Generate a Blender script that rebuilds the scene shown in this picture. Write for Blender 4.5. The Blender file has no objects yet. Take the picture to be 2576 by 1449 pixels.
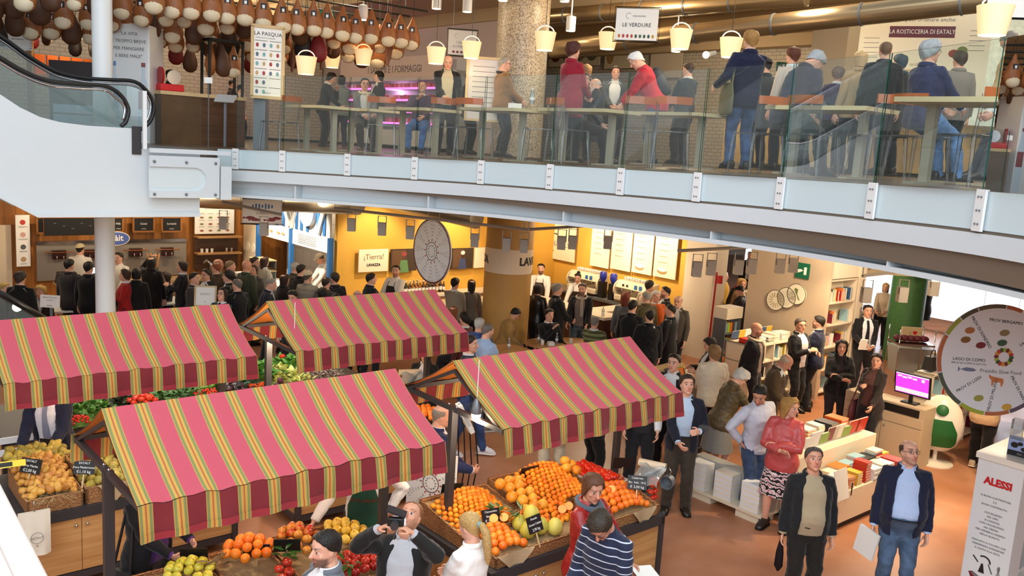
import bpy, bmesh, math, random
import numpy as np
from mathutils import Vector, Matrix, Euler, noise
rnd = random.Random(7)
SC = bpy.context.scene
COL = SC.collection
R = math.radians
pi = math.pi
# ---------------------------------------------------------------- camera
FPX, PITCH, ROLL, AZ, EYE = 2200.0, R(9.27), R(3.637), R(49.28), 4.55
cF = Vector((0, math.cos(PITCH), -math.sin(PITCH)))
_rt = Vector((1, 0, 0)); _up = _rt.cross(cF)
cR = math.cos(ROLL)*_rt + math.sin(ROLL)*_up
cU = -math.sin(ROLL)*_rt + math.cos(ROLL)*_up
cam = bpy.data.objects.new('camera', bpy.data.cameras.new('camera'))
COL.objects.link(cam)
cam.matrix_world = Matrix(((cR.x, cU.x, -cF.x, 0), (cR.y, cU.y, -cF.y, 0), (cR.z, cU.z, -cF.z, EYE), (0, 0, 0, 1)))
cam.data.sensor_width = 36; cam.data.lens = 36*FPX/2576
cam.data.clip_start = .1; cam.data.clip_end = 200
SC.camera = cam
def ray(x, y): return cF + cR*((x-1288)/FPX) - cU*((y-724.5)/FPX)
def onZ(x, y, z):
    d = ray(x, y); return Vector((0, 0, EYE)) + d*((z-EYE)/d.z)
def onY(x, y, Y):
    d = ray(x, y); return Vector((0, 0, EYE)) + d*(Y/d.y)
D1 = Vector((math.sin(AZ), math.cos(AZ), 0)); D2 = Vector((-math.cos(AZ), math.sin(AZ), 0))
TH = pi/2 - AZ                      # the hall's own grid, turned against the camera
def onS(x, y, s):
    d = ray(x, y); return Vector((0, 0, EYE)) + d*(s/d.dot(D1))
def onT(x, y, t):
    d = ray(x, y); return Vector((0, 0, EYE)) + d*(t/d.dot(D2))
def S(s, t, z=0): return D1*s + D2*t + Vector((0, 0, z))
def st(p): return p.dot(D1), p.dot(D2)
def zf(x): return 4.325 + .027*x    # the gallery floor falls slightly
# ---------------------------------------------------------------- materials
def lin(c):
    return tuple(((v/255)/12.92 if v/255 <= .04045 else ((v/255+.055)/1.055)**2.4) for v in c)
MATS = {}
def mat(key, rgb=(200, 200, 200), rough=.6, metal=0, emit=0, bump=0, bscale=60, spec=.5, var=0, vscale=8, sheen=0, alpha=1, trans=0, col=None, ecol=None):
    if key in MATS: return MATS[key]
    m = bpy.data.materials.new(key); MATS[key] = m; m.use_nodes = True
    n = m.node_tree.nodes; l = m.node_tree.links; b = n['Principled BSDF']
    c = col or lin(rgb)
    b.inputs['Base Color'].default_value = (*c, 1); b.inputs['Roughness'].default_value = rough
    b.inputs['Metallic'].default_value = metal; b.inputs['Specular IOR Level'].default_value = spec
    if sheen: b.inputs['Sheen Weight'].default_value = sheen
    if emit:
        b.inputs['Emission Color'].default_value = (*(lin(ecol) if ecol else c), 1); b.inputs['Emission Strength'].default_value = emit
    if bump or var: tc = n.new('ShaderNodeTexCoord')
    if var:
        t = n.new('ShaderNodeTexNoise'); t.inputs['Scale'].default_value = vscale; t.inputs['Detail'].default_value = 4
        l.new(tc.outputs['Object'], t.inputs['Vector'])
        mx = n.new('ShaderNodeMix'); mx.data_type = 'RGBA'
        mx.inputs[6].default_value = (*[v*(1-var) for v in c], 1); mx.inputs[7].default_value = (*[min(1, v*(1+var)) for v in c], 1)
        l.new(t.outputs['Fac'], mx.inputs[0]); l.new(mx.outputs[2], b.inputs['Base Color'])
    if bump:
        t = n.new('ShaderNodeTexNoise'); t.inputs['Scale'].default_value = bscale; t.inputs['Detail'].default_value = 3
        l.new(tc.outputs['Object'], t.inputs['Vector'])
        bp = n.new('ShaderNodeBump'); bp.inputs['Strength'].default_value = bump; bp.inputs['Distance'].default_value = .01
        l.new(t.outputs['Fac'], bp.inputs['Height']); l.new(bp.outputs['Normal'], b.inputs['Normal'])
    return m
def ramp(m, stops, coord, interp='CONSTANT'):
    """colour ramp over a scalar socket"""
    n = m.node_tree.nodes; r = n.new('ShaderNodeValToRGB'); r.color_ramp.interpolation = interp
    e = r.color_ramp.elements
    while len(e) > 1: e.remove(e[-1])
    e[0].position = stops[0][0]; e[0].color = (*lin(stops[0][1]), 1)
    for p, c in stops[1:]:
        k = e.new(p); k.color = (*lin(c), 1)
    m.node_tree.links.new(coord, r.inputs[0]); return r
def math_node(m, op, a, b=None):
    n = m.node_tree.nodes.new('ShaderNodeMath'); n.operation = op
    for i, v in enumerate((a, b)):
        if v is None: continue
        if isinstance(v, (int, float)): n.inputs[i].default_value = v
        else: m.node_tree.links.new(v, n.inputs[i])
    return n.outputs[0]
def obj_axis(m, ax, kind='Object'):
    n = m.node_tree.nodes; tc = n.new('ShaderNodeTexCoord'); sp = n.new('ShaderNodeSeparateXYZ')
    m.node_tree.links.new(tc.outputs[kind], sp.inputs[0]); return sp.outputs[ax]
def glass(key, tint=(225, 240, 235), dens=.06, ior=1.45, rough=0.0, df=(.75, .85, .85)):
    """thin clear pane: see-through with a fresnel reflection"""
    if key in MATS: return MATS[key]
    m = bpy.data.materials.new(key); MATS[key] = m; m.use_nodes = True
    n = m.node_tree.nodes; l = m.node_tree.links; n.remove(n['Principled BSDF']); out = n['Material Output']
    t = n.new('ShaderNodeBsdfTransparent'); t.inputs[0].default_value = (*lin(tint), 1)
    g = n.new('ShaderNodeBsdfGlossy'); g.inputs['Roughness'].default_value = rough
    d = n.new('ShaderNodeBsdfDiffuse'); d.inputs[0].default_value = (*df, 1)
    f = n.new('ShaderNodeFresnel'); f.inputs[0].default_value = ior
    a = n.new('ShaderNodeMixShader'); a.inputs[0].default_value = dens
    l.new(t.outputs[0], a.inputs[1]); l.new(d.outputs[0], a.inputs[2])
    b = n.new('ShaderNodeMixShader'); l.new(f.outputs[0], b.inputs[0]); l.new(a.outputs[0], b.inputs[1]); l.new(g.outputs[0], b.inputs[2])
    l.new(b.outputs[0], out.inputs[0]); return m
# ---------------------------------------------------------------- mesh building
class MB:
    def __init__(s): s.v = []; s.f = []; s.m = []; s.mi = 0
    def add(s, vs, fs):
        o = len(s.v); s.v += [tuple(p) for p in vs]
        for f in fs: s.f.append([i+o for i in f]); s.m.append(s.mi)
        return s
    def box(s, c, d, rz=0, M=None, taper=1):
        x, y, z = d[0]/2, d[1]/2, d[2]/2
        p = [Vector((a*x*(taper if e > 0 else 1), b*y*(taper if e > 0 else 1), e*z)) for e in (-1, 1) for a, b in ((-1, -1), (1, -1), (1, 1), (-1, 1))]
        if rz: M = Matrix.Rotation(rz, 3, 'Z')
        if M is not None: p = [M @ q for q in p]
        c = Vector(c)
        return s.add([q+c for q in p], [(3, 2, 1, 0), (4, 5, 6, 7), (0, 1, 5, 4), (1, 2, 6, 5), (2, 3, 7, 6), (3, 0, 4, 7)])
    def bb(s, x0, x1, y0, y1, z0, z1): return s.box(((x0+x1)/2, (y0+y1)/2, (z0+z1)/2), (x1-x0, y1-y0, z1-z0))
    def loft(s, rings, cap=True, closed=True, loop=False):
        n = len(rings[0]); o = len(s.v)
        for r in rings: s.v += [tuple(p) for p in r]
        k = len(rings)
        for i in range(k if loop else k-1):
            a, b = o+i*n, o+((i+1) % k)*n
            for j in range(n if closed else n-1):
                j2 = (j+1) % n; s.f.append([a+j, a+j2, b+j2, b+j]); s.m.append(s.mi)
        if cap and closed and not loop:
            s.f.append([o+j for j in range(n)][::-1]); s.m.append(s.mi)
            s.f.append([o+(k-1)*n+j for j in range(n)]); s.m.append(s.mi)
        return s
    def tube(s, path, rad, n=8, cap=True, loop=False, flat=1, up=None):
        P = [Vector(p) for p in path]; k = len(P)
        rad = rad if isinstance(rad, (list, tuple)) else [rad]*k
        rings = []; u = None
        for i in range(k):
            if loop: t = P[(i+1) % k]-P[i-1]
            else: t = P[min(i+1, k-1)]-P[max(i-1, 0)]
            if t.length < 1e-9: t = Vector((0, 0, 1))
            t.normalize()
            if u is None:
                u = Vector(up) if up else (Vector((0, 0, 1)) if abs(t.z) < .9 else Vector((1, 0, 0)))
            u = u - t*u.dot(t)
            if u.length < 1e-6: u = t.orthogonal()
            u.normalize(); w = t.cross(u)
            r = rad[i]; rx, ry = r if isinstance(r, (tuple, list)) else (r, r*flat)
            rings.append([P[i] + u*math.cos(2*pi*j/n)*ry + w*math.sin(2*pi*j/n)*rx for j in range(n)])
        return s.loft(rings, cap=cap, loop=loop)
    def lathe(s, prof, n=16, c=(0, 0, 0), M=None, cap=True):
        c = Vector(c); rings = []
        for r, z in prof:
            ring = [Vector((r*math.cos(2*pi*j/n), r*math.sin(2*pi*j/n), z)) for j in range(n)]
            if M is not None: ring = [M @ q for q in ring]
            rings.append([q+c for q in ring])
        return s.loft(rings, cap=cap)
    def cyl(s, c, r, h, n=16, M=None): return s.lathe([(r, 0), (r, h)], n, c, M)
    def ball(s, c, r, n=10, M=None):
        rr = r if isinstance(r, (tuple, list)) else (r, r, r); c = Vector(c); k = max(4, n//2); rings = []
        for i in range(1, k):
            a = pi*i/k
            ring = [Vector((math.sin(a)*math.cos(2*pi*j/n)*rr[0], math.sin(a)*math.sin(2*pi*j/n)*rr[1], -math.cos(a)*rr[2])) for j in range(n)]
            if M is not None: ring = [M @ q for q in ring]
            rings.append([q+c for q in ring])
        o = len(s.v); s.loft(rings, cap=False)
        for sg, base in ((-1, 0), (1, (k-2)*n)):
            p = Vector((0, 0, sg*rr[2])); p = (M @ p if M is not None else p)+c
            s.v.append(tuple(p)); q = len(s.v)-1
            for j in range(n):
                f = [o+base+j, o+base+(j+1) % n, q]; s.f.append(f if sg > 0 else f[::-1]); s.m.append(s.mi)
        return s
    def prism(s, poly, z0, z1, M=None, c=(0, 0, 0)):
        c = Vector(c)
        a = [Vector((p[0], p[1], z0)) for p in poly]; b = [Vector((p[0], p[1], z1)) for p in poly]
        if M is not None: a = [M @ q for q in a]; b = [M @ q for q in b]
        return s.loft([[q+c for q in a], [q+c for q in b]])
    def grid(s, fn, nu, nv, close_u=False):
        o = len(s.v)
        for i in range(nv+1):
            for j in range(nu+(0 if close_u else 1)): s.v.append(tuple(fn(j/nu, i/nv)))
        w = nu if close_u else nu+1
        for i in range(nv):
            for j in range(nu):
                j2 = (j+1) % w if close_u else j+1
                s.f.append([o+i*w+j, o+i*w+j2, o+(i+1)*w+j2, o+(i+1)*w+j]); s.m.append(s.mi)
        return s
    def mesh(s, name, mats, smooth=40):
        me = bpy.data.meshes.new(name); me.from_pydata(s.v, [], s.f); me.validate()
        for m in (mats if isinstance(mats, (list, tuple)) else [mats]): me.materials.append(m)
        if any(s.m) and len(me.polygons) == len(s.m): me.polygons.foreach_set('material_index', s.m)
        fixn(me)
        if smooth:
            me.polygons.foreach_set('use_smooth', [True]*len(me.polygons))
            if smooth < 180: me.set_sharp_from_angle(angle=R(smooth))
        return me
    def build(s, name, mats, parent=None, smooth=40, loc=(0, 0, 0), rz=0, bev=0):
        return obj(name, s.mesh(name, mats, smooth), parent, loc, rz, bev)
def fixn(me):
    b = bmesh.new(); b.from_mesh(me); bmesh.ops.recalc_face_normals(b, faces=b.faces); b.to_mesh(me); b.free()
def obj(name, me, parent=None, loc=(0, 0, 0), rz=0, bev=0):
    o = bpy.data.objects.new(name, me); COL.objects.link(o); o.location = loc; o.rotation_euler = (0, 0, rz)
    if parent: o.parent = parent
    if bev:
        b = o.modifiers.new('soft', 'BEVEL'); b.width = bev; b.segments = 2; b.limit_method = 'ANGLE'
    return o
def tag(o, label=None, cat=None, group=None, kind=None):
    if label: o['label'] = label
    if cat: o['category'] = cat
    if group: o['group'] = group
    if kind: o['kind'] = kind
    return o
def thing(name, label, cat, loc=(0, 0, 0), rz=0, group=None):
    o = bpy.data.objects.new(name, None); COL.objects.link(o); o.location = loc; o.rotation_euler = (0, 0, rz)
    o.empty_display_size = .1
    return tag(o, label, cat, group)
def dup(root, loc=None, rz=None, label=None, group=None, rot=None):
    def cp(o, par):
        c = o.copy(); COL.objects.link(c)
        if par: c.parent = par
        for ch in o.children: cp(ch, c)
        return c
    r = cp(root, None)
    if loc is not None: r.location = loc
    if rz is not None: r.rotation_euler = (0, 0, rz)
    if rot is not None: r.rotation_euler = rot
    return tag(r, label, None, group)
def struct(name, mb, m, smooth=40, loc=(0, 0, 0), rz=0, kind='structure'):
    return tag(mb.build(name, m, None, smooth, loc, rz), kind=kind)
def face_M(normal, roll=0):
    """3x3: local x = along the sign, local y = up, local z = normal"""
    n = Vector(normal).normalized(); x = Vector((0, 0, 1)).cross(n)
    if x.length < 1e-5: x = Vector((1, 0, 0))
    x.normalize(); y = n.cross(x)
    M = Matrix((x, y, n)).transposed()
    return M @ Matrix.Rotation(roll, 3, 'Z') if roll else M
_txt = {}
def text_mesh(body, size, ext=.002, align='CENTER', bold=0):
    k = (body, size, ext, align, bold)
    if k not in _txt:
        cu = bpy.data.curves.new('lettering', 'FONT'); cu.body = body; cu.size = size; cu.extrude = ext; cu.align_x = align
        cu.align_y = 'CENTER'; cu.resolution_u = 2; cu.offset = bold
        o = bpy.data.objects.new('lettering', cu); me = bpy.data.meshes.new_from_object(o)
        me.name = 'lettering'; bpy.data.objects.remove(o); _txt[k] = me
    return _txt[k]
class Panel:
    """flat sign part builder: lettering and printed shapes set on a board's face; local x,y in metres from the board centre"""
    def __init__(s, parent, M, c, off=.004): s.p = parent; s.M = M; s.c = Vector(c); s.off = off; s.k = {}
    def text(s, body, x, y, size, m, align='CENTER', rot=0, sx=1, bold=0):
        me = text_mesh(body, size, .001, align, bold)
        s.k.setdefault(m, MB())
        q = Matrix.Rotation(rot, 3, 'Z')
        vs = []
        for v in me.vertices:
            w = q @ Vector((v.co.x*sx, v.co.y, 0)); vs.append(s.c + s.M @ Vector((w.x+x, w.y+y, s.off+v.co.z)))
        s.k[m].add(vs, [list(p.vertices) for p in me.polygons]); return s
    def rect(s, x, y, w, h, m, rot=0, t=.002):
        s.k.setdefault(m, MB()); s.k[m].box(s.c + s.M @ Vector((x, y, s.off)), (w, h, t), M=s.M @ Matrix.Rotation(rot, 3, 'Z')); return s
    def poly(s, pts, m, t=.002, x=0, y=0, sc=1, rot=0, dz=0):
        s.k.setdefault(m, MB()); q = Matrix.Rotation(rot, 3, 'Z')
        pts = [q @ Vector((a*sc, b*sc, 0)) for a, b in pts]
        s.k[m].prism([(p.x+x, p.y+y) for p in pts], s.off-t/2+dz, s.off+t/2+dz, M=s.M, c=s.c); return s
    def disc(s, x, y, rx, ry, m, rot=0, n=14, dz=0): return s.poly([(rx*math.cos(2*pi*j/n), ry*math.sin(2*pi*j/n)) for j in range(n)], m, x=x, y=y, rot=rot, dz=dz)
    def ring(s, x, y, r0, r1, m, a0=0, a1=2*pi, n=32, dz=0):
        s.k.setdefault(m, MB()); P = []
        for j in range(n+1):
            a = a0+(a1-a0)*j/n
            P.append([s.c + s.M @ Vector((x+r*math.cos(a), y+r*math.sin(a), s.off+h+dz)) for r, h in ((r0, -.001), (r1, -.001), (r1, .001), (r0, .001))])
        s.k[m].loft(P); return s
    def done(s, name='print'):
        for m, mb in s.k.items(): mb.build(name if m.name != 'ink' else 'lettering', m, s.p, 0)
def area(name, loc, size, e, col, rot=(0, 0, 0), sy=None, spread=180):
    l = bpy.data.lights.new(name, 'AREA'); l.energy = e; l.color = col; l.size = size; l.spread = R(spread)
    if sy: l.shape = 'RECTANGLE'; l.size_y = sy
    o = bpy.data.objects.new(name, l); COL.objects.link(o); o.location = loc; o.rotation_euler = rot; return o
def point(loc, e, col=(1, .72, .42), r=.12, name='lamp_light'):
    l = bpy.data.lights.new(name, 'POINT'); l.energy = e; l.color = col; l.shadow_soft_size = r
    o = bpy.data.objects.new(name, l); COL.objects.link(o); o.location = loc; return o
def spot(loc, at, e, col=(1, .74, .42), ang=70, r=.06):
    l = bpy.data.lights.new('spot_light', 'SPOT'); l.energy = e; l.color = col; l.spot_size = R(ang); l.spot_blend = .6; l.shadow_soft_size = r
    o = bpy.data.objects.new('spot_light', l); COL.objects.link(o); o.location = loc
    o.rotation_euler = (Vector(at)-Vector(loc)).to_track_quat('-Z', 'Y').to_euler(); return o
# ================================================================ materials of the place
M_white = mat('white_paint', (232, 234, 234), .45)
M_steelw = mat('white_steel', (208, 216, 220), .35)
M_cream = mat('cream_wall', (222, 208, 186), .7)
M_beige = mat('beige_ceiling', (196, 172, 136), .8)
M_dark = mat('dark_steel', (62, 60, 62), .45, .3)
M_black = mat('black', (14, 14, 15), .5)
M_ink = mat('ink', (30, 28, 28), .6)
M_grey = mat('grey_print', (120, 118, 116), .6)
M_paper = mat('paper', (240, 238, 232), .6)
M_red = mat('red_print', (205, 30, 35), .5)
M_maroon = mat('maroon_print', (120, 22, 34), .5)
M_green = mat('green_print', (20, 110, 60), .5)
M_chrome = mat('chrome', (200, 200, 205), .15, 1)
M_oak = mat('pale_wood', (205, 176, 128), .5, var=.12, vscale=6)
M_greyb = mat('grey_steel', (120, 126, 132), .4, .5)
M_yel = mat('ochre_paint', (220, 168, 66), .75, var=.06, vscale=3)
M_ochre = mat('ochre_column', (186, 142, 76), .6, var=.08, vscale=5)
M_lamp = mat('lamp_glow', (255, 226, 180), emit=14)
M_blue = mat('sea_blue', (40, 100, 160), .5)
def wood(key, a, b, ax=0, sc=14):
    m = mat(key, a, .45); n = m.node_tree.nodes; l = m.node_tree.links
    tc = n.new('ShaderNodeTexCoord'); mp = n.new('ShaderNodeMapping'); sv = [sc]*3; sv[ax] = sc*.06; mp.inputs['Scale'].default_value = sv
    l.new(tc.outputs['Object'], mp.inputs[0]); t = n.new('ShaderNodeTexNoise'); t.inputs['Scale'].default_value = 2; t.inputs['Detail'].default_value = 6
    l.new(mp.outputs[0], t.inputs['Vector']); r = ramp(m, [(.3, a), (.7, b)], t.outputs['Fac'], 'LINEAR'); l.new(r.outputs[0], n['Principled BSDF'].inputs['Base Color']); return m
M_cab = wood('oak_veneer', (172, 122, 70), (204, 156, 100), 0, 10)
M_wall_wood = wood('brown_timber', (122, 74, 26), (176, 112, 44), 2, 5)
M_dkwood = wood('dark_timber', (66, 42, 26), (96, 62, 38), 0, 8)
# stained concrete floor
M_floor = mat('stained_concrete', (170, 112, 82), .34, spec=.5); _n = M_floor.node_tree.nodes; _l = M_floor.node_tree.links
_tc = _n.new('ShaderNodeTexCoord'); _t = _n.new('ShaderNodeTexNoise'); _t.inputs['Scale'].default_value = .55; _t.inputs['Detail'].default_value = 9; _t.inputs['Roughness'].default_value = .62
_l.new(_tc.outputs['Object'], _t.inputs['Vector'])
_r = ramp(M_floor, [(.3, (150, 96, 66)), (.5, (182, 124, 90)), (.72, (202, 150, 122))], _t.outputs['Fac'], 'LINEAR'); _l.new(_r.outputs[0], _n['Principled BSDF'].inputs['Base Color'])
_t2 = _n.new('ShaderNodeTexNoise'); _t2.inputs['Scale'].default_value = 2.2; _t2.inputs['Detail'].default_value = 6; _l.new(_tc.outputs['Object'], _t2.inputs['Vector'])
_r2 = _n.new('ShaderNodeMapRange'); _r2.inputs[3].default_value = .24; _r2.inputs[4].default_value = .5; _l.new(_t2.outputs['Fac'], _r2.inputs[0]); _l.new(_r2.outputs[0], _n['Principled BSDF'].inputs['Roughness'])
# white tiles
def brick(key, a, mortar, sx, sy, rough=.3, msz=.03):
    m = mat(key, a, rough); n = m.node_tree.nodes; l = m.node_tree.links; tc = n.new('ShaderNodeTexCoord'); mp = n.new('ShaderNodeMapping')
    mp.inputs['Rotation'].default_value = (pi/2, 0, 0); l.new(tc.outputs['Object'], mp.inputs[0])
    b = n.new('ShaderNodeTexBrick'); b.inputs['Scale'].default_value = 1; b.inputs['Brick Width'].default_value = sx; b.inputs['Row Height'].default_value = sy; b.inputs['Mortar Size'].default_value = msz*.3
    b.inputs[1].default_value = (*lin(a), 1); b.inputs[2].default_value = (*lin(tuple(v*.96 for v in a)), 1); b.inputs[3].default_value = (*lin(mortar), 1)
    l.new(mp.outputs[0], b.inputs[0]); l.new(b.outputs[0], n['Principled BSDF'].inputs['Base Color']); return m
M_tile = brick('white_tile', (222, 212, 194), (176, 164, 146), .24, .1)
# ================================================================ lower floor, slab, walls
struct('floor', MB().add([(-16, -7, 0), (26, -7, 0), (26, 42, 0), (-16, 42, 0)], [(0, 1, 2, 3)]), M_floor)
BP = [(-4.62, 13.45, 4.21), (-4.3, 13.35, 4.22), (-3.52, 13.1, 4.24), (-2.48, 12.74, 4.26), (-1.45, 12.26, 4.285), (-.5, 11.66, 4.31), (.39, 10.98, 4.33), (1.19, 10.26, 4.35), (1.92, 9.46, 4.37), (2.56, 8.6, 4.39), (3.06, 7.61, 4.41), (3.43, 6.52, 4.43), (3.62, 5.4, 4.44), (3.7, 4.2, 4.45)]
def catmull(P, k):
    P = [Vector(p) for p in P]; out = []
    for i in range(len(P)-1):
        a, b, c, d = P[max(i-1, 0)], P[i], P[i+1], P[min(i+2, len(P)-1)]
        for j in range(k):
            t = j/k; out.append(.5*((2*b)+(c-a)*t+(2*a-5*b+4*c-d)*t*t+(3*b-a-3*c+d)*t**3))
    return out+[P[-1]]
CV = catmull(BP, 5)
def cv_n(i):
    t = (CV[min(i+1, len(CV)-1)]-CV[max(i-1, 0)]); n = Vector((t.y, -t.x, 0)); return n.normalized()
def sweep(mb, prof, i0=0, i1=None):
    idx = range(i0, (len(CV)-1 if i1 is None else i1)+1)
    return mb.loft([[CV[i]+cv_n(i)*o+Vector((0, 0, z)) for o, z in prof] for i in idx])
M_fascia = mat('fascia_glass', (200, 217, 222), .2)
struct('trim_1', sweep(MB(), [(-.012, 0), (-.012, -.285), (-.03, -.285), (-.03, 0)]), M_fascia, 30)
bm_ = MB(); sweep(bm_, [(.01, -.31), (.01, -.47), (-.3, -.5), (-.3, -.31)]); sweep(bm_, [(-.2, -.49), (-.2, -.69), (-.22, -.69), (-.22, -.49)]); sweep(bm_, [(-.03, -.68), (-.03, -.725), (-.45, -.725), (-.45, -.68)])
for i in range(11, len(CV)-2, 10):
    n = cv_n(i); p = CV[i]-n*.11+Vector((0, 0, -.59)); bm_.box(p, (.16, .02, .18), rz=math.atan2(n.y, n.x))
struct('trim_2', bm_, M_steelw, 30)
far = [(26, 4.2), (26, 42), (-16, 42), (-16, 13.0)]
e1, e2 = S(-7.5, 14.15), S(5.6, 14.15)
poly = [(p.x-cv_n(i).x*.02, p.y-cv_n(i).y*.02) for i, p in enumerate(CV)][::-1] + [(e2.x, e2.y), (e1.x, e1.y)] + far[::-1]
sl = MB(); n_ = len(poly)
sl.add([(x, y, zf(max(-6, min(6, x)))-.0) for x, y in poly]+[(x, y, 3.78) for x, y in poly], [tuple(range(n_))[::-1], tuple(range(n_, 2*n_))] + [(i, (i+1) % n_, (i+1) % n_+n_, i+n_) for i in range(n_)])
M_gfloor = mat('gallery_floor', (110, 96, 82), .3)
struct('floor_gallery', sl, M_gfloor, 0)
struct('ceiling', MB().bb(-16, 26, 14.5, 42, 7.75, 8.0), M_beige)
cb = MB()
for i in range(6): cb.box(S(4+3.2*i, 24, 7.6), (.3, 40, .3), rz=TH)
struct('trim_3', cb, M_beige)
# enclosing hall round the atrium (seen only in reflections)
M_far = mat('far_wall', (222, 220, 214), .8)
struct('wall_left', MB().bb(-16.2, -16, -7, 42, 0, 14), M_far)
struct('wall_right', MB().bb(26, 26.2, -7, 42, 0, 14), M_far)
struct('wall_front', MB().bb(-16, 26, -7.2, -7, 0, 14), M_far)
wf = MB()
for i in range(8): wf.bb(-8+2*i, -6.1+2*i, -6.99, -6.96, 4.6, 11.5)
struct('fill_panel', wf, mat('fill_pane', (220, 232, 250), .3, emit=1.5), 0)  # unseen glowing panes added behind the camera to brighten upright faces
struct('wall_back', MB().bb(-16, 26, 42, 42.2, 0, 8), M_cream)
struct('wall_above', MB().bb(-16, 26, 14.5, 14.7, 8, 14), M_far)
# ---------------------------------------------------------------- ochre coffee bar walls, timber wall, fish counter wall
def swall(name, s0, t0, s1, t1, z0, z1, m, th=.12):
    a, b = S(s0, t0), S(s1, t1); d = b-a; L = d.length; c = (a+b)/2
    return struct(name, MB().bb(-L/2, L/2, -th/2, th/2, 0, z1-z0), m, 40, (c.x, c.y, z0), math.atan2(d.y, d.x))
swall('wall_ochre', 9.62, 17.28, 16.5, 17.28, 0, 3.78, M_yel)
swall('wall_ochre_side', 16.4, 17.3, 16.4, 12.0, 0, 3.78, M_yel, .2)
swall('wall_timber', -6, 22.1, 11.4, 22.1, 0, 3.78, M_wall_wood)
swall('wall_fish', 10.4, 21.15, 10.4, 17.35, 0, 3.78, brick('grey_tile', (206, 202, 194), (150, 146, 140), .4, .4, .3, .02))
q = MB().bb(-.24, .26, -.3, .5, 0, 3.78); struct('column_white', q, M_cream, 40, S(16.3, 12.1), TH)
def column(name, p, r, z0, z1, m, lab=None):
    return struct(name, MB().cyl((0, 0, 0), r, z1-z0, 40), m, 40, (p.x, p.y, z0))
CP = S(11.5, 13.52)
column('column_ochre', CP, .485, 0, 3.78, M_ochre)
M_mos = mat('mosaic', (196, 178, 150), .4); _n = M_mos.node_tree.nodes; _l = M_mos.node_tree.links
_tc = _n.new('ShaderNodeTexCoord'); _v = _n.new('ShaderNodeTexVoronoi'); _v.inputs['Scale'].default_value = 60; _l.new(_tc.outputs['Object'], _v.inputs['Vector'])
_l.new(ramp(M_mos, [(0, (204, 190, 166)), (.45, (182, 166, 142)), (.64, (146, 130, 110)), (.8, (118, 104, 88))], _v.outputs['Color']).outputs[0], _n['Principled BSDF'].inputs['Base Color'])
column('column_mosaic', CP, .51, zf(0)+.005, 7.75, M_mos)
W1 = onT(264, 640, 14.42)
column('column_slim', W1, .145, 0, 3.78, M_white); column('column_slim_gallery', W1, .145, zf(-6)+.005, 7.75, M_white)
# upper walls
swall('wall_gallery_salumi', 13.6, 30, 13.6, 15.4, 4.3, 7.75, mat('pink_wall', (214, 196, 190), .7), .1)
swall('wall_gallery_tile', -2, 25.5, 13.5, 25.5, 4.3, 7.75, M_tile)
swall('wall_gallery_kitchen', 20.5, 24, 20.5, -4, 4.3, 7.75, M_tile)
swall('wall_book', 15.5, 10.45, 15.5, 8.66, 0, 3.3, mat('taupe_wall', (186, 166, 142), .7))
# ================================================================ glass balustrade
BOLT = MB().ball((0, 0, 0), .009, 6).mesh('bolt', M_greyb, 180); BOLT2 = MB().ball((0, 0, 0), .022, 8).mesh('bolt', M_greyb, 180)
gl = glass('clear_glass', (247, 251, 249), .02, 1.33)
M_gedge = mat('glass_edge', (24, 92, 74), .2)
gb = thing('glass_balustrade', 'frameless glass balustrade held by white clamps along the curved gallery edge', 'railing', (0, 0, 0))
for k in range(1, 13):
    i0, i1 = k*5, min((k+1)*5, len(CV)-1)
    mb = MB(); a, b = CV[i0], CV[i1]; n = ((cv_n(i0)+cv_n(i1))/2).normalized(); d = (b-a); d.z = 0; L = d.length; d.normalize()
    a2, b2 = a+d*.012, b-d*.012; o = n*.006
    P = [a2+o, b2+o, b2-o, a2-o]; zt = Vector((0, 0, 1.1)); zb = Vector((0, 0, .004))
    mb.add([p+zb for p in P]+[p+zt for p in P], [(0, 1, 5, 4), (2, 3, 7, 6)]); mb.mi = 1
    mb.add([p+zb for p in P]+[p+zt for p in P], [(1, 2, 6, 5), (3, 0, 4, 7), (4, 5, 6, 7)])
    mb.build('glass_panel', [gl, M_gedge], gb, 0)
    cl = MB(); M = Matrix.Rotation(math.atan2(d.y, d.x), 3, 'Z'); cl.box(a+n*.012+Vector((0, 0, -.14)), (.1, .022, .31), M=M)
    c_ = cl.build('clamp', M_white, gb, 30)
    for dz in (-.04, -.14, -.24):
        for dx in (-.016, .016): obj('bolt', BOLT, c_, a+n*.026+d*dx+Vector((0, 0, dz)))
e = MB(); a = S(5.0, 12.6); mb = MB()
# ================================================================ escalator
es = thing('escalator', 'white escalator climbing from the gallery landing, with glass sides and black handrails', 'escalator', S(4.2, 12.6, 3.2))
es.rotation_euler = (0, 0, TH)
def E(s, z): return (s-4.2, z-3.2)
def ET(pts, t): return [(st(onT(x, y, t))[0], onT(x, y, t).z) for x, y in pts]
topl = ET(((335, 323), (220, 316), (150, 307), (100, 294), (50, 270), (0, 237)), 12.6); sl0 = topl[-1]; topl.append((-3.0, sl0[1]+(sl0[0]+3.0)*.577))
side = [E(4.78, 3.25), E(2.66, 3.25), E(-3.0, 6.52)]+[E(*p) for p in topl[::-1]]+[E(3.94, 4.18), E(4.78, 4.18)]
A90 = Matrix.Rotation(pi/2, 3, 'X')
MB().prism(side, 0, -.03, M=A90).build('side_panel', M_steelw, es, 30)
MB().prism(side, 0, -.03, M=A90, c=(0, 1.5, 0)).build('side_panel', M_steelw, es, 30)
tr = MB().add([], []); bot = [E(4.78, 3.27), E(2.66, 3.27), E(-3.0, 6.54)]
tr.loft([[(x, y, z) for y in (.04, 1.48)]+[(x, y, z+.04) for y in (1.48, .04)] for x, z in bot]); tr.build('underside', mat('truss_grey', (170, 172, 174), .5), es, 0)
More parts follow.
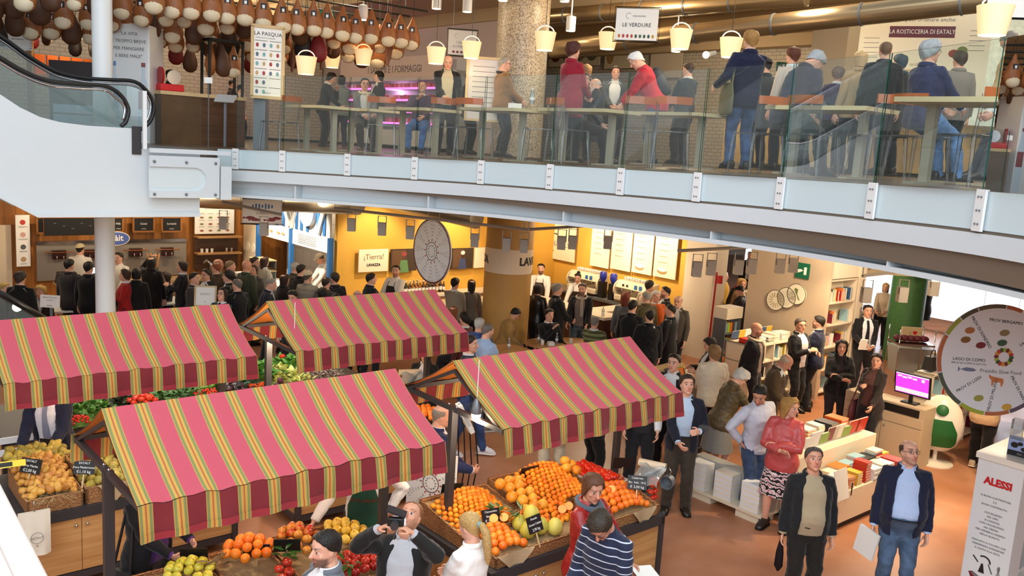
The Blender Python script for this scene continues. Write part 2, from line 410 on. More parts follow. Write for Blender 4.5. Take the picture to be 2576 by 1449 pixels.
lip = MB(); lip.loft([[(x, y, z+dz) for y, dz in ((-.03, -.03), (.04, -.03), (.04, .02), (-.03, .02))] for x, z in bot]); lip.build('bottom_trim', M_steelw, es, 0)
st_ = MB()
for i in range(14):
    x0 = 3.0-.4*i*1; st_.bb(x0-4.2-.4, x0-4.2, .25, 1.25, 4.35-3.2-.25+.23*i, 4.36-3.2+.23*i)
st_.build('step', mat('step_grey', (70, 72, 74), .5, .4), es, 0)
MB().bb(3.9-4.2, 4.9-4.2, .05, 1.45, 4.12-3.2, 4.2-3.2).build('landing_plate', M_greyb, es)
HRP = (((0, 145), (60, 180), (120, 203), (200, 212), (262, 216), (300, 236), (322, 270), (318, 303), (304, 318)), ((0, 90), (70, 140), (140, 180), (210, 196), (280, 201), (340, 206), (374, 235), (387, 270), (376, 308), (345, 331)))
for k, (y, t) in enumerate(((.05, 12.65), (1.42, 14.02))):
    hr = ET(HRP[k], t); a0 = hr[0]; hr = [(-3.0, a0[1]+(a0[0]+3.0)*.577), (a0[0]-.8, a0[1]+.8*.577)]+hr
    pth = catmull([(s_-4.2, y, z-3.2) for s_, z in hr], 4); MB().tube(pth, .036, 8, flat=.8).build('handrail', mat('rubber', (22, 22, 24), .35), es, 180)
    inn = catmull([(s_-4.2-(.045 if i > 6 else 0), y, z-3.2-(.055 if i < 8 else .0)) for i, (s_, z) in enumerate(hr[:-1])], 4); MB().tube(inn, .018, 6).build('rail_trim', M_chrome, es, 180)
    lo = [(p[0], p[1]+.005) for p in topl]; MB().prism([E(a_, b_-.04) for a_, b_ in hr]+[E(*p) for p in lo], -.005, .005, M=A90, c=(0, y, 0)).build('glass_side', glass('escalator_glass', (232, 240, 240), .1), es, 0)
MB().bb(3.84-4.2, 3.96-4.2, -.02, 0, 4.1-3.2, 4.48-3.2).build('end_cap', M_dark, es)
# white guard post and landing fascia beside the escalator
w = thing('guard_post', 'white upright guard post standing at the escalator landing', 'post', S(3.98, 12.5, 4.18), TH)
MB().bb(-.025, .025, -.02, .02, 0, .78).build('post', M_white, w)
struct('trim_4', MB().bb(-.42, .72, -.06, .02, 4.14, 4.2), M_steelw, 40, S(4.45, 12.5), TH)
pp = thing('landing_fascia', 'frosted panel with a long rounded slot and six bolts under the escalator landing', 'panel', S(4.45, 12.48), TH)
fr = MB(); outp = [(-.42, 3.5), (.55, 3.5), (.55, 4.1), (-.42, 4.1)]
MB().bb(-.42, .56, 0, .03, 3.52, 4.1).build('backing', mat('frost', (210, 222, 224), .3), pp)
fr.bb(-.42, .56, -.03, 0, 3.95, 4.1); fr.bb(-.42, .56, -.03, 0, 3.52, 3.62)
K = [(.56, 3.62), (.56, 3.95)] + [(.2+.165*math.cos(a_), 3.785+.165*math.sin(a_)) for a_ in [pi/2-pi*j/12 for j in range(13)]]
fr.prism(K, 0, .03, M=A90); fr.build('cover_plate', M_steelw, pp, 30)
for x in (-.36, .08, .5):
    for z in (3.57, 4.02): obj('bolt', BOLT2, pp, (x, -.035, z))
struct('trim_5', MB().bb(.58, .74, -.05, .3, 3.5, 3.98), M_steelw, 40, S(4.45, 12.5), TH)
# pale rail in the bottom corner beside the camera
p0, p1 = onY(-80, 1130, 3.4), onY(110, 1520, 2.5)
rl = tag(MB().tube([p0+(p0-p1)*.6, p0, p1, p1+(p1-p0)*.3], .044, 12).build('handrail', mat('glossy_white', (244, 244, 240), .25), None, 180), 'thick glossy white handrail crossing the bottom corner in front of the egg chair', 'handrail')
# handrail of the flight going down at the far side
hd = thing('escalator_flight', 'black handrail and glass of a flight going down behind the striped awning', 'escalator', onY(60, 800, 10.4)*1)
hp = hd.location.copy(); a_, b_ = onY(-40, 715, 10.0)-hp, onY(135, 815, 10.9)-hp
MB().tube([a_, b_], .04, 8).build('handrail', mat('rubber'), hd, 180)
MB().add([a_, b_, b_-Vector((0, 0, .9)), a_-Vector((0, 0, .9))], [(0, 1, 2, 3)]).build('glass_side', glass('escalator_glass'), hd, 0)
MB().tube([a_-Vector((0, 0, .9)), b_-Vector((0, 0, .9))], (.12), 4).build('skirt', mat('skirt_blue', (30, 50, 110), .4), hd, 0)
# ================================================================ striped market stalls
def stripes(key, ground, trans=0):
    m = mat(key, ground, .75, sheen=.2); n = m.node_tree.nodes; l = m.node_tree.links
    u = math_node(m, 'FRACT', math_node(m, 'DIVIDE', obj_axis(m, 0), .2215))
    G, Y, O, Rr = (124, 124, 70), (190, 148, 62), (186, 112, 40), (160, 52, 36)
    st = [(0, Y), (.018, G), (.105, Y), (.185, Rr), (.2, O), (.218, Rr), (.232, Y), (.31, G), (.395, Y), (.415, ground)]
    r = ramp(m, st, u); l.new(r.outputs[0], n['Principled BSDF'].inputs['Base Color'])
    w = n.new('ShaderNodeTexNoise'); w.inputs['Scale'].default_value = 9; tc = n.new('ShaderNodeTexCoord'); l.new(tc.outputs['Object'], w.inputs['Vector'])
    bp = n.new('ShaderNodeBump'); bp.inputs['Strength'].default_value = .25; bp.inputs['Distance'].default_value = .03
    l.new(w.outputs['Fac'], bp.inputs['Height']); l.new(bp.outputs['Normal'], n['Principled BSDF'].inputs['Normal']); return m
M_awn = stripes('awning_pink', (186, 70, 86)); M_val = stripes('awning_crimson', (116, 16, 26)); M_lit_in = mat('awning_inner_lit', (198, 116, 34), .8)  # inner side orange: lamplight through the cloth, put into its colour
L_ST = 2.44
def make_stall():
    t = thing('market_stall', '', 'market stall')
    rg = random.Random(3)
    zr, ze, yf, yb, vd = 2.54, 2.1, -.78, .82, .24
    def sag(u, v):
        return -.035*math.sin(pi*v)*(1-.3*abs(math.sin(u*11*pi)))
    def wr(u, v, seed): return .012*noise.noise((u*7+seed, v*2.5, seed))
    for nm, y1, sd in (('canopy_front', yf, 1), ('canopy_back', yb, 5)):
        mb = MB()
        def f(u, v, off=0): 
            z = zr+(ze-zr)*v+sag(u, v)+wr(u, v, sd)*math.sin(pi*min(1, v+.1))
            if v > .94: z += .012*math.sin(u*23)*math.sin(u*61)
            return (u*L_ST+.0, y1*v, z-off)
        mb.grid(lambda u, v: f(u, v), 60, 16); c = mb.build(nm, M_awn, t, 60)
        li = MB(); li.grid(lambda u, v: f(u, v*.985, .01), 60, 16); li.build('inner_face', M_lit_in, c, 60)
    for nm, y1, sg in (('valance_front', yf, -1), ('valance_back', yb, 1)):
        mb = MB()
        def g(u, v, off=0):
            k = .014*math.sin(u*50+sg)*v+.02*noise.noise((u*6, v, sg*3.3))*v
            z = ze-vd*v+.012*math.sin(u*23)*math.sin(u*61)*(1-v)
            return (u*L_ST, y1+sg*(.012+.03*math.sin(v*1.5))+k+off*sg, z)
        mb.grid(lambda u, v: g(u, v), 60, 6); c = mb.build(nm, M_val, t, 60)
        li = MB(); li.grid(lambda u, v: g(u, .03+.97*v, -.01), 60, 6); li.build('inner_face', M_val if sg > 0 else M_lit_in, c, 60)
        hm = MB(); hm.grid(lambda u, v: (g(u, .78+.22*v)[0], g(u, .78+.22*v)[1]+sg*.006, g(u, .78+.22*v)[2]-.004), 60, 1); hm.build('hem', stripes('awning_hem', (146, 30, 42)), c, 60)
    fr = MB()
    for x in (.03, L_ST-.03): fr.bb(x-.02, x+.02, yf+.02, yb-.02, ze-.05, ze-.005)
    for y in (yf+.02, yb-.02): fr.bb(.03, L_ST-.03, y-.02, y+.02, ze-.05, ze-.01)
    fr.bb(.03, L_ST-.03, -.015, .015, zr-.06, zr-.02)
    for x in (.03, L_ST-.03):
        for y in (yf, yb): fr.loft([[(x+a, b, c) for a, b, c in ((-.015, 0, zr-.12), (.015, 0, zr-.12), (.015, 0, zr-.085), (-.015, 0, zr-.085))], [(x+a, b, c) for a, b, c in ((-.015, y, ze-.075), (.015, y, ze-.075), (.015, y, ze-.045), (-.015, y, ze-.045))]])
    fr.build('frame', M_dark, t, 20)
    for x in (.03, L_ST-.08): MB().bb(x-.025, x+.045, -.03, .03, 0, ze-.03).build('post', M_dark, t, 20)
    for y in (-.06, .06): MB().ball((.03, y, ze), .014, 6).build('bolt', M_chrome, t, 180)
    return t
STALLS = {}
_s = make_stall(); _s['group'] = 'striped market stalls'
for k, (s0, t0, lab) in dict(
    C=(1.71, 6.33, 'striped market stall over the orange and apple counter, its gable end beside the pear baskets'),
    D=(4.78, 6.33, 'striped market stall above the mandarins and pomelos, lit bulb hanging at its open gable'),
    A=(1.55, 9.62, 'striped market stall cut by the picture edge, salad greens showing under its front hem'),
    B=(4.45, 9.62, 'striped market stall before the ochre coffee bar, curly lettuces beside its slim post')).items():
    o = _s if k == 'C' else dup(_s)
    o.location = S(s0, t0); o.rotation_euler = (0, 0, TH); o['label'] = lab; STALLS[k] = o
# clamp lamps under the gables
for lab, px_, py_, t_ in (('clip-on work lamp glowing under the gable of the mandarin stall', 1198, 1040, 5.95), ('clip-on work lamp glowing under the gable of the lettuce stall', 740, 866, 9.2)):
    lp = onT(px_, py_, t_); w = thing('stall_lamp', lab, 'lamp', lp, TH)
    MB().tube([(0, 0, .5), (0, 0, .12)], .004, 5).build('cord', M_white, w)
    MB().lathe([(.02, .14), (.035, .1), (.05, .02), (.047, .0)], 12).build('socket', M_greyb, w)
    MB().ball((0, 0, -.015), (.045, .045, .04), 10).build('bulb', M_lamp, w, 180)
    la = bpy.data.lights.new('stall_light', 'POINT'); la.energy = 50; la.color = (1, .8, .55); la.shadow_soft_size = .05
    lo = bpy.data.objects.new('stall_light', la); COL.objects.link(lo); lo.location = lp-Vector((0, 0, .08))
for s, t in ((2.9, 6.5), (2.7, 9.5), (5.6, 9.6), (6.0, 6.4), (3.6, 11.3), (5.4, 11.5)): point(S(s, t, 1.95), 22, (1, .82, .6), .06, 'stall_light')  # fill points added under the awnings to brighten the goods, no lamps built
# counters
def counter(label, s0, s1, t0, t1, top=.86, legs=True, doors=4):
    L, D = s1-s0, t1-t0
    c = thing('stall_counter', label, 'counter', S(s0, t0), TH, 'oak stall counters')
    MB().bb(0, L, 0, D, top-.1, top).build('worktop', M_dark, c)
    MB().bb(.03, L-.03, .05, D-.04, .2, top-.1).build('cabinet', M_cab, c)
    MB().bb(.0, L, .02, D, .13, .2).build('plinth', M_dark, c)
    w = (L-.06)/doors
    for i in range(doors):
        x = .03+w*i
        d = MB().bb(x+.003, x+w-.003, .028, .05, .21, top-.11).build('door', M_cab, c)
        kx = x+(w-.05 if i % 2 == 0 else .05)
        MB().ball((kx, .015, top-.18), .016, 8).build('knob', M_chrome, d, 180)
    for x in (.03, L-.03):
        for y in (.03, D-.03):
            l = MB().bb(x-.03, x+.03, y-.03, y+.03, .09, top-.02).build('leg', M_dark, c)
            MB().lathe([(.022, -.014), (.045, -.012), (.045, .012), (.022, .014)], 12, (x, y, .046), Matrix.Rotation(pi/2, 3, 'X')).bb(x-.02, x+.02, y-.03, y+.03, .05, .1).build('caster', M_greyb, l)
    return c
counter('oak counter on casters under the pear baskets, two pairs of doors in view', 1.6, 3.7, 8.6, 9.85)
counter('oak counter on casters beyond the gap, mostly behind the front awning', 4.4, 6.6, 8.62, 9.5, doors=3)
counter('oak counter under the mandarin baskets', 4.62, 6.95, 5.4, 6.68)
counter('oak counter under the oranges and apples', 1.75, 3.95, 5.72, 6.85)
counter('oak counter carrying the salad greens and tomatoes', 1.9, 6.95, 11.0, 12.35, doors=8)
# ================================================================ people
def hexc(s): return tuple(int(s[i:i+2], 16) for i in (0, 2, 4))
def lerp(a, b, t): return a+(b-a)*t
def interp(tab, z):
    if z <= tab[0][0]: return tab[0][1:]
    for a, b in zip(tab, tab[1:]):
        if z <= b[0]:
            t = (z-a[0])/(b[0]-a[0]); t = t*t*(3-2*t)*.5+t*.5
            return tuple(lerp(x, y, t) for x, y in zip(a[1:], b[1:]))
    return tab[-1][1:]
TORSO_M = [(.455, .084, .066, -.004), (.50, .098, .078, -.008), (.54, .099, .076, -.006), (.60, .088, .068, .003), (.66, .09, .07, .006), (.72, .1, .075, .004), (.77, .106, .074, 0), (.80, .1, .064, -.006), (.825, .074, .05, -.012), (.845, .042, .04, -.014), (.87, .036, .037, -.01)]
TORSO_F = [(.455, .09, .066, -.004), (.50, .104, .08, -.01), (.54, .1, .074, -.006), (.61, .074, .058, .003), (.66, .08, .062, .006), (.715, .09, .078, .014), (.76, .094, .07, .004), (.795, .09, .058, -.006), (.822, .066, .045, -.012), (.845, .036, .036, -.014), (.87, .031, .033, -.01)]
HEADR = [(-.02, .2, .06, .08), (0, .33, .02, .13), (.06, .39, .1, .2), (.15, .405, .2, .26), (.25, .40, .29, .285), (.36, .405, .36, .305), (.46, .395, .41, .315), (.545, .372, .43, .322), (.62, .405, .44, .327), (.7, .4, .44, .328), (.78, .375, .425, .318), (.86, .32, .375, .285), (.93, .225, .28, .215), (.98, .1, .14, .11), (1.0, .01, .02, .01)]
def head_pt(z, ph, e=0):
    f, b, w = interp(HEADR, z); c, s_ = math.cos(ph), math.sin(ph)
    x = w*(abs(s_)**.9)*(1 if s_ > 0 else -1); y = (f if c > 0 else b)*(abs(c)**.9)*(1 if c > 0 else -1)
    if e:
        r = math.hypot(x, y) or 1e-6; return Vector((x*(1+e/r), y*(1+e/r), z))
    return Vector((x, y, z))
def ell(c, hw, hd, n=20, p=2.4):
    out = []
    for j in range(n):
        a = 2*pi*j/n; s_, k = math.sin(a), math.cos(a)
        out.append(Vector((c[0]+hw*math.copysign(abs(s_)**(2/p), s_), c[1]+hd*math.copysign(abs(k)**(2/p), k), c[2])))
    return out
def ik(a, t, l1, l2, pole):
    d = t-a; L = d.length
    if L > (l1+l2)*.995: t = a+d*((l1+l2)*.995/L); d = t-a; L = d.length
    u = d.normalized(); p = Vector(pole); p = (p-u*p.dot(u)).normalized()
    x = (l1*l1-l2*l2+L*L)/(2*L); return a+u*x+p*math.sqrt(max(1e-8, l1*l1-x*x)), t
ARM = dict(down=(.148, .03, .475), fwd=(.1, .2, .6), front=(.035, .19, .57), pocket=(.135, .05, .495), chest=(.03, .155, .70), face=(.045, .15, .85), cross=(-.015, .15, .66), hip=(.135, .0, .555), back=(.02, -.12, .5), table=(.08, .24, .6), up=(.075, .17, .955), reach=(.13, .3, .6), low=(.12, .2, .52), hold=(.1, .17, .66), point=(.2, .22, .72), side=(.2, .08, .6), chin=(.02, .12, .80))
JOBS = []; CROWD = []
def remesh(o, mb, mats, vox, post=None, sm=1):
    t = bpy.data.objects.new('tmp', mb.mesh('tmp', [], 0)); t.data.materials.clear()
    m = t.modifiers.new('v', 'REMESH'); m.mode = 'VOXEL'; m.voxel_size = vox; m.use_smooth_shade = True
    if sm: k = t.modifiers.new('s', 'SMOOTH'); k.factor = .5; k.iterations = sm
    JOBS.append((o, t, mats, post))
def run_jobs():
    c = bpy.data.collections.new('tmpcol'); COL.children.link(c)
    for o, t, m, p in JOBS: c.objects.link(t)
    dg = bpy.context.evaluated_depsgraph_get(); dg.update()
    for o, t, mats, post in JOBS:
        me = bpy.data.meshes.new_from_object(t.evaluated_get(dg)); me.name = o.name; me.materials.clear()
        for m in (mats if isinstance(mats, list) else [mats]): me.materials.append(m)
        if post: post(me)
        me.polygons.foreach_set('use_smooth', [True]*len(me.polygons)); o.data = me
    for o, t, m, p in JOBS:
        d = t.data; bpy.data.objects.remove(t); bpy.data.meshes.remove(d)
    COL.children.unlink(c); bpy.data.collections.remove(c); JOBS.clear()
M_skin = mat('skin', (220, 170, 145), .5, spec=.35); _n = M_skin.node_tree.nodes
_a = _n.new('ShaderNodeVertexColor'); _a.layer_name = 'tone'; M_skin.node_tree.links.new(_a.outputs[0], _n['Principled BSDF'].inputs['Base Color'])
SKIN = [(226, 172, 146), (208, 150, 122), (236, 190, 166), (190, 132, 102)]
def cloth(c, kind=''):
    k = 'cloth_'+c+kind
    if k in MATS: return MATS[k]
    if kind == 'leather': return mat(k, hexc(c), .36, spec=.5, bump=.35, bscale=16)
    if kind == 'quilt': return mat(k, hexc(c), .5, bump=.8, bscale=30)
    if kind == 'knit': return mat(k, hexc(c), .9, sheen=.3, bump=.5, bscale=160, var=.08, vscale=120)
    m = mat(k, hexc(c), .8, sheen=.15, bump=.6, bscale=13, spec=.25, var=.07, vscale=40)
    if kind[:2] in ('st', 'hs'):           # striped knit: thin light lines / even bands
        n = m.node_tree.nodes; z = math_node(m, 'FRACT', math_node(m, 'MULTIPLY', obj_axis(m, 2), 17 if kind[:2] == 'st' else 11))
        st = [(0, hexc(c)), (.86, hexc(kind[2:]))] if kind[:2] == 'st' else [(0, hexc(c)), (.5, hexc(kind[2:]))]
        m.node_tree.links.new(ramp(m, st, z).outputs[0], n['Principled BSDF'].inputs['Base Color'])
    if kind == 'jean':
        n = m.node_tree.nodes; t = n.new('ShaderNodeTexNoise'); t.inputs['Scale'].default_value = 7; tc = n.new('ShaderNodeTexCoord'); m.node_tree.links.new(tc.outputs['Object'], t.inputs['Vector'])
        b = hexc(c); m.node_tree.links.new(ramp(m, [(.35, b), (.7, tuple(min(255, v*1.35+8) for v in b))], t.outputs['Fac'], 'LINEAR').outputs[0], n['Principled BSDF'].inputs['Base Color'])
    if kind == 'scroll':                    # dark scroll print on white
        n = m.node_tree.nodes; t = n.new('ShaderNodeTexWave'); t.wave_type = 'RINGS'; t.inputs['Scale'].default_value = 6; t.inputs['Distortion'].default_value = 9; t.inputs['Detail'].default_value = 2; t.inputs['Detail Scale'].default_value = 2.2
        tc = n.new('ShaderNodeTexCoord'); m.node_tree.links.new(tc.outputs['Object'], t.inputs['Vector'])
        m.node_tree.links.new(ramp(m, [(0, (44, 28, 34)), (.42, (236, 228, 224)), (.86, (236, 228, 224)), (.93, (206, 90, 110))], t.outputs['Fac']).outputs[0], n['Principled BSDF'].inputs['Base Color'])
    return m
def person(label, px, py, yaw, h=1.74, z0=0, at=None, sit=None, lean=0, tilt=0, hy=0, hp=0, hair=('short', '2a1e18'), skin=0, fem=False, belly=0, top=('jacket', '20222a'), inner='d8dce0', bot=('trousers', '1e1e24'), shoes='241c18', sole=None,
           arms=('down', 'down'), legs='stand', beard=None, glasses=False, near=False, open_=(.5, .5), scarf=None, apron=None, tie=None, group=None, curl=.6, belt=None, turn=0, cap=None, lapel=False, elbow=None, wide=1, tuck=None):
    tuck = bool(belt) if tuck is None else tuck
    vox = .0085 if near else .0165
    g0 = 1.0 if near else 1.12
    T = TORSO_F if fem else TORSO_M
    sw = (.09 if fem else .1)*h*wide
    hipz = .52*h if sit is None else sit+.075
    dz = hipz-.52*h; pel = Vector((0, 0, hipz)); RL = Matrix.Rotation(-R(lean), 3, 'X') @ Matrix.Rotation(R(tilt), 3, 'Y') @ Matrix.Rotation(R(turn), 3, 'Z')
    def Bd(v):
        w = max(0, min(1, (v.z-hipz+.04*h)/(.16*h))); w = w*w*(3-2*w)
        d = v-pel
        if w <= 0: return v
        q = Matrix.Rotation(-R(lean)*w, 3, 'X') @ Matrix.Rotation(R(tilt)*w, 3, 'Y') @ Matrix.Rotation(R(turn)*w, 3, 'Z')
        return pel+q @ d
    def tor(z):
        hw, hd, yc = interp(T, z)
        if belly:
            k = math.exp(-((z-.6)/.075)**2)*belly; hd += .02*k; yc += .016*k; hw += .012*k
        return hw*h*wide, hd*h, yc*h
    up0 = Vector((0, 0, 1))
    # limbs
    sh, el, wr, hd_ = {}, {}, {}, {}
    for sd, nm in ((-1, arms[0]), (1, arms[1])):
        a = Bd(Vector((sd*sw, -.006*h, .806*h+dz)))
        x, y, z = (ARM[nm] if isinstance(nm, str) else nm)
        t = Bd(Vector((sd*x*h, y*h, z*h+dz)))
        pole = Vector((sd*.5, -.7, -.8))
        if nm == 'cross': pole = Vector((sd*1.1, -.1, -.5)); t = Bd(Vector((sd*x*h, (y+.02*sd)*h, (z-.012*sd)*h+dz)))
        if nm == 'hip': pole = Vector((sd*1.2, -.4, 0))
        if nm in ('face', 'up', 'chin'): pole = Vector((sd*.7, .2, -.8))
        if elbow: pole = Vector((sd*elbow[0], elbow[1], elbow[2]))
        e_, t = ik(a, t, .172*h, .152*h, RL @ pole); sh[sd], el[sd], wr[sd] = a, e_, t
        d = (t-e_).normalized()
        if nm in ('cross',): d = (d*.8+Vector((-sd, -.15, .1))).normalized()
        if nm in ('face', 'chin'): d = (d*.8+Vector((-sd*.5, -.2, .5))).normalized()
        if nm in ('front', 'fwd', 'table', 'hold', 'chest', 'up', 'back'): d = (d+Vector((-sd*.35, .1, 0))).normalized()
        hd_[sd] = d
    hip, kn, an, fy = {}, {}, {}, {}
    F = dict(stand=((-.07, -.0, -8), (.07, .02, -10)), walk=((-.055, .14, 0), (.055, -.12, 0)), cross=((-.01, .06, 4), (.03, -.03, -22)), wide=((-.1, 0, -12), (.1, .02, -14)), close=((-.045, .0, -4), (.045, 0, -6)))
    fs = F[legs] if isinstance(legs, str) else legs
    for sd, (fx, fyy, fa) in zip((-1, 1), fs):
        hj = Vector((sd*.05*h, 0, hipz-.0*h))
        if sit is not None:
            ft = Vector((sd*.075*h, .27*h+fyy*h*.5, .045*h)); pole = Vector((sd*.12, .3, 1))
        else: ft = Vector((fx*h, fyy*h, .048*h)); pole = Vector((0, 1, .1))
        k, ft2 = ik(hj, ft, .243*h, .24*h, pole); hip[sd], kn[sd], an[sd], fy[sd] = hj, k, ft2, fa
    # head frame
    u = .133*h; pv = Vector((0, -.012*h, .868*h+dz)); HR = Matrix.Rotation(R(hy), 3, 'Z') @ Matrix.Rotation(R(hp), 3, 'X')
    def hw_(v): return Bd(pv + HR @ Vector((v[0]*u, (v[1]+.06)*u, v[2]*u)))
    topw = hw_((0, -.05, 1))
    Rz = Matrix.Rotation(R(yaw), 3, 'Z')
    if at is None:
        zz = z0 if not callable(z0) else z0(0)
        for _ in range(3):
            P = onZ(px, py, zz+topw.z); loc = P-Rz @ Vector((topw.x, topw.y, 0)); loc.z = zz
            if callable(z0): zz = z0(loc.x)
    else: loc = Vector((at[0], at[1], z0(at[0]) if callable(z0) else z0))
    loc.z += .002
    # nobody stands inside a neighbour: step back along the line of sight
    for _ in range(6):
        for q_ in CROWD:
            if abs(q_.z-loc.z) > 1: continue
            dd = Vector((loc.x-q_.x, loc.y-q_.y)); L_ = dd.length
            if L_ < .5 and at is None:
                v = Vector((loc.x, loc.y)).normalized(); sg = 1 if dd.dot(v) >= 0 else -1
                loc.x += v.x*sg*(.51-L_)*.8; loc.y += v.y*sg*(.51-L_)*.8
    if callable(z0): loc.z = z0(loc.x)+.002
    CROWD.append(loc.copy())
    # ---- body: one continuous skin surface
    mb = MB()
    mb.loft([[Bd(p+Vector((0, 0, dz))) for p in ell((0, tor(z)[2], z*h), tor(z)[0]*.96, tor(z)[1]*.96, 16)] for z in (.455, .5, .54, .6, .66, .72, .77, .8, .825, .845, .872)])
    mb.loft([[hw_(head_pt(z, 2*pi*j/24)) for j in range(24)] for z, *_ in HEADR])
    mb.tube([Bd(Vector((0, -.014*h, .82*h+dz))), hw_((0, -.1, .02)), hw_((0, -.08, .3))], [.042*h if not fem else .034*h, .034*h if not fem else .028*h, .032*h], 12)
    mb.tube([hw_((0, .37, .6)), hw_((0, .43, .5)), hw_((0, .5, .385)), hw_((0, .40, .33))], [.035*u, .05*u, .078*u, .04*u], 8)
    for sx in (-1, 1):
        mb.ball(hw_((sx*.325, -.03, .47)), (.035*u, .085*u, .14*u), 8, HR)
        mb.ball(hw_((sx*.135, .335, .53)), .062*u, 8)
        mb.ball(hw_((sx*.19, .27, .4)), (.1*u, .08*u, .09*u), 8)
        mb.ball(hw_((sx*.13, .37, .635)), (.13*u, .06*u, .035*u), 8, HR)
    mb.ball(hw_((0, .395, .225)), (.115*u, .045*u, .045*u), 8, HR); mb.ball(hw_((0, .36, .07)), (.1*u, .07*u, .08*u), 8, HR)
    for sd in (-1, 1):
        mb.tube([Bd(Vector((sd*.03*h, -.014*h, .815*h+dz))), sh[sd], sh[sd].lerp(el[sd], .4), el[sd], el[sd].lerp(wr[sd], .3), wr[sd]], [.024*h, .03*h*(.85 if fem else 1), .03*h*(.85 if fem else 1), .023*h, .024*h, .0155*h], 10)
        mb.tube([hip[sd], hip[sd].lerp(kn[sd], .5), kn[sd], kn[sd].lerp(an[sd], .3), an[sd]], [.055*h, .047*h, .034*h, .034*h, .022*h], 10)
        fa = Matrix.Rotation(-sd*R(-fy[sd]) if False else R(fy[sd])*sd, 3, 'Z'); fd = fa @ Vector((0, 1, 0))
        mb.tube([an[sd]-fd*.02*h, an[sd]+fd*.04*h-up0*.018*h, an[sd]+fd*.085*h-up0*.03*h], [.018*h, .014*h, .008*h], 8)
        d = hd_[sd]; pn = Vector((-sd, .35, -.15)); pn = (pn-d*pn.dot(d)).normalized(); ac = d.cross(pn)*(-sd)
        if ac.z < 0 and abs(d.z) < .8: ac, pn = -ac, pn
        W = wr[sd]; s_ = h/1.74*g0
        mb.tube([W, W+d*.03*s_, W+d*.075*s_, W+d*.095*s_], [(.024*s_, .016*s_), (.036*s_, .017*s_), (.041*s_, .016*s_), (.036*s_, .012*s_)], 10, up=pn)
        for i, (ox, ln) in enumerate(((-.03, .062), (-.0105, .076), (.0105, .08), (.031, .07))):
            b = W+d*.088*s_+ac*ox*s_; P = [b]; dd = d.copy()
            for sgm, c_ in ((.42, curl*.8), (.33, curl), (.25, curl)):
                dd = (dd*math.cos(c_)+pn*math.sin(c_)).normalized(); dd = dd+ac*ox*1.2; dd.normalize(); P.append(P[-1]+dd*ln*sgm*s_)
            mb.tube(P, [.0095*s_*g0, .009*s_*g0, .0085*s_*g0, .0065*s_*g0], 7)
        b = W+d*.03*s_+ac*.024*s_
        mb.tube([b, b+(ac*.03+d*.022+pn*.012)*s_, b+(ac*.036+d*.05+pn*.026)*s_, b+(ac*.03+d*.068+pn*.032)*s_], [.014*s_, .0115*s_*g0, .0105*s_*g0, .008*s_*g0], 7)
    body = bpy.data.objects.new('person', None) if False else bpy.data.objects.new('person', bpy.data.meshes.new('person'))
    COL.objects.link(body); body.location = loc; body.rotation_euler = (0, 0, R(yaw)); tag(body, label, 'person', group)
    base = SKIN[skin]; hcol = hexc(hair[1]); bc = lin(base); hl = lin(hcol); lip = lin((min(255, base[0]*.86), base[1]*.62, base[2]*.62))
    def tones(me, hw0=pv, Bl=RL, pel=pel):
        n = len(me.vertices); co = np.empty(n*3, np.float32); me.vertices.foreach_get('co', co); co = co.reshape(-1, 3)
        Q = np.array(HR.transposed() @ RL.transposed()); off = np.array(pel+RL @ (pv-pel))
        L = (co-off) @ Q.T/u; L[:, 1] -= .06
        x, y, z = L[:, 0], L[:, 1], L[:, 2]; C = np.tile(np.array(bc, np.float32), (n, 1))
        def mixc(w, c): C[:] = C*(1-w[:, None])+np.array(c, np.float32)*w[:, None]
        hd2 = (z > -.1) & (np.abs(x) < .45)
        mixc(np.clip(1-((x/.26)**2+((z-.36)/.2)**2), 0, 1)*(y > .2)*hd2*.22, lin((226, 120, 104)))
        if beard:
            w = np.clip((.36-z)*14, 0, 1)*(y > -.02)*hd2*(z > -.12)*np.clip((y-.0)*8, 0, 1); w *= 1-np.clip(1.3-((x/.1)**2+((z-.42)/.1)**2), 0, 1)
            mixc(w*beard, hl)
        w = np.clip(1.6-((x/.115)**2+((z-.222)/.05)**2)*1.2, 0, 1)*(y > .25); mixc(w*.75, lip)
        for sx in (-1, 1):
            d2 = ((x-sx*.135)**2+(z-.53)**2)
            mixc(np.clip(1.8-(((x-sx*.135)/.075)**2+((z-.53)/.036)**2)*1.3, 0, 1)*(y > .2)*.8, lin((224, 214, 206)))
            mixc(np.clip(1.7-d2/.036**2, 0, 1)*(y > .2), lin((38, 26, 20)))
            mixc(np.clip(1.6-(((x-sx*.14)/.11)**2+((z-.648-.014*(abs(x)/.2))/.024)**2)*1.1, 0, 1)*(y > .15)*.75, hl)
        at_ = me.color_attributes.new('tone', 'FLOAT_COLOR', 'POINT'); at_.data.foreach_set('color', np.hstack([C, np.ones((n, 1), np.float32)]).ravel())
    remesh(body, mb, M_skin, vox*.8 if near else vox*.85, tones, 1)
    def part(nm, mb2, m, v=None, sm=2, par=None, wr_=0):
        o = bpy.data.objects.new(nm, bpy.data.meshes.new(nm)); COL.objects.link(o); o.parent = par or body
        if v:
            def post(me, sd=rnd.random()*50):
                if not wr_: return
                n = len(me.vertices); co = np.empty(n*3, np.float32); me.vertices.foreach_get('co', co); no = np.empty(n*3, np.float32); me.vertex_normals.foreach_get('vector', no)
                co = co.reshape(-1, 3); no = no.reshape(-1, 3)
                k = np.array([noise.noise((c[0]*9+sd, c[1]*9, c[2]*13+sd))+.5*noise.noise((c[0]*22+sd, c[1]*22, c[2]*20)) for c in co.tolist()], np.float32)
                me.vertices.foreach_set('co', (co+no*(k*wr_)[:, None]).ravel())
            remesh(o, mb2, m, v, post, sm)
        else: o.data = mb2.mesh(nm, m, 60)
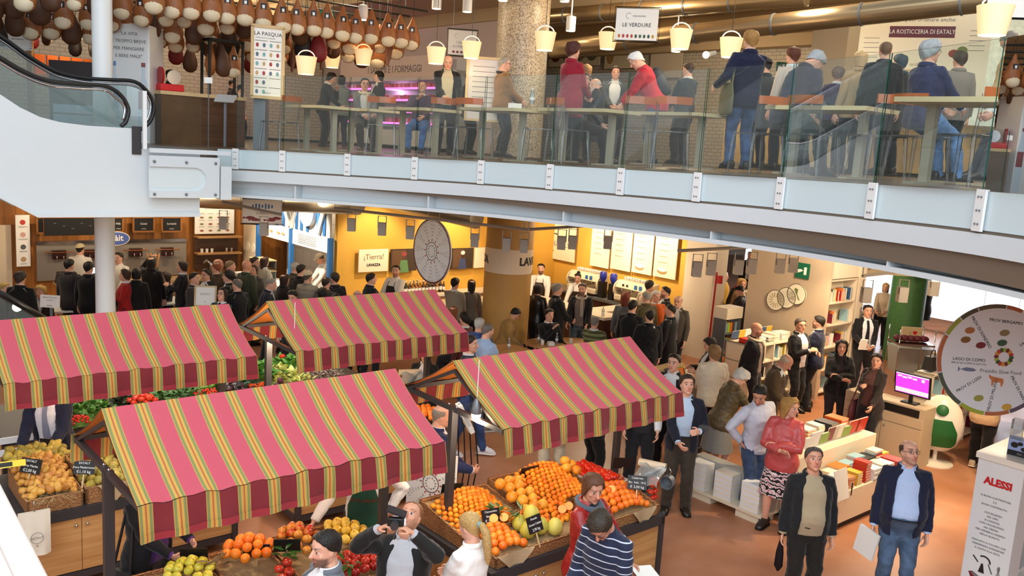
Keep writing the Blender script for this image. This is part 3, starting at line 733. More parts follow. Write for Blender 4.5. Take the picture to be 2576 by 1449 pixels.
        return o
    rv = .0115 if near else None
    # ---- trousers or skirt
    bt, bcx = bot[0], bot[1]; bm = cloth(bcx, bot[2] if len(bot) > 2 else '')
    ex = .012*h/1.74
    tb = MB()
    if bt in ('trousers', 'jeans', 'slim'):
        tb.loft([[Bd(p+Vector((0, 0, dz))) for p in ell((0, tor(z)[2], z*h), tor(z)[0]+ex, tor(z)[1]+ex, 18)] for z in (.45, .48, .52, .555, .585 if tuck else .565)])
        sl_ = {'slim': .92, 'jeans': .97}.get(bt, 1.1)
        for sd in (-1, 1):
            k = kn[sd]; a = an[sd]; e2 = Vector((0, .008*h, -.02*h))
            tb.tube([hip[sd]+Vector((0, 0, .03*h)), hip[sd].lerp(k, .25), hip[sd].lerp(k, .6), k, k.lerp(a, .35), k.lerp(a, .75), a+e2], [.06*h, .064*h, .053*h*(.7+.3*sl_), .043*h*(.6+.4*sl_), .043*h*sl_, .038*h*sl_, .037*h*sl_], 14)
        part('trousers' if bt != 'jeans' else 'jeans', tb, bm, rv, 2, wr_=.009 if near else 0)
    else:
        hem = bot[3] if len(bot) > 3 else .28
        if sit is None:
            rings = []
            for i in range(9):
                z = lerp(.61, hem, i/8); hw, hdp, yc = tor(max(z, .5)); f = 1+.38*max(0, (.52-z))/.25
                rings.append([Bd(p+Vector((0, 0, dz)))+Vector((math.sin(j*2.1)*.008*i/8, math.cos(j*1.9)*.008*i/8, 0)) for j, p in enumerate(ell((0, yc, z*h), (hw+ex)*f, (hdp+ex)*f*1.05, 24, 2.1))])
            tb.loft(rings, cap=True); part('skirt', tb, bm, None)
        else:
            tb.tube([pel, (kn[1]+kn[-1])/2], [(.12*h, .075*h), (.1*h, .05*h)], 16); part('skirt', tb, bm, None)
    # ---- shoes
    sm_ = mat('shoe_'+shoes, hexc(shoes), .35); so_ = mat('sole_'+(sole or '14110f'), hexc(sole or '14110f'), .6)
    for sd in (-1, 1):
        fd = Matrix.Rotation(R(fy[sd])*sd, 3, 'Z') @ Vector((0, 1, 0)); sx = Vector((fd.y, -fd.x, 0)); a = an[sd].copy(); g = a.z-.046*h
        k = MB(); prof = [(-.048, .02, .0, .05), (-.04, .027, 0, .062), (-.01, .028, 0, .07), (.02, .027, 0, .068), (.05, .03, 0, .05), (.085, .03, 0, .036), (.105, .022, 0, .022), (.113, .008, 0, .012)]
        rings = []
        for y, w, zl, zh in prof:
            c = a+fd*y*h; c.z = g; ring = []
            for j in range(10):
                q = 2*pi*j/10; xx = math.cos(q); zz2 = math.sin(q)
                ring.append(c+sx*w*h*math.copysign(abs(xx)**.7, xx)+up0*(.5*(zh)*h*(1+math.copysign(abs(zz2)**.7, zz2))+.004))
            rings.append(ring)
        k.loft(rings); k.mi = 1
        k.loft([[a+fd*y*h*1.03+sx*w*h*1.06*s2+up0*(g-a.z+zz2) for s2, zz2 in ((-1, 0), (1, 0), (1, .016), (-1, .016))] for y, w, *_ in prof])
        part('shoe', k, [sm_, so_])
    # ---- upper garments
    tp = top[0]; tc_ = cloth(top[1], top[2] if len(top) > 2 else '')
    def torso_shell(mb2, z0_, z1_, e, gap=None, th=.05):
        N = 9; rings = []
        for i in range(N):
            z = lerp(z0_, z1_, i/(N-1)); hw, hdp, yc = tor(max(z, .455)); ee = e*h/1.74
            if z > .78: ee *= max(.35, 1-(z-.78)/.09)
            if z < .5: hw += (.5-z)*.12*h; hdp += (.5-z)*.1*h
            if gap is None: rings.append([Bd(p+Vector((0, 0, dz))) for p in ell((0, yc, z*h), hw+ee, hdp+ee, 24)])
            else:
                t = i/(N-1); g = lerp(gap[1], gap[0], t) if len(gap) == 2 else (lerp(gap[2], gap[1], t*2) if t < .5 else lerp(gap[1], gap[0], t*2-1)); o_, in_ = [], []
                for j in range(23):
                    a = g+(2*pi-2*g)*j/22; s_, c2 = math.sin(a), math.cos(a); p_ = 2/2.4
                    ux, uy = math.copysign(abs(s_)**p_, s_), math.copysign(abs(c2)**p_, c2)
                    edge = .004*h if (lapel and z > .6 and (j < 3 or j > 19)) else 0
                    o_.append(Bd(Vector((ux*(hw+ee+edge), yc+uy*(hdp+ee+edge), z*h+dz)))); in_.append(Bd(Vector((ux*(hw+ee-th), yc+uy*(hdp+ee-th), z*h+dz))))
                rings.append(o_+in_[::-1])
        mb2.loft(rings)
    def sleeves(mb2, e, t1=1.0, fat=1):
        for sd in (-1, 1):
            w = wr[sd]; f = .88 if fem else 1; q = [Bd(Vector((sd*.03*h, -.014*h, .818*h+dz))), sh[sd], sh[sd].lerp(el[sd], .35), sh[sd].lerp(el[sd], .8), el[sd], el[sd].lerp(w, .45), el[sd].lerp(w, .95)]
            r_ = [.027*h*f+e, .036*h*f+e, .036*h*f+e, .03*h*f+e, .029*h*f+e, .026*h*f+e, .0205*h*f+e]
            if t1 < 1: q = q[:4]; r_ = [r_[0], r_[1], r_[2], r_[3]*1.15]
            mb2.tube(q, [v*fat for v in r_], 12)
    if tp in ('jacket', 'coat', 'longcoat'):
        ib = MB(); torso_shell(ib, .5 if not tuck else .56, .85, .015 if not tuck else .007); part('shirt', ib, cloth(inner) if isinstance(inner, str) else cloth(*inner), rv, 2, wr_=.004 if near else 0)
        jb = MB(); hem = {'jacket': .455, 'coat': .38, 'longcoat': .25}[tp]
        torso_shell(jb, hem, .842, .036, open_, .06); sleeves(jb, .013)
        jk = part('jacket' if tp == 'jacket' else 'coat', jb, tc_, .0125 if near else None, 2, wr_=.009 if near else 0)
        cb_ = MB(); arc = [a for a in range(50, 311, 20)]
        cb_.tube([Bd(Vector((math.sin(R(a))*.05*h, -.014*h+math.cos(R(a))*.046*h, (.842+.012*(1-math.cos(R(a)))*.5)*h+dz)) if True else None) for a in arc], [(.009*h, .018*h)]*len(arc), 8); part('collar', cb_, tc_)
        if not (isinstance(inner, tuple) or scarf):
            sc_ = MB(); arc = list(range(28, 333, 19)); sc_.tube([Bd(Vector((math.sin(R(a))*.044*h, -.012*h+math.cos(R(a))*.043*h, (.85+.007*(1-math.cos(R(a)))*.5)*h+dz))) for a in arc], [(.005*h, .015*h)]*len(arc), 8); part('shirt_collar', sc_, cloth(inner))
        if lapel:
            for sd in (-1, 1):
                lb = MB()
                def lp_(u, v):
                    z = lerp(.6, .838, v); g = lerp(open_[1], open_[0], (z-hem)/(.842-hem)) if len(open_) == 2 else lerp(open_[1], open_[0], max(0, ((z-hem)/(.842-hem)-.5)*2)); a = g+u*(.02+.42*min(1, v*1.3)*(1 if v < .8 else 1-(v-.8)*2.2))
                    hw, hdp, yc = tor(z); e = (.036*max(.35, 1-max(0, z-.78)/.09)+.007)*h/1.74; s_, c2 = math.sin(a), math.cos(a); p_ = 2/2.4
                    return Bd(Vector((sd*abs(s_)**p_*(hw+e), yc+math.copysign(abs(c2)**p_, c2)*(hdp+e), z*h+dz)))
                lb.grid(lp_, 5, 12); part('lapel', lb, tc_)
        if near: 
            for sd in (-1, 1):
                cf = MB(); d = (wr[sd]-el[sd]).normalized(); cf.tube([wr[sd]-d*.03, wr[sd]+d*.004], [.0225*h, .0222*h], 12); part('cuff', cf, cloth(inner) if isinstance(inner, str) else cloth(*inner))
    else:
        kb = MB(); hem = {'sweater': .49, 'shirt': .46, 'polo': .47, 'vest': .47, 'puffer': .46, 'tunic': .4}[tp]
        torso_shell(kb, hem, .848, .02 if tp != 'puffer' else .04)
        if tp == 'polo': sleeves(kb, .014, .4)
        elif tp != 'vest': sleeves(kb, .011 if tp != 'puffer' else .024)
        part(tp if tp in ('sweater', 'vest') else ('shirt' if tp in ('shirt', 'polo') else 'jacket'), kb, tc_, .0125 if near else None, 2, wr_=.009 if near else 0)
        if tp == 'vest':
            vb = MB(); sleeves(vb, .008); part('shirt', vb, cloth(inner), .0125 if near else None, 2, wr_=.004 if near else 0)
        cb_ = MB(); arc = list(range(20, 341, 20)); cc = cloth(inner) if tp in ('sweater', 'vest') and isinstance(inner, str) else tc_
        cb_.tube([Bd(Vector((math.sin(R(a))*.043*h, -.012*h+math.cos(R(a))*.042*h, (.846+.008*(1-math.cos(R(a)))*.5)*h+dz))) for a in arc], [(.006*h, .014*h)]*len(arc), 8); part('collar', cb_, cc)
    def front(z, x=0, e=.03):
        hw, hdp, yc = tor(z); k = max(0, 1-(abs(x)*h/(hw+e))**2.4)**(1/2.4); return Bd(Vector((x*h, yc+(hdp+e)*k, z*h+dz)))
    if tie:
        tb = MB(); zs = [.835, .81, .76, .7, .64, .58]; tb.loft([[front(z, sx*w, e) for sx, e in ((-1, .016), (1, .016), (1, .024), (-1, .024))] for z, w in zip(zs, (.012, .014, .014, .018, .022, .022))]); part('tie', tb, cloth(tie))
    if belt:
        b2 = MB(); hw, hdp, yc = tor(.575); ring = ell((0, yc, .575*h+dz), hw+.017, hdp+.017, 24); b2.tube([Bd(p) for p in ring], [(.012*h, .004)]*24, 6, loop=True, up=(0, 0, 1)); part('belt', b2, mat('belt_leather', (30, 22, 18), .4))
    if apron:
        ab = MB(); ac_, hem = apron[0], (apron[1] if len(apron) > 1 else .34); nz = 10
        def ap(u_, v_, off):
            z = lerp(hem, .76, v_); w = .1 if z < .62 else lerp(.1, .058, (z-.62)/.14); x = (u_*2-1)*w; q = front(max(z, .5), x*.92, .034+off)
            if z < .5: q = Vector((x*h, q.y+.01, z*h+dz))
            return q
        ab.grid(lambda a, b: ap(a, b, 0), 10, nz); ab.grid(lambda a, b: ap(a, b, -.006), 10, nz)
        apo = part('apron', ab, cloth(ac_)); sb = MB()
        for sx in (-1, 1): sb.tube([front(.755, sx*.05, .036), front(.8, sx*.047, .026), Bd(Vector((sx*.046*h, -.02*h, .846*h+dz)))], .006, 5)
        part('strap', sb, cloth(ac_), par=apo)
        if len(apron) > 2:
            me = text_mesh(apron[2], .05, .001); tb = MB(); tb.add([front(.68+v.co.y/h*1.0, v.co.x/h*1.0, .042) for v in me.vertices], [list(p.vertices) for p in me.polygons]); part('lettering', tb, cloth(apron[3]), par=apo)
    if scarf:
        sb = MB(); n_ = 14
        sb.tube([Bd(Vector((math.sin(2*pi*j/n_)*.056*h, -.008*h+math.cos(2*pi*j/n_)*.056*h, (.838+.014*math.cos(2*pi*j/n_+pi))*h+dz))) for j in range(n_)], [(.024*h, .015*h)]*n_, 8, loop=True)
        sb.tube([front(.83, -.02, .03), front(.77, -.025, .04), front(.68, -.03, .042), front(.62, -.032, .04)], [(.02, .03), (.03, .018), (.036, .014), (.036, .01)], 8); part('scarf', sb, cloth(scarf, 'knit'))
    # ---- hair
    st_, hc = hair[0], hair[1]; hb = MB(); hm = mat('hair_'+hc, hexc(hc), .55, bump=.9, bscale=70, spec=.4, var=.4, vscale=60)
    SP = dict(short=(.86, .68, .5, .12, .065, .012), crop=(.85, .66, .5, .14, .022, 0), thin=(.93, .7, .52, .14, .03, 0), full=(.84, .6, .42, .02, .085, .03), curly=(.82, .56, .3, 0, .12, .09), bob=(.84, .35, .02, -.05, .08, .01), long=(.86, .3, -.35, -.55, .07, .02), wavy=(.85, .3, -.25, -.4, .12, .085), ring=(.9, .62, .5, .12, .035, 0), tied=(.86, .62, .45, .1, .035, 0), bald=None)
    sp = SP[st_]
    if sp:
        zf_, zt, zs, zb_, th, amp = sp; seed = rnd.random()*30; nu = 36 if near else 22; nv = 14 if near else 9
        a_ring = st_ == 'ring'
        def hairline(p):
            a = abs(p); return hl0(a)+.045*noise.noise((p*4, seed, 0))
        def hl0(a):
            if a < .75: return lerp(zf_, zf_-.03, a/.75)
            if a < 1.25: return lerp(zf_-.03, zt, (a-.75)/.5)
            if a < 1.6: return lerp(zt, zs, (a-1.25)/.35)
            return lerp(zs, zb_, (a-1.6)/(pi-1.6))
        def hp_(uu, ww):
            p = -pi+2*pi*uu; inner_ = ww < .4; v = (1-ww/.4) if inner_ else (ww-.4)/.6; z0_ = hairline(p); zt_ = 1.0 if st_ != 'ring' else .8
            z = lerp(z0_, zt_, v**.85); e = -.03 if inner_ else th*min(1, .25+v*5)
            if a_ring and abs(p) < 1.25: e = -.04
            elif a_ring and not inner_: e = th*max(0, min(1, v*5, (1-v)*4))
            if inner_ and z < .3: e = .03
            q = head_pt(max(z, .34) if abs(p) > 1.0 else z, p, e if inner_ else e*(1-v**40)); q.z = z+(max(0, z-.75)*4*e if not inner_ else 0)
            if z < .3: q.y -= .04*(.3-z); q.x *= 1-.12*(.3-z)
            if amp and not inner_:
                k = noise.noise((q.x*6+seed, q.y*6, q.z*6)); k += .5*noise.noise((q.x*13+seed, q.y*13, q.z*9)); q += Vector((q.x, q.y, (q.z-.5)*.6)).normalized()*k*amp*min(1, v*4+.3)
            return hw_(q)
        hb.grid(hp_, nu, nv, close_u=True); ho = part('hair', hb, hm)
        if st_ == 'tied' and len(hair) > 2:
            pb = MB()
            if hair[2] == 'tail': pb.tube([hw_((0, -.42, .6)), hw_((0, -.6, .62)), hw_((.05, -.72, .35)), hw_((.08, -.7, -.1)), hw_((.1, -.66, -.6)), hw_((.1, -.62, -.85))], [.07*u, .13*u, .17*u, .17*u, .12*u, .03*u], 10); part('ponytail', pb, hm, par=ho); k = MB(); k.tube([hw_((0, -.5, .61)), hw_((0, -.56, .615))], [.12*u, .12*u], 10); part('hair_tie', k, mat('hair_tie', (120, 180, 200), .5), par=ho)
            else: pb.ball(hw_((0, -.4, .95)), .2*u, 10); part('bun', pb, hm, par=ho)
    if cap:
        cb_ = MB(); cb_.loft([[hw_(head_pt(z, 2*pi*j/20, .05)+Vector((0, 0, dz2))) for j in range(20)] for z, dz2 in ((.72, 0), (.8, .02), (.88, .05), (.94, .07), (.985, .08))])
        if len(cap) < 3:
            sg = -1 if len(cap) > 1 else 1
            cb_.loft([[hw_((x, sg*y_, .73)), hw_((x, sg*y_, .76))] for x, y_ in ((-.28, .2), (-.22, .5), (0, .66), (.22, .5), (.28, .2))][:0] or [[hw_((x, sg*(.2+.0*k), .735+k)) for x in (-.28, 0, .28)]+[hw_((x, sg*y2, .7+k)) for x, y2 in ((.22, .56), (0, .68), (-.22, .56))] for k in (0, .03)])
        part('cap' if len(cap) < 3 else 'hat', cb_, cloth(cap[0]))
    if glasses:
        gb_ = MB()
        for sx in (-1, 1):
            gb_.tube([hw_((sx*.145+.1*math.cos(a_*pi/6), .425, .53+.075*math.sin(a_*pi/6))) for a_ in range(12)], .0022, 5, loop=True)
            gb_.tube([hw_((sx*.245, .42, .545)), hw_((sx*.345, .1, .53)), hw_((sx*.345, -.05, .5))], .002, 5)
        gb_.tube([hw_((-.045, .43, .54)), hw_((.045, .43, .54))], .002, 5); part('glasses', gb_, mat('frame_black'))
    J = dict(body=body, wr={k: loc+Rz @ v for k, v in wr.items()}, hd={k: Rz @ v for k, v in hd_.items()}, loc=loc, Rz=Rz, sh={k: loc+Rz @ v for k, v in sh.items()}, hip={k: loc+Rz @ v for k, v in hip.items()}, front=lambda z, x=0, e=.03: loc+Rz @ front(z, x, e), h=h, hw=lambda v: loc+Rz @ hw_(v))
    return J
mat('frame_black', (16, 16, 18), .3)
P = person
J = {}
J['navy'] = P('tall balding person in navy blazer and open pale blue shirt, white book held low', 2285, 1108, 165, 1.8, hair=('ring', '4a3a30'), glasses=True, beard=.35, near=True, top=('jacket', '1b2038'), inner='b4c8ec', bot=('jeans', '3c4f66', 'jean'), arms=('pocket', 'down'), hy=22, hp=14, belly=1.6, belt=1, lapel=True, open_=(.45, .62, .5))
J['old'] = P('elderly person in black jacket over beige sweater gazing up, folded umbrella in hand', 2047, 1127, 178, 1.72, hair=('short', '4a4440'), skin=1, near=True, top=('jacket', '16171a'), inner=('a89678', 'knit'), bot=('trousers', '1b1714'), arms=('pocket', 'down'), hp=16, belly=1, open_=(.5, .62, .62))
J['teal'] = P('person in pale grey shirt and jeans with teal sneakers, legs crossed', 1912, 975, 205, 1.78, hair=('short', '17130f'), skin=1, beard=.35, near=True, top=('shirt', 'c2c4d2'), bot=('jeans', '2a3850', 'jean'), shoes='1f9c92', sole='f0f0ea', arms=('down', 'hip'), legs='cross', hy=-48, hp=-22, lean=8, tilt=6)
J['red'] = P('blonde person in coral leather jacket and white scroll-print skirt, arms folded', 1990, 998, 150, 1.69, fem=True, hair=('wavy', 'b08548'), near=True, top=('puffer', 'c05050', 'leather'), bot=('skirt', 'ece6e2', 'scroll', .27), shoes='2a221e', arms=('cross', 'cross'), hy=70, hp=-4)
J['blazer'] = P('long-haired person in dark blazer and sky blue shirt beside the awning corner, looking up', 1728, 944, 172, 1.8, hair=('full', '3a2c24'), near=True, top=('jacket', '191d2c'), inner='bcd2ea', bot=('trousers', '3c352d'), arms=('hold', 'front'), hp=10, hy=14, lapel=True, belt=1)
J['redcoat'] = P('brown-haired person in red leather coat and slate scarf holding a white sheet', 0, 0, -128, 1.75, at=S(5.4, 5.02), fem=True, hair=('bob', '5c3822'), skin=1, near=True, top=('coat', '96201f', 'leather'), inner='2a3440', scarf='465260', arms=((.12, .24, .48), (.04, .2, .62)), elbow=(1, -.5, -.5), wide=1.08, hy=-28, hp=-14, open_=(.5, .4, .3), belly=.6)
J['polo'] = P('person in navy striped pullover bending over, glasses on nose', 1500, 1306, 140, 1.78, hair=('full', '33291f'), skin=1, near=True, glasses=True, top=('sweater', '242a42', 'stc4c8d6'), inner='242a42', arms=('low', 'low'), lean=16, hp=-38, hy=8, belly=1.2)
J['photo'] = P('person in dark jacket tilting back to photograph upward with both arms raised', 1046, 1268, 172, 1.76, hair=('thin', '8a5a3a'), skin=1, near=True, beard=.4, top=('jacket', '1d1b1a'), inner='b6b6ba', arms=('up', 'up'), hp=42, hy=-10, belly=1.2, open_=(.4, .55, .5), elbow=(1, .5, -.4))
J['blond'] = P('blonde ponytailed person in white shirt seen from behind at the mandarin baskets', 1182, 1290, 48, 1.66, fem=True, hair=('tied', 'b8935a', 'tail'), near=True, top=('shirt', 'f0eeea'), arms=('front', 'fwd'), hp=-12)
J['greysuit'] = P('dark-bearded person in grey suit, head and shoulders showing at the picture bottom', 822, 1340, 118, 1.78, hair=('short', '1a1512'), near=True, beard=.75, top=('jacket', '6a6e76'), inner='e6e8ec', arms=('down', 'down'), hp=-4, hy=12, lapel=True)
J['vendor'] = P('vendor in white shirt and long green apron reaching toward the yellow apples', 0, 0, 188, 1.74, at=S(4.27, 6.95), near=True, top=('shirt', 'f0ece8'), bot=('trousers', '22262a'), apron=('1b4a38', .3, 'VALFRUTTA', 'b8322c'), arms=('hip', (.3, .2, .5)), lean=12)
J['purple'] = P('person in purple top and black coat under the front awning', 0, 0, -110, 1.68, at=S(2.32, 7.3), fem=True, hair=('bob', '3a2a20'), near=True, top=('coat', '17171b'), inner='4e2c78', arms=('fwd', 'front'), belly=1, open_=(.5, .5, .5))
J['suitv'] = P('person in navy suit and grey tie standing among pears and salad greens', 0, 0, 184, 1.8, at=S(2.3, 10.35), near=True, hair=('short', '241a14'), top=('jacket', '1a2038'), inner='f0f0f4', tie='8d92a6', arms=('table', 'table'), lean=10)
J['baldblue'] = P('bald person in blue jacket behind the dark stall post', 1112, 1021, -72, 1.72, hair=('ring', '8c8278'), near=True, top=('jacket', '24305c'), inner='e8e8ea', arms=('front', 'fwd'), hp=-8)
J['jeans'] = P('person in navy pullover, jeans and white sneakers beside the weighing stand', 0, 0, -95, 1.8, at=onZ(1168, 1146, 0), hair=('short', '2a1e16'), near=True, top=('sweater', '1e263c'), bot=('jeans', '26365a', 'jean'), shoes='e6e6ee', sole='ffffff', arms=('down', 'chin'), legs='walk')
J['ltblue'] = P('person in light blue shirt with cropped hair and beard, back to the ochre column', 1228, 815, -52, 1.74, hair=('crop', '6c6660'), beard=.5, near=True, top=('shirt', '9fb8dc'), bot=('jeans', '57523f'), shoes='8a8a86', sole='e8e8e8', arms=('front', 'front'), hp=-8)
P('grey-haired person in blue padded jacket next to the light blue shirt', 1206, 800, -25, 1.72, hair=('crop', 'b4b0aa'), near=True, top=('puffer', '2c4a86', 'quilt'), arms=('front', 'front'))
P('person in khaki trousers showing under the mandarin stall awning', 0, 0, 8, 1.76, at=onZ(1385, 1218, 0), near=True, top=('jacket', '5a4a38'), bot=('trousers', 'cabfa6'), arms=('front', 'front'))
P('person in black jacket gesturing with one open hand behind the citrus', 0, 0, -65, 1.7, at=onZ(1478, 1232, 0), fem=True, near=True, hair=('bob', '2a1e18'), top=('jacket', '131418'), bot=('slim', '121216'), arms=('reach', 'point'))
P('person in dark waistcoat with rolled white shirt sleeves behind the tomatoes', 0, 0, 170, 1.8, at=onZ(1600, 1232, 0), near=True, top=('vest', '2a2a2e'), inner='e8eaf2', arms=('low', 'low'), lean=6)
P('person in long black coat standing behind the white-sleeved vendor', 0, 0, 150, 1.78, at=onZ(1668, 1195, 0), near=True, top=('coat', '18181a'), arms=('down', 'front'))
P('curly-haired person in cream jacket turned toward the bookshop', 1799, 872, 12, 1.7, hair=('curly', '8c6b45'), near=True, top=('puffer', 'dccfb8'), bot=('trousers', '1d1b1b'), arms=('front', 'hold'))
P('dark-haired person reading close behind the cream jacket', 1782, 850, 95, 1.66, fem=True, hair=('bob', '1a1310'), top=('coat', '2b2523'), arms=('hold', 'hold'), hp=-25)
P('grey-curled person in olive quilted jacket and grey skirt bending over magazines', 1876, 934, -70, 1.68, fem=True, hair=('curly', 'cbc7bf'), near=True, top=('coat', '57482f', 'quilt'), bot=('skirt', '85817d', '', .27), arms=('front', 'reach'), lean=20, hp=-25)
P('balding person in long brown coat looking down at the book table', 1990, 898, -115, 1.74, hair=('ring', 'c4b096'), skin=1, near=True, top=('coat', '4b3a26'), beard=.3, arms=('front', 'fwd'), lean=12, hp=-30, open_=(.12, .12))
P('shaven-headed person in dark jacket and loose beige scarf by the bookshelves', 1903, 812, -125, 1.75, hair=('bald', '3a2a20'), skin=1, beard=.6, near=True, top=('jacket', '17171d'), inner='7a6862', scarf='cdb699', arms=('back', 'back'))
P('person in glasses and black jacket with pale shirt, facing a talking companion', 2014, 802, -140, 1.76, hair=('short', '4a423b'), glasses=True, skin=1, near=True, top=('jacket', '131318'), inner='d6cfd2', arms=('hold', 'chest'), hy=-20)
P('person in midnight blue jacket gesturing to the one in glasses', 2062, 803, 62, 1.78, hair=('short', '19130f'), beard=.6, near=True, top=('jacket', '1a1f38'), inner='e0dcd8', bot=('trousers', '16161c'), arms=('chest', 'hold'), legs='wide')
P('long curly dark-haired person in black jacket with arms folded', 2119, 857, 168, 1.68, fem=True, hair=('wavy', '1c1412'), near=True, top=('jacket', '101014'), inner='2a2026', bot=('slim', '2c292e'), arms=('cross', 'cross'), open_=(.3, .1, .1))
J['bag'] = P('short dark-haired person in brown cardigan carrying a plum shoulder bag', 2208, 891, 128, 1.66, fem=True, hair=('full', '1a1212'), near=True, top=('coat', '2e2725'), inner='5a3a38', arms=('low', 'chest'), hy=20)
J['suitbook'] = P('person in black suit and tie holding a pale book before the white desk', 2184, 768, 178, 1.8, hair=('short', '1c1512'), near=True, top=('jacket', '14151c'), inner='e6e8f0', tie='1a1a28', arms=('front', 'fwd'))
P('blonde person behind the bright service desk', 2230, 712, 150, 1.68, fem=True, hair=('long', 'd2ab66'), top=('sweater', 'cdb9a4'), arms=('table', 'table'))
P('person in black at the desk beyond the green column', 0, 0, 60, 1.74, at=onY(2322, 800, 23), hair=('bob', '121010'), top=('coat', '16161a'), arms=('front', 'front'))
P('person in beige jacket and black trousers, head hidden by the round hanging disc', 0, 0, -35, 1.74, at=onZ(2456, 1188, 0), near=True, top=('puffer', 'caa982'), bot=('trousers', '131316'), shoes='d8c8a8', sole='efe8d8', arms=('fwd', 'fwd'), legs='walk')
# far group past the white pillar
for a in (('person in flat black cap and padded jacket reading at the far counter', 1858, 720, 75, dict(top=('puffer', '17191f', 'quilt'), cap=('101012', 1, 1), hair=('crop', '3a3430'), arms=('hold', 'hold'), hp=-25, h=1.7)),
          ('blonde person with glasses and scarf behind the black cap', 1870, 704, 172, dict(fem=True, hair=('long', 'b98a4c'), glasses=True, scarf='b8a894', top=('coat', '8a7258'), h=1.66)),
          ('person with a dark backpack walking away past the white pillar', 1902, 686, 20, dict(hair=('crop', '241c18'), skin=3, top=('jacket', '1a1b20'), h=1.76)),
          ('shaven person in brown jacket turned to the far counter', 1922, 692, 40, dict(hair=('crop', '6a5648'), skin=3, top=('jacket', '3a2a26'), h=1.74)),
          ('dark-clothed person standing far behind in the daylight', 1888, 634, 170, dict(top=('coat', '15151a'), h=1.7)),
          ('dark-haired person in black at the far daylight counter', 1914, 637, 175, dict(fem=True, hair=('short', '15110f'), top=('jacket', '141418'), h=1.72)),
          ('white-haired person in yellow at the far counter', 0, 0, -120, dict(at=onY(1822, 706, 22.5), hair=('full', 'dcd8cc'), top=('sweater', 'd2a02a'), h=1.64)),
          ('curly blonde person with red scarf bent over the far counter', 0, 0, -60, dict(at=onY(1846, 722, 21.5), fem=True, hair=('curly', 'c0a070'), scarf='c02820', top=('coat', '1a1a1c'), lean=20, h=1.66))):
    P(a[0], a[1], a[2], a[3], **a[4])
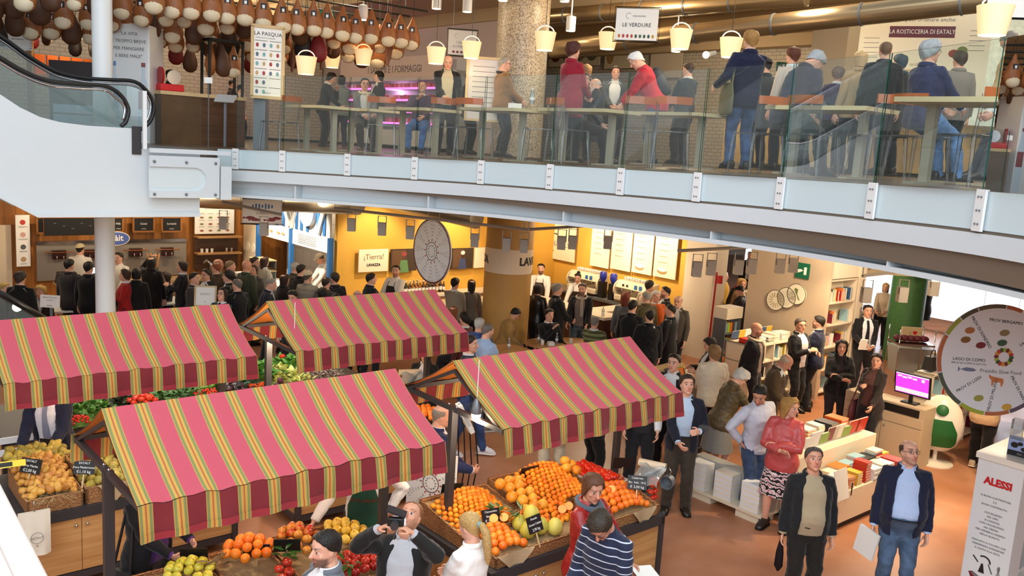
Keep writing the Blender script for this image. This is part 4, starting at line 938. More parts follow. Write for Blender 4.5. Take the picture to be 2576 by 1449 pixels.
# ---- coffee bar crowd
def group_of(rows):
    for a in rows: P(a[0], a[1], a[2], a[3], **a[4])
group_of((
 ('barista in white shirt and brown apron at the coffee counter', 1362, 664, 172, dict(hair=('short', '17120e'), beard=.8, top=('shirt', 'f0ece4'), apron=('3a2a22', .4), arms=('low', 'low'), h=1.78)),
 ('barista with hair in a bun reaching over the counter', 1454, 688, 165, dict(fem=True, hair=('tied', '1c1411', 'bun'), top=('shirt', 'efeae2'), apron=('3a2a22', .4), arms=('low', 'reach'), lean=16, h=1.66)),
 ('grey-haired person in black coat leaning at the coffee counter', 1402, 714, -75, dict(hair=('full', '8c8a84'), top=('coat', '17181b'), inner='b8b6b0', arms=('low', 'front'), h=1.78)),
 ('bearded person in dark jacket and grey scarf seated against the counter', 1466, 714, 165, dict(hair=('short', '3a3430'), beard=.8, top=('jacket', '15161a'), inner='8a7a70', scarf='a89a88', bot=('jeans', '40464e', 'jean'), arms=('low', 'low'), h=1.76)),
 ('person in black drinking from a white espresso cup at the round table', 1382, 778, -150, dict(sit=.45, hair=('full', '231a14'), top=('sweater', '121317'), arms=('low', 'chin'), h=1.76)),
 ('grey-haired person in green striped pullover seated with back turned', 1497, 796, -20, dict(sit=.45, hair=('crop', '8a8680'), near=True, top=('sweater', '84885c', 'hs4e5236'), arms=('table', 'table'), h=1.76)),
 ('person in tan jacket seated before the ochre column, reading a phone', 1303, 778, -95, dict(sit=.45, hair=('full', '15110f'), near=True, top=('puffer', 'a8844c'), arms=('front', 'front'), lean=14, hp=-25, h=1.74)),
 ('person in black leather jacket half behind the ochre column', 0, 0, -30, dict(at=onY(1352, 742, 18.3), hair=('bob', '15100f'), fem=True, top=('puffer', '17171a', 'leather'), h=1.68)),
 ('person with long red curls at the far end of the coffee counter', 1574, 738, -20, dict(fem=True, hair=('wavy', '7a3420'), top=('sweater', '6a6c72'), h=1.66)),
 ('dark-haired person in black suit seen from behind beside the red curls', 1592, 756, -30, dict(hair=('short', '15120f'), top=('jacket', '15161c'), inner='e8e8ea', h=1.78)),
 ('grey-haired person in olive jacket at the coffee counter', 1628, 733, 20, dict(hair=('crop', '9c988e'), top=('jacket', '5a5238'), h=1.8)),
 ('white-haired person in orange pullover facing the hall', 1651, 732, -160, dict(hair=('full', 'dcdad2'), top=('sweater', 'd4621e'), h=1.74)),
 ('tall person in cream shirt at the coffee counter', 1634, 706, -35, dict(hair=('short', '2c231d'), top=('shirt', 'd8c8b0'), h=1.84)),
 ('dark-bearded person in jacket at the counter end', 1676, 724, 100, dict(hair=('short', '1c1510'), beard=.7, top=('jacket', '24222a'), h=1.78)),
 ('person in black suit, back turned, in the middle of the coffee queue', 1636, 780, 5, dict(hair=('crop', '17130f'), top=('jacket', '121318'), inner='d8d8da', h=1.76, near=True)),
 ('person in dark coat turned aside at the back of the coffee queue', 1690, 766, 60, dict(hair=('crop', '2c2722'), top=('coat', '17181c'), h=1.76)),
 ('fair balding person in grey suit facing left beside the dark counter', 1708, 744, 150, dict(hair=('ring', 'b09a78'), top=('jacket', '4e4a42'), inner='c8c6c2', glasses=True, arms=('pocket', 'front'), h=1.76)),
 ('smiling barman in white shirt and dark apron under the coffee posters', 997, 668, 150, dict(hair=('short', '1a1410'), beard=.5, top=('shirt', 'e6ddd0'), apron=('2c2220', .4), arms=('low', 'low'), hy=25, h=1.8)),
 ('person in dark suit leaning toward the barman', 933, 688, -60, dict(hair=('short', '1a1412'), top=('jacket', '15161d'), inner='b8c2cc', h=1.76)),
 ('person in grey hooded top at the bottle shelf, back turned', 1145, 700, -25, dict(hair=('short', '14110f'), top=('sweater', '8c8272'), arms=('front', 'front'), h=1.74)),
 ('long dark-haired person before the bottles, close to the ochre column', 1187, 708, 10, dict(fem=True, hair=('long', '1a1210'), top=('sweater', '6a6258'), h=1.66)),
 ('auburn-haired person seated behind the far awning corner', 1140, 772, -20, dict(fem=True, hair=('long', '7a4220'), top=('coat', '3a2a24'), h=1.66, sit=.55)),
 ('curly dark-haired person seated beside the auburn one', 1172, 782, 60, dict(hair=('curly', '1a1311'), top=('sweater', '5a2c2a'), h=1.7, sit=.5)),
 ('glasses-wearing person peering out under the far awning end', 1072, 872, 170, dict(fem=True, hair=('long', '241a15'), glasses=True, top=('coat', '17181b'), h=1.6)),
))
# ---- fish counter crowd
group_of((
 ('cook in white jacket and cream cap bending over the fish counter', 800, 640, 120, dict(hair=('crop', '5a4a38'), cap=('d8ccb4',), top=('shirt', 'f0ece4'), arms=('reach', 'reach'), lean=22, hp=-10, h=1.76)),
 ('long brown-haired person facing the fish counter', 665, 646, -40, dict(fem=True, hair=('long', '3a241a'), top=('sweater', 'b0a898'), h=1.68)),
 ('bald person in dark green jacket at the edge of the fish crowd', 620, 655, -35, dict(hair=('bald', '5a3a28'), skin=1, glasses=True, top=('jacket', '3a4030'), h=1.82)),
 ('young dark-haired person looking over a shoulder near the white doors', 640, 646, -100, dict(hair=('full', '2c1f17'), top=('sweater', '8c7c66'), h=1.72)),
 ('white-haired person leaning at the fish counter in drab jacket', 742, 660, -50, dict(hair=('crop', 'bab6ac'), top=('jacket', '4a4438'), h=1.74)),
 ('dark-haired person in black at the fish counter, back turned', 757, 664, -30, dict(hair=('short', '1c1512'), top=('jacket', '17161a'), h=1.76)),
 ('person in grey checked shirt and beige cap, back turned', 774, 682, -20, dict(hair=('crop', '5a5248'), cap=('b0a48c', 1), near=True, top=('shirt', '8c8476'), h=1.78)),
 ('person in navy jacket with pale collar bending beside the fish crowd', 684, 700, -80, dict(hair=('crop', '8c8880'), top=('jacket', '1a1e2c'), inner='b8c4dc', lean=12, h=1.74)),
 ('long dark-haired person behind the navy jacket', 715, 690, -40, dict(fem=True, hair=('long', '2c1a14'), top=('coat', '1c1718'), h=1.66)),
 ('short-haired person in grey jacket at the yellow wall end', 820, 698, -20, dict(hair=('crop', '241d18'), top=('jacket', '3c3a3c'), h=1.74)),
 ('bearded person in dark suit beside the ochre wall corner', 843, 695, 40, dict(hair=('short', '2a211b'), beard=.5, top=('jacket', '1a1a20'), h=1.76)),
 ('dark-haired person lowering their eyes behind the far awning ridge', 735, 732, 170, dict(hair=('full', '17120f'), top=('sweater', '2a2c34'), hp=-20, h=1.68)),
 ('black curly-haired person showing just above the far awning', 812, 727, 20, dict(hair=('curly', '120f0e'), top=('coat', '17171a'), h=1.64)),
 ('dark-haired person ducking behind the far awning', 845, 736, 0, dict(hair=('full', '17130f'), top=('coat', '1a1a1e'), h=1.62)),
 ('bald person whose crown shows over the far awning ridge', 900, 731, 20, dict(hair=('ring', 'a08a70'), top=('coat', '1f1d1e'), h=1.62)),
 ('dark-haired person beside the bald crown behind the awning', 935, 737, -10, dict(hair=('short', '201813'), top=('coat', '1f1d20'), h=1.62)),
))
# ---- gelato counter crowd
group_of((
 ('server in white shirt and cream cap, back turned at the gelato taps', 201, 614, 5, dict(hair=('crop', '241a14'), cap=('d8c89c', 1), top=('shirt', 'ece4d4'), arms=('front', 'front'), h=1.8)),
 ('server in white shirt with round badge beside the slim column', 299, 636, 170, dict(hair=('short', '241a14'), top=('shirt', 'e2dacc'), arms=('low', 'low'), h=1.72)),
 ('dark-haired person with shoulder strap waiting at the till', 173, 653, -10, dict(hair=('short', '120f0d'), top=('jacket', '2a2628'), h=1.76)),
 ('dark-haired person in black pressed against the slim column', 222, 655, 0, dict(hair=('short', '120f0d'), top=('jacket', '121116'), h=1.76)),
 ('grey-haired person in drab scarf seated by the wine bottle', 190, 697, -140, dict(hair=('crop', '8a867c'), scarf='8c8470', top=('jacket', '4a453c'), arms=('table', 'table'), sit=.45, h=1.78)),
 ('blond short-haired person facing out behind the pale sign', 103, 720, 178, dict(fem=True, hair=('curly', 'c8a45c'), top=('coat', '2a2426'), sit=.45, h=1.68)),
 ('brown-haired person with chin in hand near the descending handrail', 53, 728, -110, dict(fem=True, hair=('bob', '4a3524'), top=('coat', '2a2630'), arms=('chin', 'table'), sit=.45, h=1.68)),
 ('blond person cut by the picture edge behind the handrail', 8, 712, -90, dict(fem=True, hair=('full', 'b89a58'), top=('coat', '4a4238'), sit=.45, h=1.7)),
 ('person in black with back turned below the hanging menu strip', 50, 678, 0, dict(hair=('full', '3a332c'), top=('coat', '101012'), h=1.76)),
 ('dark-haired person with back turned, seated left of the slim column', 225, 702, -20, dict(hair=('full', '1a1412'), top=('coat', '2a2320'), sit=.45, h=1.78)),
 ('brown-haired person in red jacket eating beside the slim column', 316, 678, 115, dict(fem=True, hair=('bob', '3a261a'), top=('sweater', 'a01c1c'), arms=('chest', 'chest'), h=1.66)),
 ('long black-haired person at the white table, back turned', 334, 706, -30, dict(fem=True, hair=('long', '14100f'), top=('coat', '17161a'), sit=.45, h=1.72)),
 ('dark-haired person in black between the column and the breadsticks', 343, 674, 20, dict(fem=True, hair=('bob', '100d0c'), top=('coat', '121216'), h=1.66)),
 ('tall long-haired person raising a phone by the breadsticks', 380, 647, 5, dict(fem=True, hair=('long', '120d0b'), top=('coat', '141216'), arms=('up', 'down'), h=1.76)),
 ('person in navy coat and pale scarf talking with a raised palm', 418, 690, 130, dict(fem=True, hair=('bob', '33241a'), scarf='a88a88', top=('coat', '1f2230'), arms=('table', 'chest'), sit=.45, h=1.76)),
 ('dark-haired person in black with glass in hand, facing left', 460, 658, 110, dict(fem=True, hair=('bob', '2c201a'), top=('sweater', '191820'), arms=('chest', 'low'), h=1.7)),
 ('dark-haired person in grey suit with lifted chin, near the wooden sign', 488, 686, -95, dict(hair=('short', '1f1712'), top=('jacket', '3a3638'), h=1.72)),
 ('person in glasses drinking wine in the gelato crowd', 520, 678, 150, dict(hair=('full', '2c211a'), glasses=True, top=('coat', '1c1a20'), arms=('chin', 'low'), h=1.7)),
 ('bald person with a bag strap by the dark shelves', 548, 652, -60, dict(hair=('ring', 'a88a6a'), skin=1, top=('jacket', '7a6a52'), h=1.76)),
 ('red-haired person by the beer tap', 545, 655, 60, dict(hair=('crop', '8a4a2a'), top=('jacket', '4a3c30'), h=1.76)),
 ('fair-haired person turned to the white doors', 578, 654, -60, dict(hair=('crop', '8a7454'), top=('jacket', '2c2a2c'), h=1.76)),
 ('dark-curled person holding a bottle in the gelato crowd', 576, 680, 100, dict(hair=('curly', '15110f'), top=('coat', '1c1a1c'), arms=('chest', 'low'), h=1.72)),
 ('grey-haired person in black coat with white shirt cuff, head bowed', 598, 702, 60, dict(hair=('crop', '6a665e'), top=('coat', '15161a'), inner='d8dce4', h=1.74)),
 ('person in dark green blouse holding a paper beside the wooden sign', 562, 726, 165, dict(fem=True, hair=('long', '1f1713'), glasses=True, near=True, top=('sweater', '28403c'), arms=('low', 'fwd'), hp=12, h=1.66)),
 ('brown-haired person in grey behind the beer glasses', 640, 672, 170, dict(fem=True, hair=('bob', '4a3424'), top=('coat', '57524c'), h=1.64)),
))
# ---- gallery
Z2 = zf
def U(label, x, y, yaw, **k): return P(label, x, y, yaw, z0=zf, **k)
SG = dict(sit=.45)
U('dark-haired counter hand slicing at the ham counter', 428, 175, -60, hair=('full', '15110f'), top=('sweater', '1c1a22'), arms=('table', 'table'), h=1.7)
U('person in dark clothes behind the ham counter', 584, 200, -70, hair=('crop', '1c1512'), top=('jacket', '2a2022'), h=1.62)
U('ham server in pink-white shirt and dark cap', 604, 214, -50, hair=('crop', '1c1512'), cap=('1c1a1c', 1), top=('shirt', 'e0c8c4'), h=1.6)
U('dark-haired person eating bent over the high table', 838, 184, -90, fem=True, hair=('bob', '1a1412'), top=('sweater', '2a2c32'), arms=('chin', 'table'), lean=12, hp=-15, h=1.72)
U('person with short dark bob in pale grey jacket seen from behind', 860, 191, 20, fem=True, hair=('bob', '2a2320'), near=True, top=('jacket', '8c979c'), bot=('slim', '3a4250'), arms=('chest', 'front'), h=1.7)
U('person in grey blazer, cream scarf and dark glasses seated at the snack table', 918, 198, -160, hair=('short', '1a1512'), glasses=True, near=True, top=('jacket', '6c7074'), scarf='d6cdb0', arms=('table', 'front'), sit=.55, h=1.78)
U('person in black beret walking by the lit meat case', 955, 180, 110, hair=('bob', '1f1815'), cap=('141214', 1, 1), top=('coat', '1c1a1e'), h=1.7)
U('grey-bearded person in purple pullover seated under the balustrade', 1064, 207, 175, hair=('ring', 'b0a49a'), beard=.5, near=True, top=('sweater', '4a3c54'), bot=('jeans', '2c4f86', 'jean'), arms=('table', 'chin'), sit=.5, hp=15, h=1.76)
U('bald elderly person in black jacket and pale scarf carrying papers', 1128, 140, -170, hair=('bald', 'b0a090'), near=True, top=('jacket', '17171b'), inner='b8b098', arms=('low', 'front'), hp=-15, h=1.8)
U('dark-haired person in brown hooded jacket behind the paper holder', 1183, 182, -110, hair=('full', '241a15'), near=True, top=('puffer', '3a2e28'), arms=('front', 'front'), h=1.68)
U('bald person in glasses and rust jacket before the mosaic column', 1268, 145, -80, hair=('crop', '9c948a'), glasses=True, near=True, top=('puffer', '8a6438'), scarf='1f1f24', arms=('front', 'front'), h=1.76)
U('blurred dark-haired person bending over food at the high table', 1312, 196, 150, fem=True, hair=('bob', '3a3438'), top=('coat', '6a5a50'), arms=('table', 'table'), lean=15, h=1.64)
U('curly auburn person in crimson cardigan standing at the table', 1442, 108, -50, fem=True, hair=('curly', '4a2018'), near=True, top=('coat', '8e1a2c'), inner='4a2a2c', arms=('front', 'front'), h=1.76)
U('dark-bobbed person in black leather seated with cheek in hand', 1466, 184, -110, fem=True, hair=('bob', '241c1a'), near=True, top=('puffer', '1f2226', 'leather'), arms=('low', 'face'), sit=.5, h=1.7)
U('laughing white-bearded person opposite the leather jacket', 1500, 198, 120, hair=('ring', 'd0c8c0'), beard=.7, top=('coat', '3a3e44'), arms=('front', 'front'), sit=.5, h=1.7)
U('person in grey coat facing out behind the gallery table', 1550, 168, 178, hair=('full', '3a3028'), top=('coat', '3c444c'), arms=('front', 'front'), h=1.7)
U('streaked-haired person behind the crimson cardigan', 1478, 160, 10, fem=True, hair=('bob', '8a6a48'), top=('coat', '4a3c38'), h=1.66)
J['backpack'] = U('white-haired person in red jacket stooping with a dark backpack', 1590, 136, 82, hair=('full', 'e0dedb'), near=True, top=('puffer', 'b02a38'), bot=('jeans', '3a4a66', 'jean'), arms=('reach', 'reach'), lean=28, hp=-15, h=1.78)
U('grey-brown-haired person in dark jumper, back turned, behind the stool backs', 1734, 158, 35, hair=('crop', '4a3c34'), near=True, top=('sweater', '343a40'), arms=('front', 'front'), h=1.66)
J['bagman'] = U('tall sandy-haired person in navy blazer and jeans, canvas bag over the shoulder', 1892, 78, 10, hair=('full', 'a0743c'), near=True, top=('jacket', '151a34'), inner='b8ccd8', bot=('jeans', '34486a', 'jean'), arms=('side', 'front'), h=1.86)
U('person in dark cap behind the navy blazer', 1930, 148, 20, hair=('crop', '1a1614'), cap=('17161a', 1), top=('coat', '1d2022'), h=1.72)
U('auburn-haired person in pale top beyond the table', 1998, 120, 15, fem=True, hair=('full', '5a2a18'), top=('sweater', 'cbb8a8'), h=1.74)
J['lanyard'] = U('grey-haired person in charcoal suit with blue lanyard bent over a phone', 2066, 140, -62, hair=('full', '9ca0a2'), near=True, top=('jacket', '33394a'), inner='d8dce4', arms=('front', 'hold'), sit=.62, lean=24, hp=-30, h=1.8)
U('blond-bobbed person in tan jacket among the standing crowd', 2168, 130, 10, fem=True, hair=('bob', 'c8a878'), top=('jacket', 'b89a72'), h=1.68)
U('brown-haired person in black with shoulder strap, back turned', 2230, 108, -15, hair=('crop', '6a5240'), near=True, top=('jacket', '1c1d20'), h=1.76)
U('dark-haired person with teal scarf behind the balustrade', 2268, 138, 15, hair=('full', '3a4a54'), scarf='1d4a5c', top=('jacket', '1c2226'), h=1.7)
J['blueblaz'] = U('grey-curled person in bright navy blazer and jeans perched at the far table', 2342, 104, -70, hair=('curly', '9ea4a8'), near=True, glasses=True, top=('jacket', '262c50'), inner='d0d4dc', bot=('jeans', '48648a', 'jean'), arms=('table', 'table'), sit=.62, h=1.8)
U('dark-haired person in grey jacket facing the menu board', 2418, 130, 0, hair=('full', '3a2f28'), top=('jacket', '7c7670'), h=1.72)
U('grey-haired person in beige raincoat leaning on the near table', 2530, 84, 100, hair=('crop', '7a746c'), near=True, beard=.4, top=('coat', 'c4a678'), arms=('table', 'table'), lean=26, hp=-20, h=1.82)
U('person in white jacket cut by the picture edge', 2590, 130, 80, fem=True, hair=('bob', '5a4a3c'), near=True, top=('jacket', 'dcdcd8'), bot=('slim', '4a4c54'), arms=('table', 'table'), sit=.6, lean=10, h=1.74)
U('grey-curled person in purple among the crowd before the menu board', 2110, 170, -20, fem=True, hair=('curly', '6a5a54'), top=('sweater', '33264c'), h=1.62)
# ================================================================ produce
def fruit_mat(key, a, b, sc=12, rough=.4, bump=.15):
    m = mat(key, a, rough, bump=bump, bscale=220); n = m.node_tree.nodes; l = m.node_tree.links
    tc = n.new('ShaderNodeTexCoord'); t = n.new('ShaderNodeTexNoise'); t.inputs['Scale'].default_value = sc; l.new(tc.outputs['Object'], t.inputs['Vector'])
    oi = n.new('ShaderNodeObjectInfo'); f = math_node(m, 'ADD', t.outputs['Fac'], math_node(m, 'MULTIPLY', math_node(m, 'SUBTRACT', oi.outputs['Random'], .5), .5))
    l.new(ramp(m, [(.32, a), (.68, b)], f, 'LINEAR').outputs[0], n['Principled BSDF'].inputs['Base Color']); return m
def fruit_mesh(name, prof, m, n=14, stem=None):
    mb = MB(); mb.lathe(prof, n)
    if stem: mb.mi = 1; mb.tube([(0, 0, prof[-1][1]-.004), (.004, 0, prof[-1][1]+stem)], .0025, 5)
    return mb.mesh(name, [m, mat('stalk', (86, 62, 34), .8)], 70)
def sph(r, sq=1, dim=.1):
    P = []
    for i in range(11):
        a = pi*i/10; P.append((max(.0006, r*math.sin(a)), -r*sq*math.cos(a)*(1-dim*(1-math.sin(a))**2)))
    return P
pear_p = [(.001, -.04), (.02, -.038), (.034, -.026), (.039, -.008), (.036, .012), (.025, .03), (.017, .044), (.011, .053), (.001, .056)]
FR = dict(
 mandarin=fruit_mesh('mandarin', sph(.029, .86, .12), fruit_mat('mandarin_peel', (236, 120, 8), (250, 156, 26))),
 orange=fruit_mesh('orange', sph(.04, .97, .05), fruit_mat('orange_peel', (236, 104, 14), (250, 140, 34))),
 grapefruit=fruit_mesh('grapefruit', sph(.056, .93, .06), fruit_mat('grapefruit_peel', (226, 140, 28), (244, 174, 54))),
 pomelo=fruit_mesh('pomelo', [(.001, -.075), (.04, -.07), (.07, -.04), (.078, -.005), (.07, .035), (.05, .066), (.028, .086), (.001, .095)], fruit_mat('pomelo_peel', (186, 176, 62), (212, 200, 96), 8)),
 tomato=fruit_mesh('tomato', sph(.045, .8, .2), fruit_mat('tomato_skin', (206, 44, 22), (228, 76, 40), 6, .2, 0), 14, .004),
 cherry=fruit_mesh('cherry_tomato', sph(.017, 1, .05), fruit_mat('cherry_skin', (196, 34, 20), (222, 62, 36), 6, .2, 0), 10),
 navel=fruit_mesh('orange', sph(.044, .98, .05), fruit_mat('navel_peel', (224, 108, 14), (242, 140, 34))),
 apple=fruit_mesh('apple', sph(.041, .92, .22), fruit_mat('apple_red', (176, 36, 26), (218, 150, 60), 16, .25, 0), 14, .012),
 redapple=fruit_mesh('apple', sph(.041, .95, .22), fruit_mat('apple_dark', (150, 22, 24), (196, 60, 40), 16, .22, 0), 14, .012),
 yellow=fruit_mesh('apple', sph(.042, .97, .2), fruit_mat('apple_yellow', (222, 178, 50), (240, 206, 84), 8, .3, 0), 14, .012),
 greenapple=fruit_mesh('apple', sph(.042, .92, .2), fruit_mat('apple_green', (190, 186, 46), (220, 208, 78), 8, .3, 0), 14, .012),
 pear=fruit_mesh('pear', pear_p, fruit_mat('pear_russet', (176, 112, 42), (206, 152, 62), 22, .5), 12, .018),
 greenpear=fruit_mesh('pear', [(r*1.25, z*1.15) for r, z in pear_p], fruit_mat('pear_green', (140, 124, 44), (190, 166, 70), 22, .5), 12, .018))
def put(kind, p, label, cat, group, tilt=.5, sc=1, nm=None):
    o = bpy.data.objects.new(nm or FR[kind].name, FR[kind]); COL.objects.link(o); o.location = p
    o.rotation_euler = (rnd.uniform(-tilt, tilt), rnd.uniform(-tilt, tilt), rnd.uniform(0, 6.28)); s_ = sc*rnd.uniform(.94, 1.06); o.scale = (s_, s_, s_)
    return tag(o, label, cat, group)
def heap(kind, r, cs, ct, ls, lt, zfun, label, cat, group, ang=0, tilt=.5, shape='box', nmax=999, jit=.12, sc=1):
    """one fruit deep over a mound or a tilted bed; ls, lt half lengths along the hall grid"""
    k = 0; dx, dy = 2*r, 2*r*.87; c, s_ = math.cos(ang), math.sin(ang)
    for j in range(-40, 41):
        for i in range(-40, 41):
            a = i*dx+(j % 2)*r; b = j*dy
            if shape == 'box' and (abs(a) > ls or abs(b) > lt): continue
            if shape == 'oval' and (a/ls)**2+(b/lt)**2 > 1: continue
            if k >= nmax: return
            u, v = a+rnd.uniform(-jit, jit)*r, b+rnd.uniform(-jit, jit)*r
            s0, t0 = cs+u*c-v*s_, ct+u*s_+v*c
            put(kind, S(s0, t0, zfun(u/ls, v/lt)+r*sc), label, cat, group, tilt, sc); k += 1
def dome(z0, h, tiltz=0): return lambda u, v: z0+h*max(0, 1-(u*u+v*v)*.55)+tiltz*v
def tray(z0, z1): return lambda u, v: z0+(z1-z0)*(v+1)/2
# ---- wicker baskets
M_wick = mat('wicker', (150, 100, 56), .7, bump=1, bscale=40); _n = M_wick.node_tree.nodes; _l = M_wick.node_tree.links
_w = _n.new('ShaderNodeTexWave'); _w.inputs['Scale'].default_value = 22; _w.bands_direction = 'Z'; _w.inputs['Distortion'].default_value = 5; _w.inputs['Detail Scale'].default_value = 3; _tc = _n.new('ShaderNodeTexCoord'); _l.new(_tc.outputs['Object'], _w.inputs['Vector'])
_l.new(ramp(M_wick, [(.1, (84, 50, 26)), (.6, (160, 108, 62)), (1, (186, 136, 84))], _w.outputs['Fac'], 'LINEAR').outputs[0], _n['Principled BSDF'].inputs['Base Color'])
M_straw = mat('straw', (168, 140, 96), .9, bump=1, bscale=120, var=.3, vscale=60); M_burlap = mat('burlap', (176, 148, 112), .95, bump=.8, bscale=150, var=.1, vscale=90)
def basket(label, s0, s1, t0, t1, z0=.862, hf=.12, hb=.3, bed=None, cloth_=None):
    L, D = s1-s0, t1-t0; b = thing('wicker_basket', label, 'basket', S(s0, t0, z0), TH, 'wicker display baskets')
    m = MB(); w = .02
    def wall(p, q, ha, hb_):
        d = Vector((q[0]-p[0], q[1]-p[1], 0)); n = Vector((-d.y, d.x, 0)).normalized()*w; P_, Q_ = Vector((*p, 0)), Vector((*q, 0))
        m.add([P_, Q_, Q_+n, P_+n, P_+Vector((0, 0, ha)), Q_+Vector((0, 0, hb_)), Q_+n+Vector((0, 0, hb_)), P_+n+Vector((0, 0, ha))], [(3, 2, 1, 0), (4, 5, 6, 7), (0, 1, 5, 4), (1, 2, 6, 5), (2, 3, 7, 6), (3, 0, 4, 7)])
    wall((0, 0), (L, 0), hf, hf); wall((L, 0), (L, D), hf, hb); wall((L, D), (0, D), hb, hb); wall((0, D), (0, 0), hb, hf); m.build('basket_body', M_wick, b, 30)
    r = MB(); r.tube([(0, .01, hf), (L, .01, hf), (L-.01, D, hb), (.01, D, hb)], .014, 6, loop=True); r.build('rim', M_wick, b, 180)
    bd = MB(); bf, bk = (hf-.03, hb-.03) if bed is None else bed
    bd.grid(lambda u, v: (w+u*(L-2*w), w+v*(D-2*w), lerp(bf, bk, v)+.012*noise.noise((u*9, v*9, s0))), 16, 12); bd.build('straw_bed', M_straw, b, 60)
    if cloth_:
        c = MB(); x0, x1 = cloth_
        c.grid(lambda u, v: ((lerp(x0, x1, u)), -.012-.01*math.sin(u*9)-.02*v, hf+.02-v*.2*(1-abs(2*u-1))*1.0), 14, 8); c.build('burlap', M_burlap, b, 60)
    return b
# mandarin stall
basket('wicker basket of small mandarins next to the dark post', 4.68, 5.5, 5.9, 6.62, hf=.12, hb=.22)
basket('wicker basket of pomelos and loose oranges, burlap over its rim', 4.7, 5.95, 5.44, 5.88, hf=.1, hb=.14, cloth_=(.0, .42))
basket('wicker basket heaped with grapefruit and mandarins', 5.53, 6.5, 5.9, 6.62, hf=.14, hb=.26)
basket('wicker basket of oranges at the stall corner, burlap tucked inside', 6.05, 6.88, 5.44, 5.88, hf=.1, hb=.2, cloth_=(.4, .75))
heap('mandarin', .03, 5.06, 6.2, .33, .29, lambda u, v: .98+.07*v+.09*max(0, 1-u*u), 'small mandarin heaped beside the dark stall post', 'mandarin', 'mandarins by the post', tilt=1)
heap('mandarin', .031, 6.05, 6.17, .33, .3, lambda u, v: 1.04+.08*v+.1*max(0, 1-u*u*.8), 'mandarin in the big mound behind the red leather coat', 'mandarin', 'mandarins in the big mound', tilt=1)
heap('grapefruit', .057, 5.56, 6.12, .16, .24, lambda u, v: 1.06+.07*v+.03*(1-u*u), 'yellow grapefruit between the two mandarin mounds', 'grapefruit', 'grapefruit between mandarins', tilt=1)
for s, t, z in ((6.42, 6.4, 1.22), (6.33, 6.28, 1.2), (6.45, 6.25, 1.16), (6.5, 6.38, 1.17)): put('grapefruit', S(s, t, z), 'yellow grapefruit at the edge of the big mandarin mound', 'grapefruit', 'grapefruit by the mound')
heap('mandarin', .031, 5.62, 5.79, .34, .14, lambda u, v: .985+.05*v, 'mandarin with leaf scattered behind the pomelos', 'mandarin', 'loose leafy mandarins', tilt=1, jit=.5)
heap('orange', .041, 4.93, 5.68, .17, .2, lambda u, v: .955+.03*v+.05*max(0, 1-u*u), 'deep orange in the burlap-lined basket by the ponytail', 'orange', 'oranges by the ponytail', tilt=1)
for s, t, z in ((5.22, 5.62, 1.03), (5.38, 5.62, 1.03), (5.24, 5.76, 1.04), (5.4, 5.77, 1.05), (5.31, 5.68, 1.14), (5.5, 5.55, 1.02)): put('pomelo', S(s, t, z), 'pale green pomelo on straw in the front basket', 'pomelo', 'pomelos on straw', tilt=.25)
heap('orange', .04, 6.45, 5.66, .33, .19, lambda u, v: .98+.07*v+.08*max(0, 1-u*u), 'orange in the corner basket behind the leather coat', 'orange', 'oranges in the corner basket', tilt=1)
cr = thing('crate', 'white crate of tomatoes at the back corner of the citrus stall', 'crate', S(6.55, 5.92, .862), TH)
c_ = MB(); 
for a_ in ((0, .4, 0, .02), (0, .4, .62, .64), (0, .02, 0, .64), (.38, .4, 0, .64)): c_.bb(*a_, 0, .2)
c_.bb(0, .4, 0, .64, .1, .13); c_.build('crate_body', mat('crate_white', (214, 204, 190), .6), cr, 20)
heap('tomato', .043, 6.75, 6.24, .16, .29, lambda u, v: .995+.06*max(0, 1-u*u), 'tomato in the white corner crate', 'tomato', 'tomatoes in the white crate', sc=1.1)
for i, (dx, dz) in enumerate(((0, 0), (.05, .02), (-.01, -.08), (.045, -.075), (.02, -.15), (.05, -.14), (.0, .06))): put('tomato', onZ(1640, 1215, 1.0)+Vector((dx, .02*(i % 2), dz-.02)), 'red tomato hanging in the net bag below the bag roll', 'tomato', 'netted tomatoes', sc=.8)
def half(p, nrm, r, label, grp):
    o = thing('orange_half', label, 'orange half', p, 0, grp); o.rotation_euler = Vector(nrm).to_track_quat('Z', 'Y').to_euler()
    MB().lathe([(.001, -r*.95), (r*.6, -r*.78), (r*.95, -r*.3), (r, 0)], 16).build('peel', FR['orange'].materials[0], o, 60); MB().lathe([(.001, .001), (r*.93, .001)], 16, cap=False).build('flesh', mat('orange_flesh', (244, 168, 60), .3, var=.2, vscale=60), o, 0)
for k, (s, t, z) in enumerate(((5.0, 5.86, 1.11), (5.1, 5.83, 1.11), (5.75, 5.72, 1.08), (5.86, 5.74, 1.08), (6.42, 5.7, 1.15))):
    half(S(s, t, z), Vector((-.1, -.75, .6)), .043, 'cut orange half set on the '+('corner basket' if k == 4 else 'heap behind the pomelos' if k > 1 else 'burlap-lined oranges'), None if k == 4 else 'cut oranges '+('a' if k > 1 else 'b'))
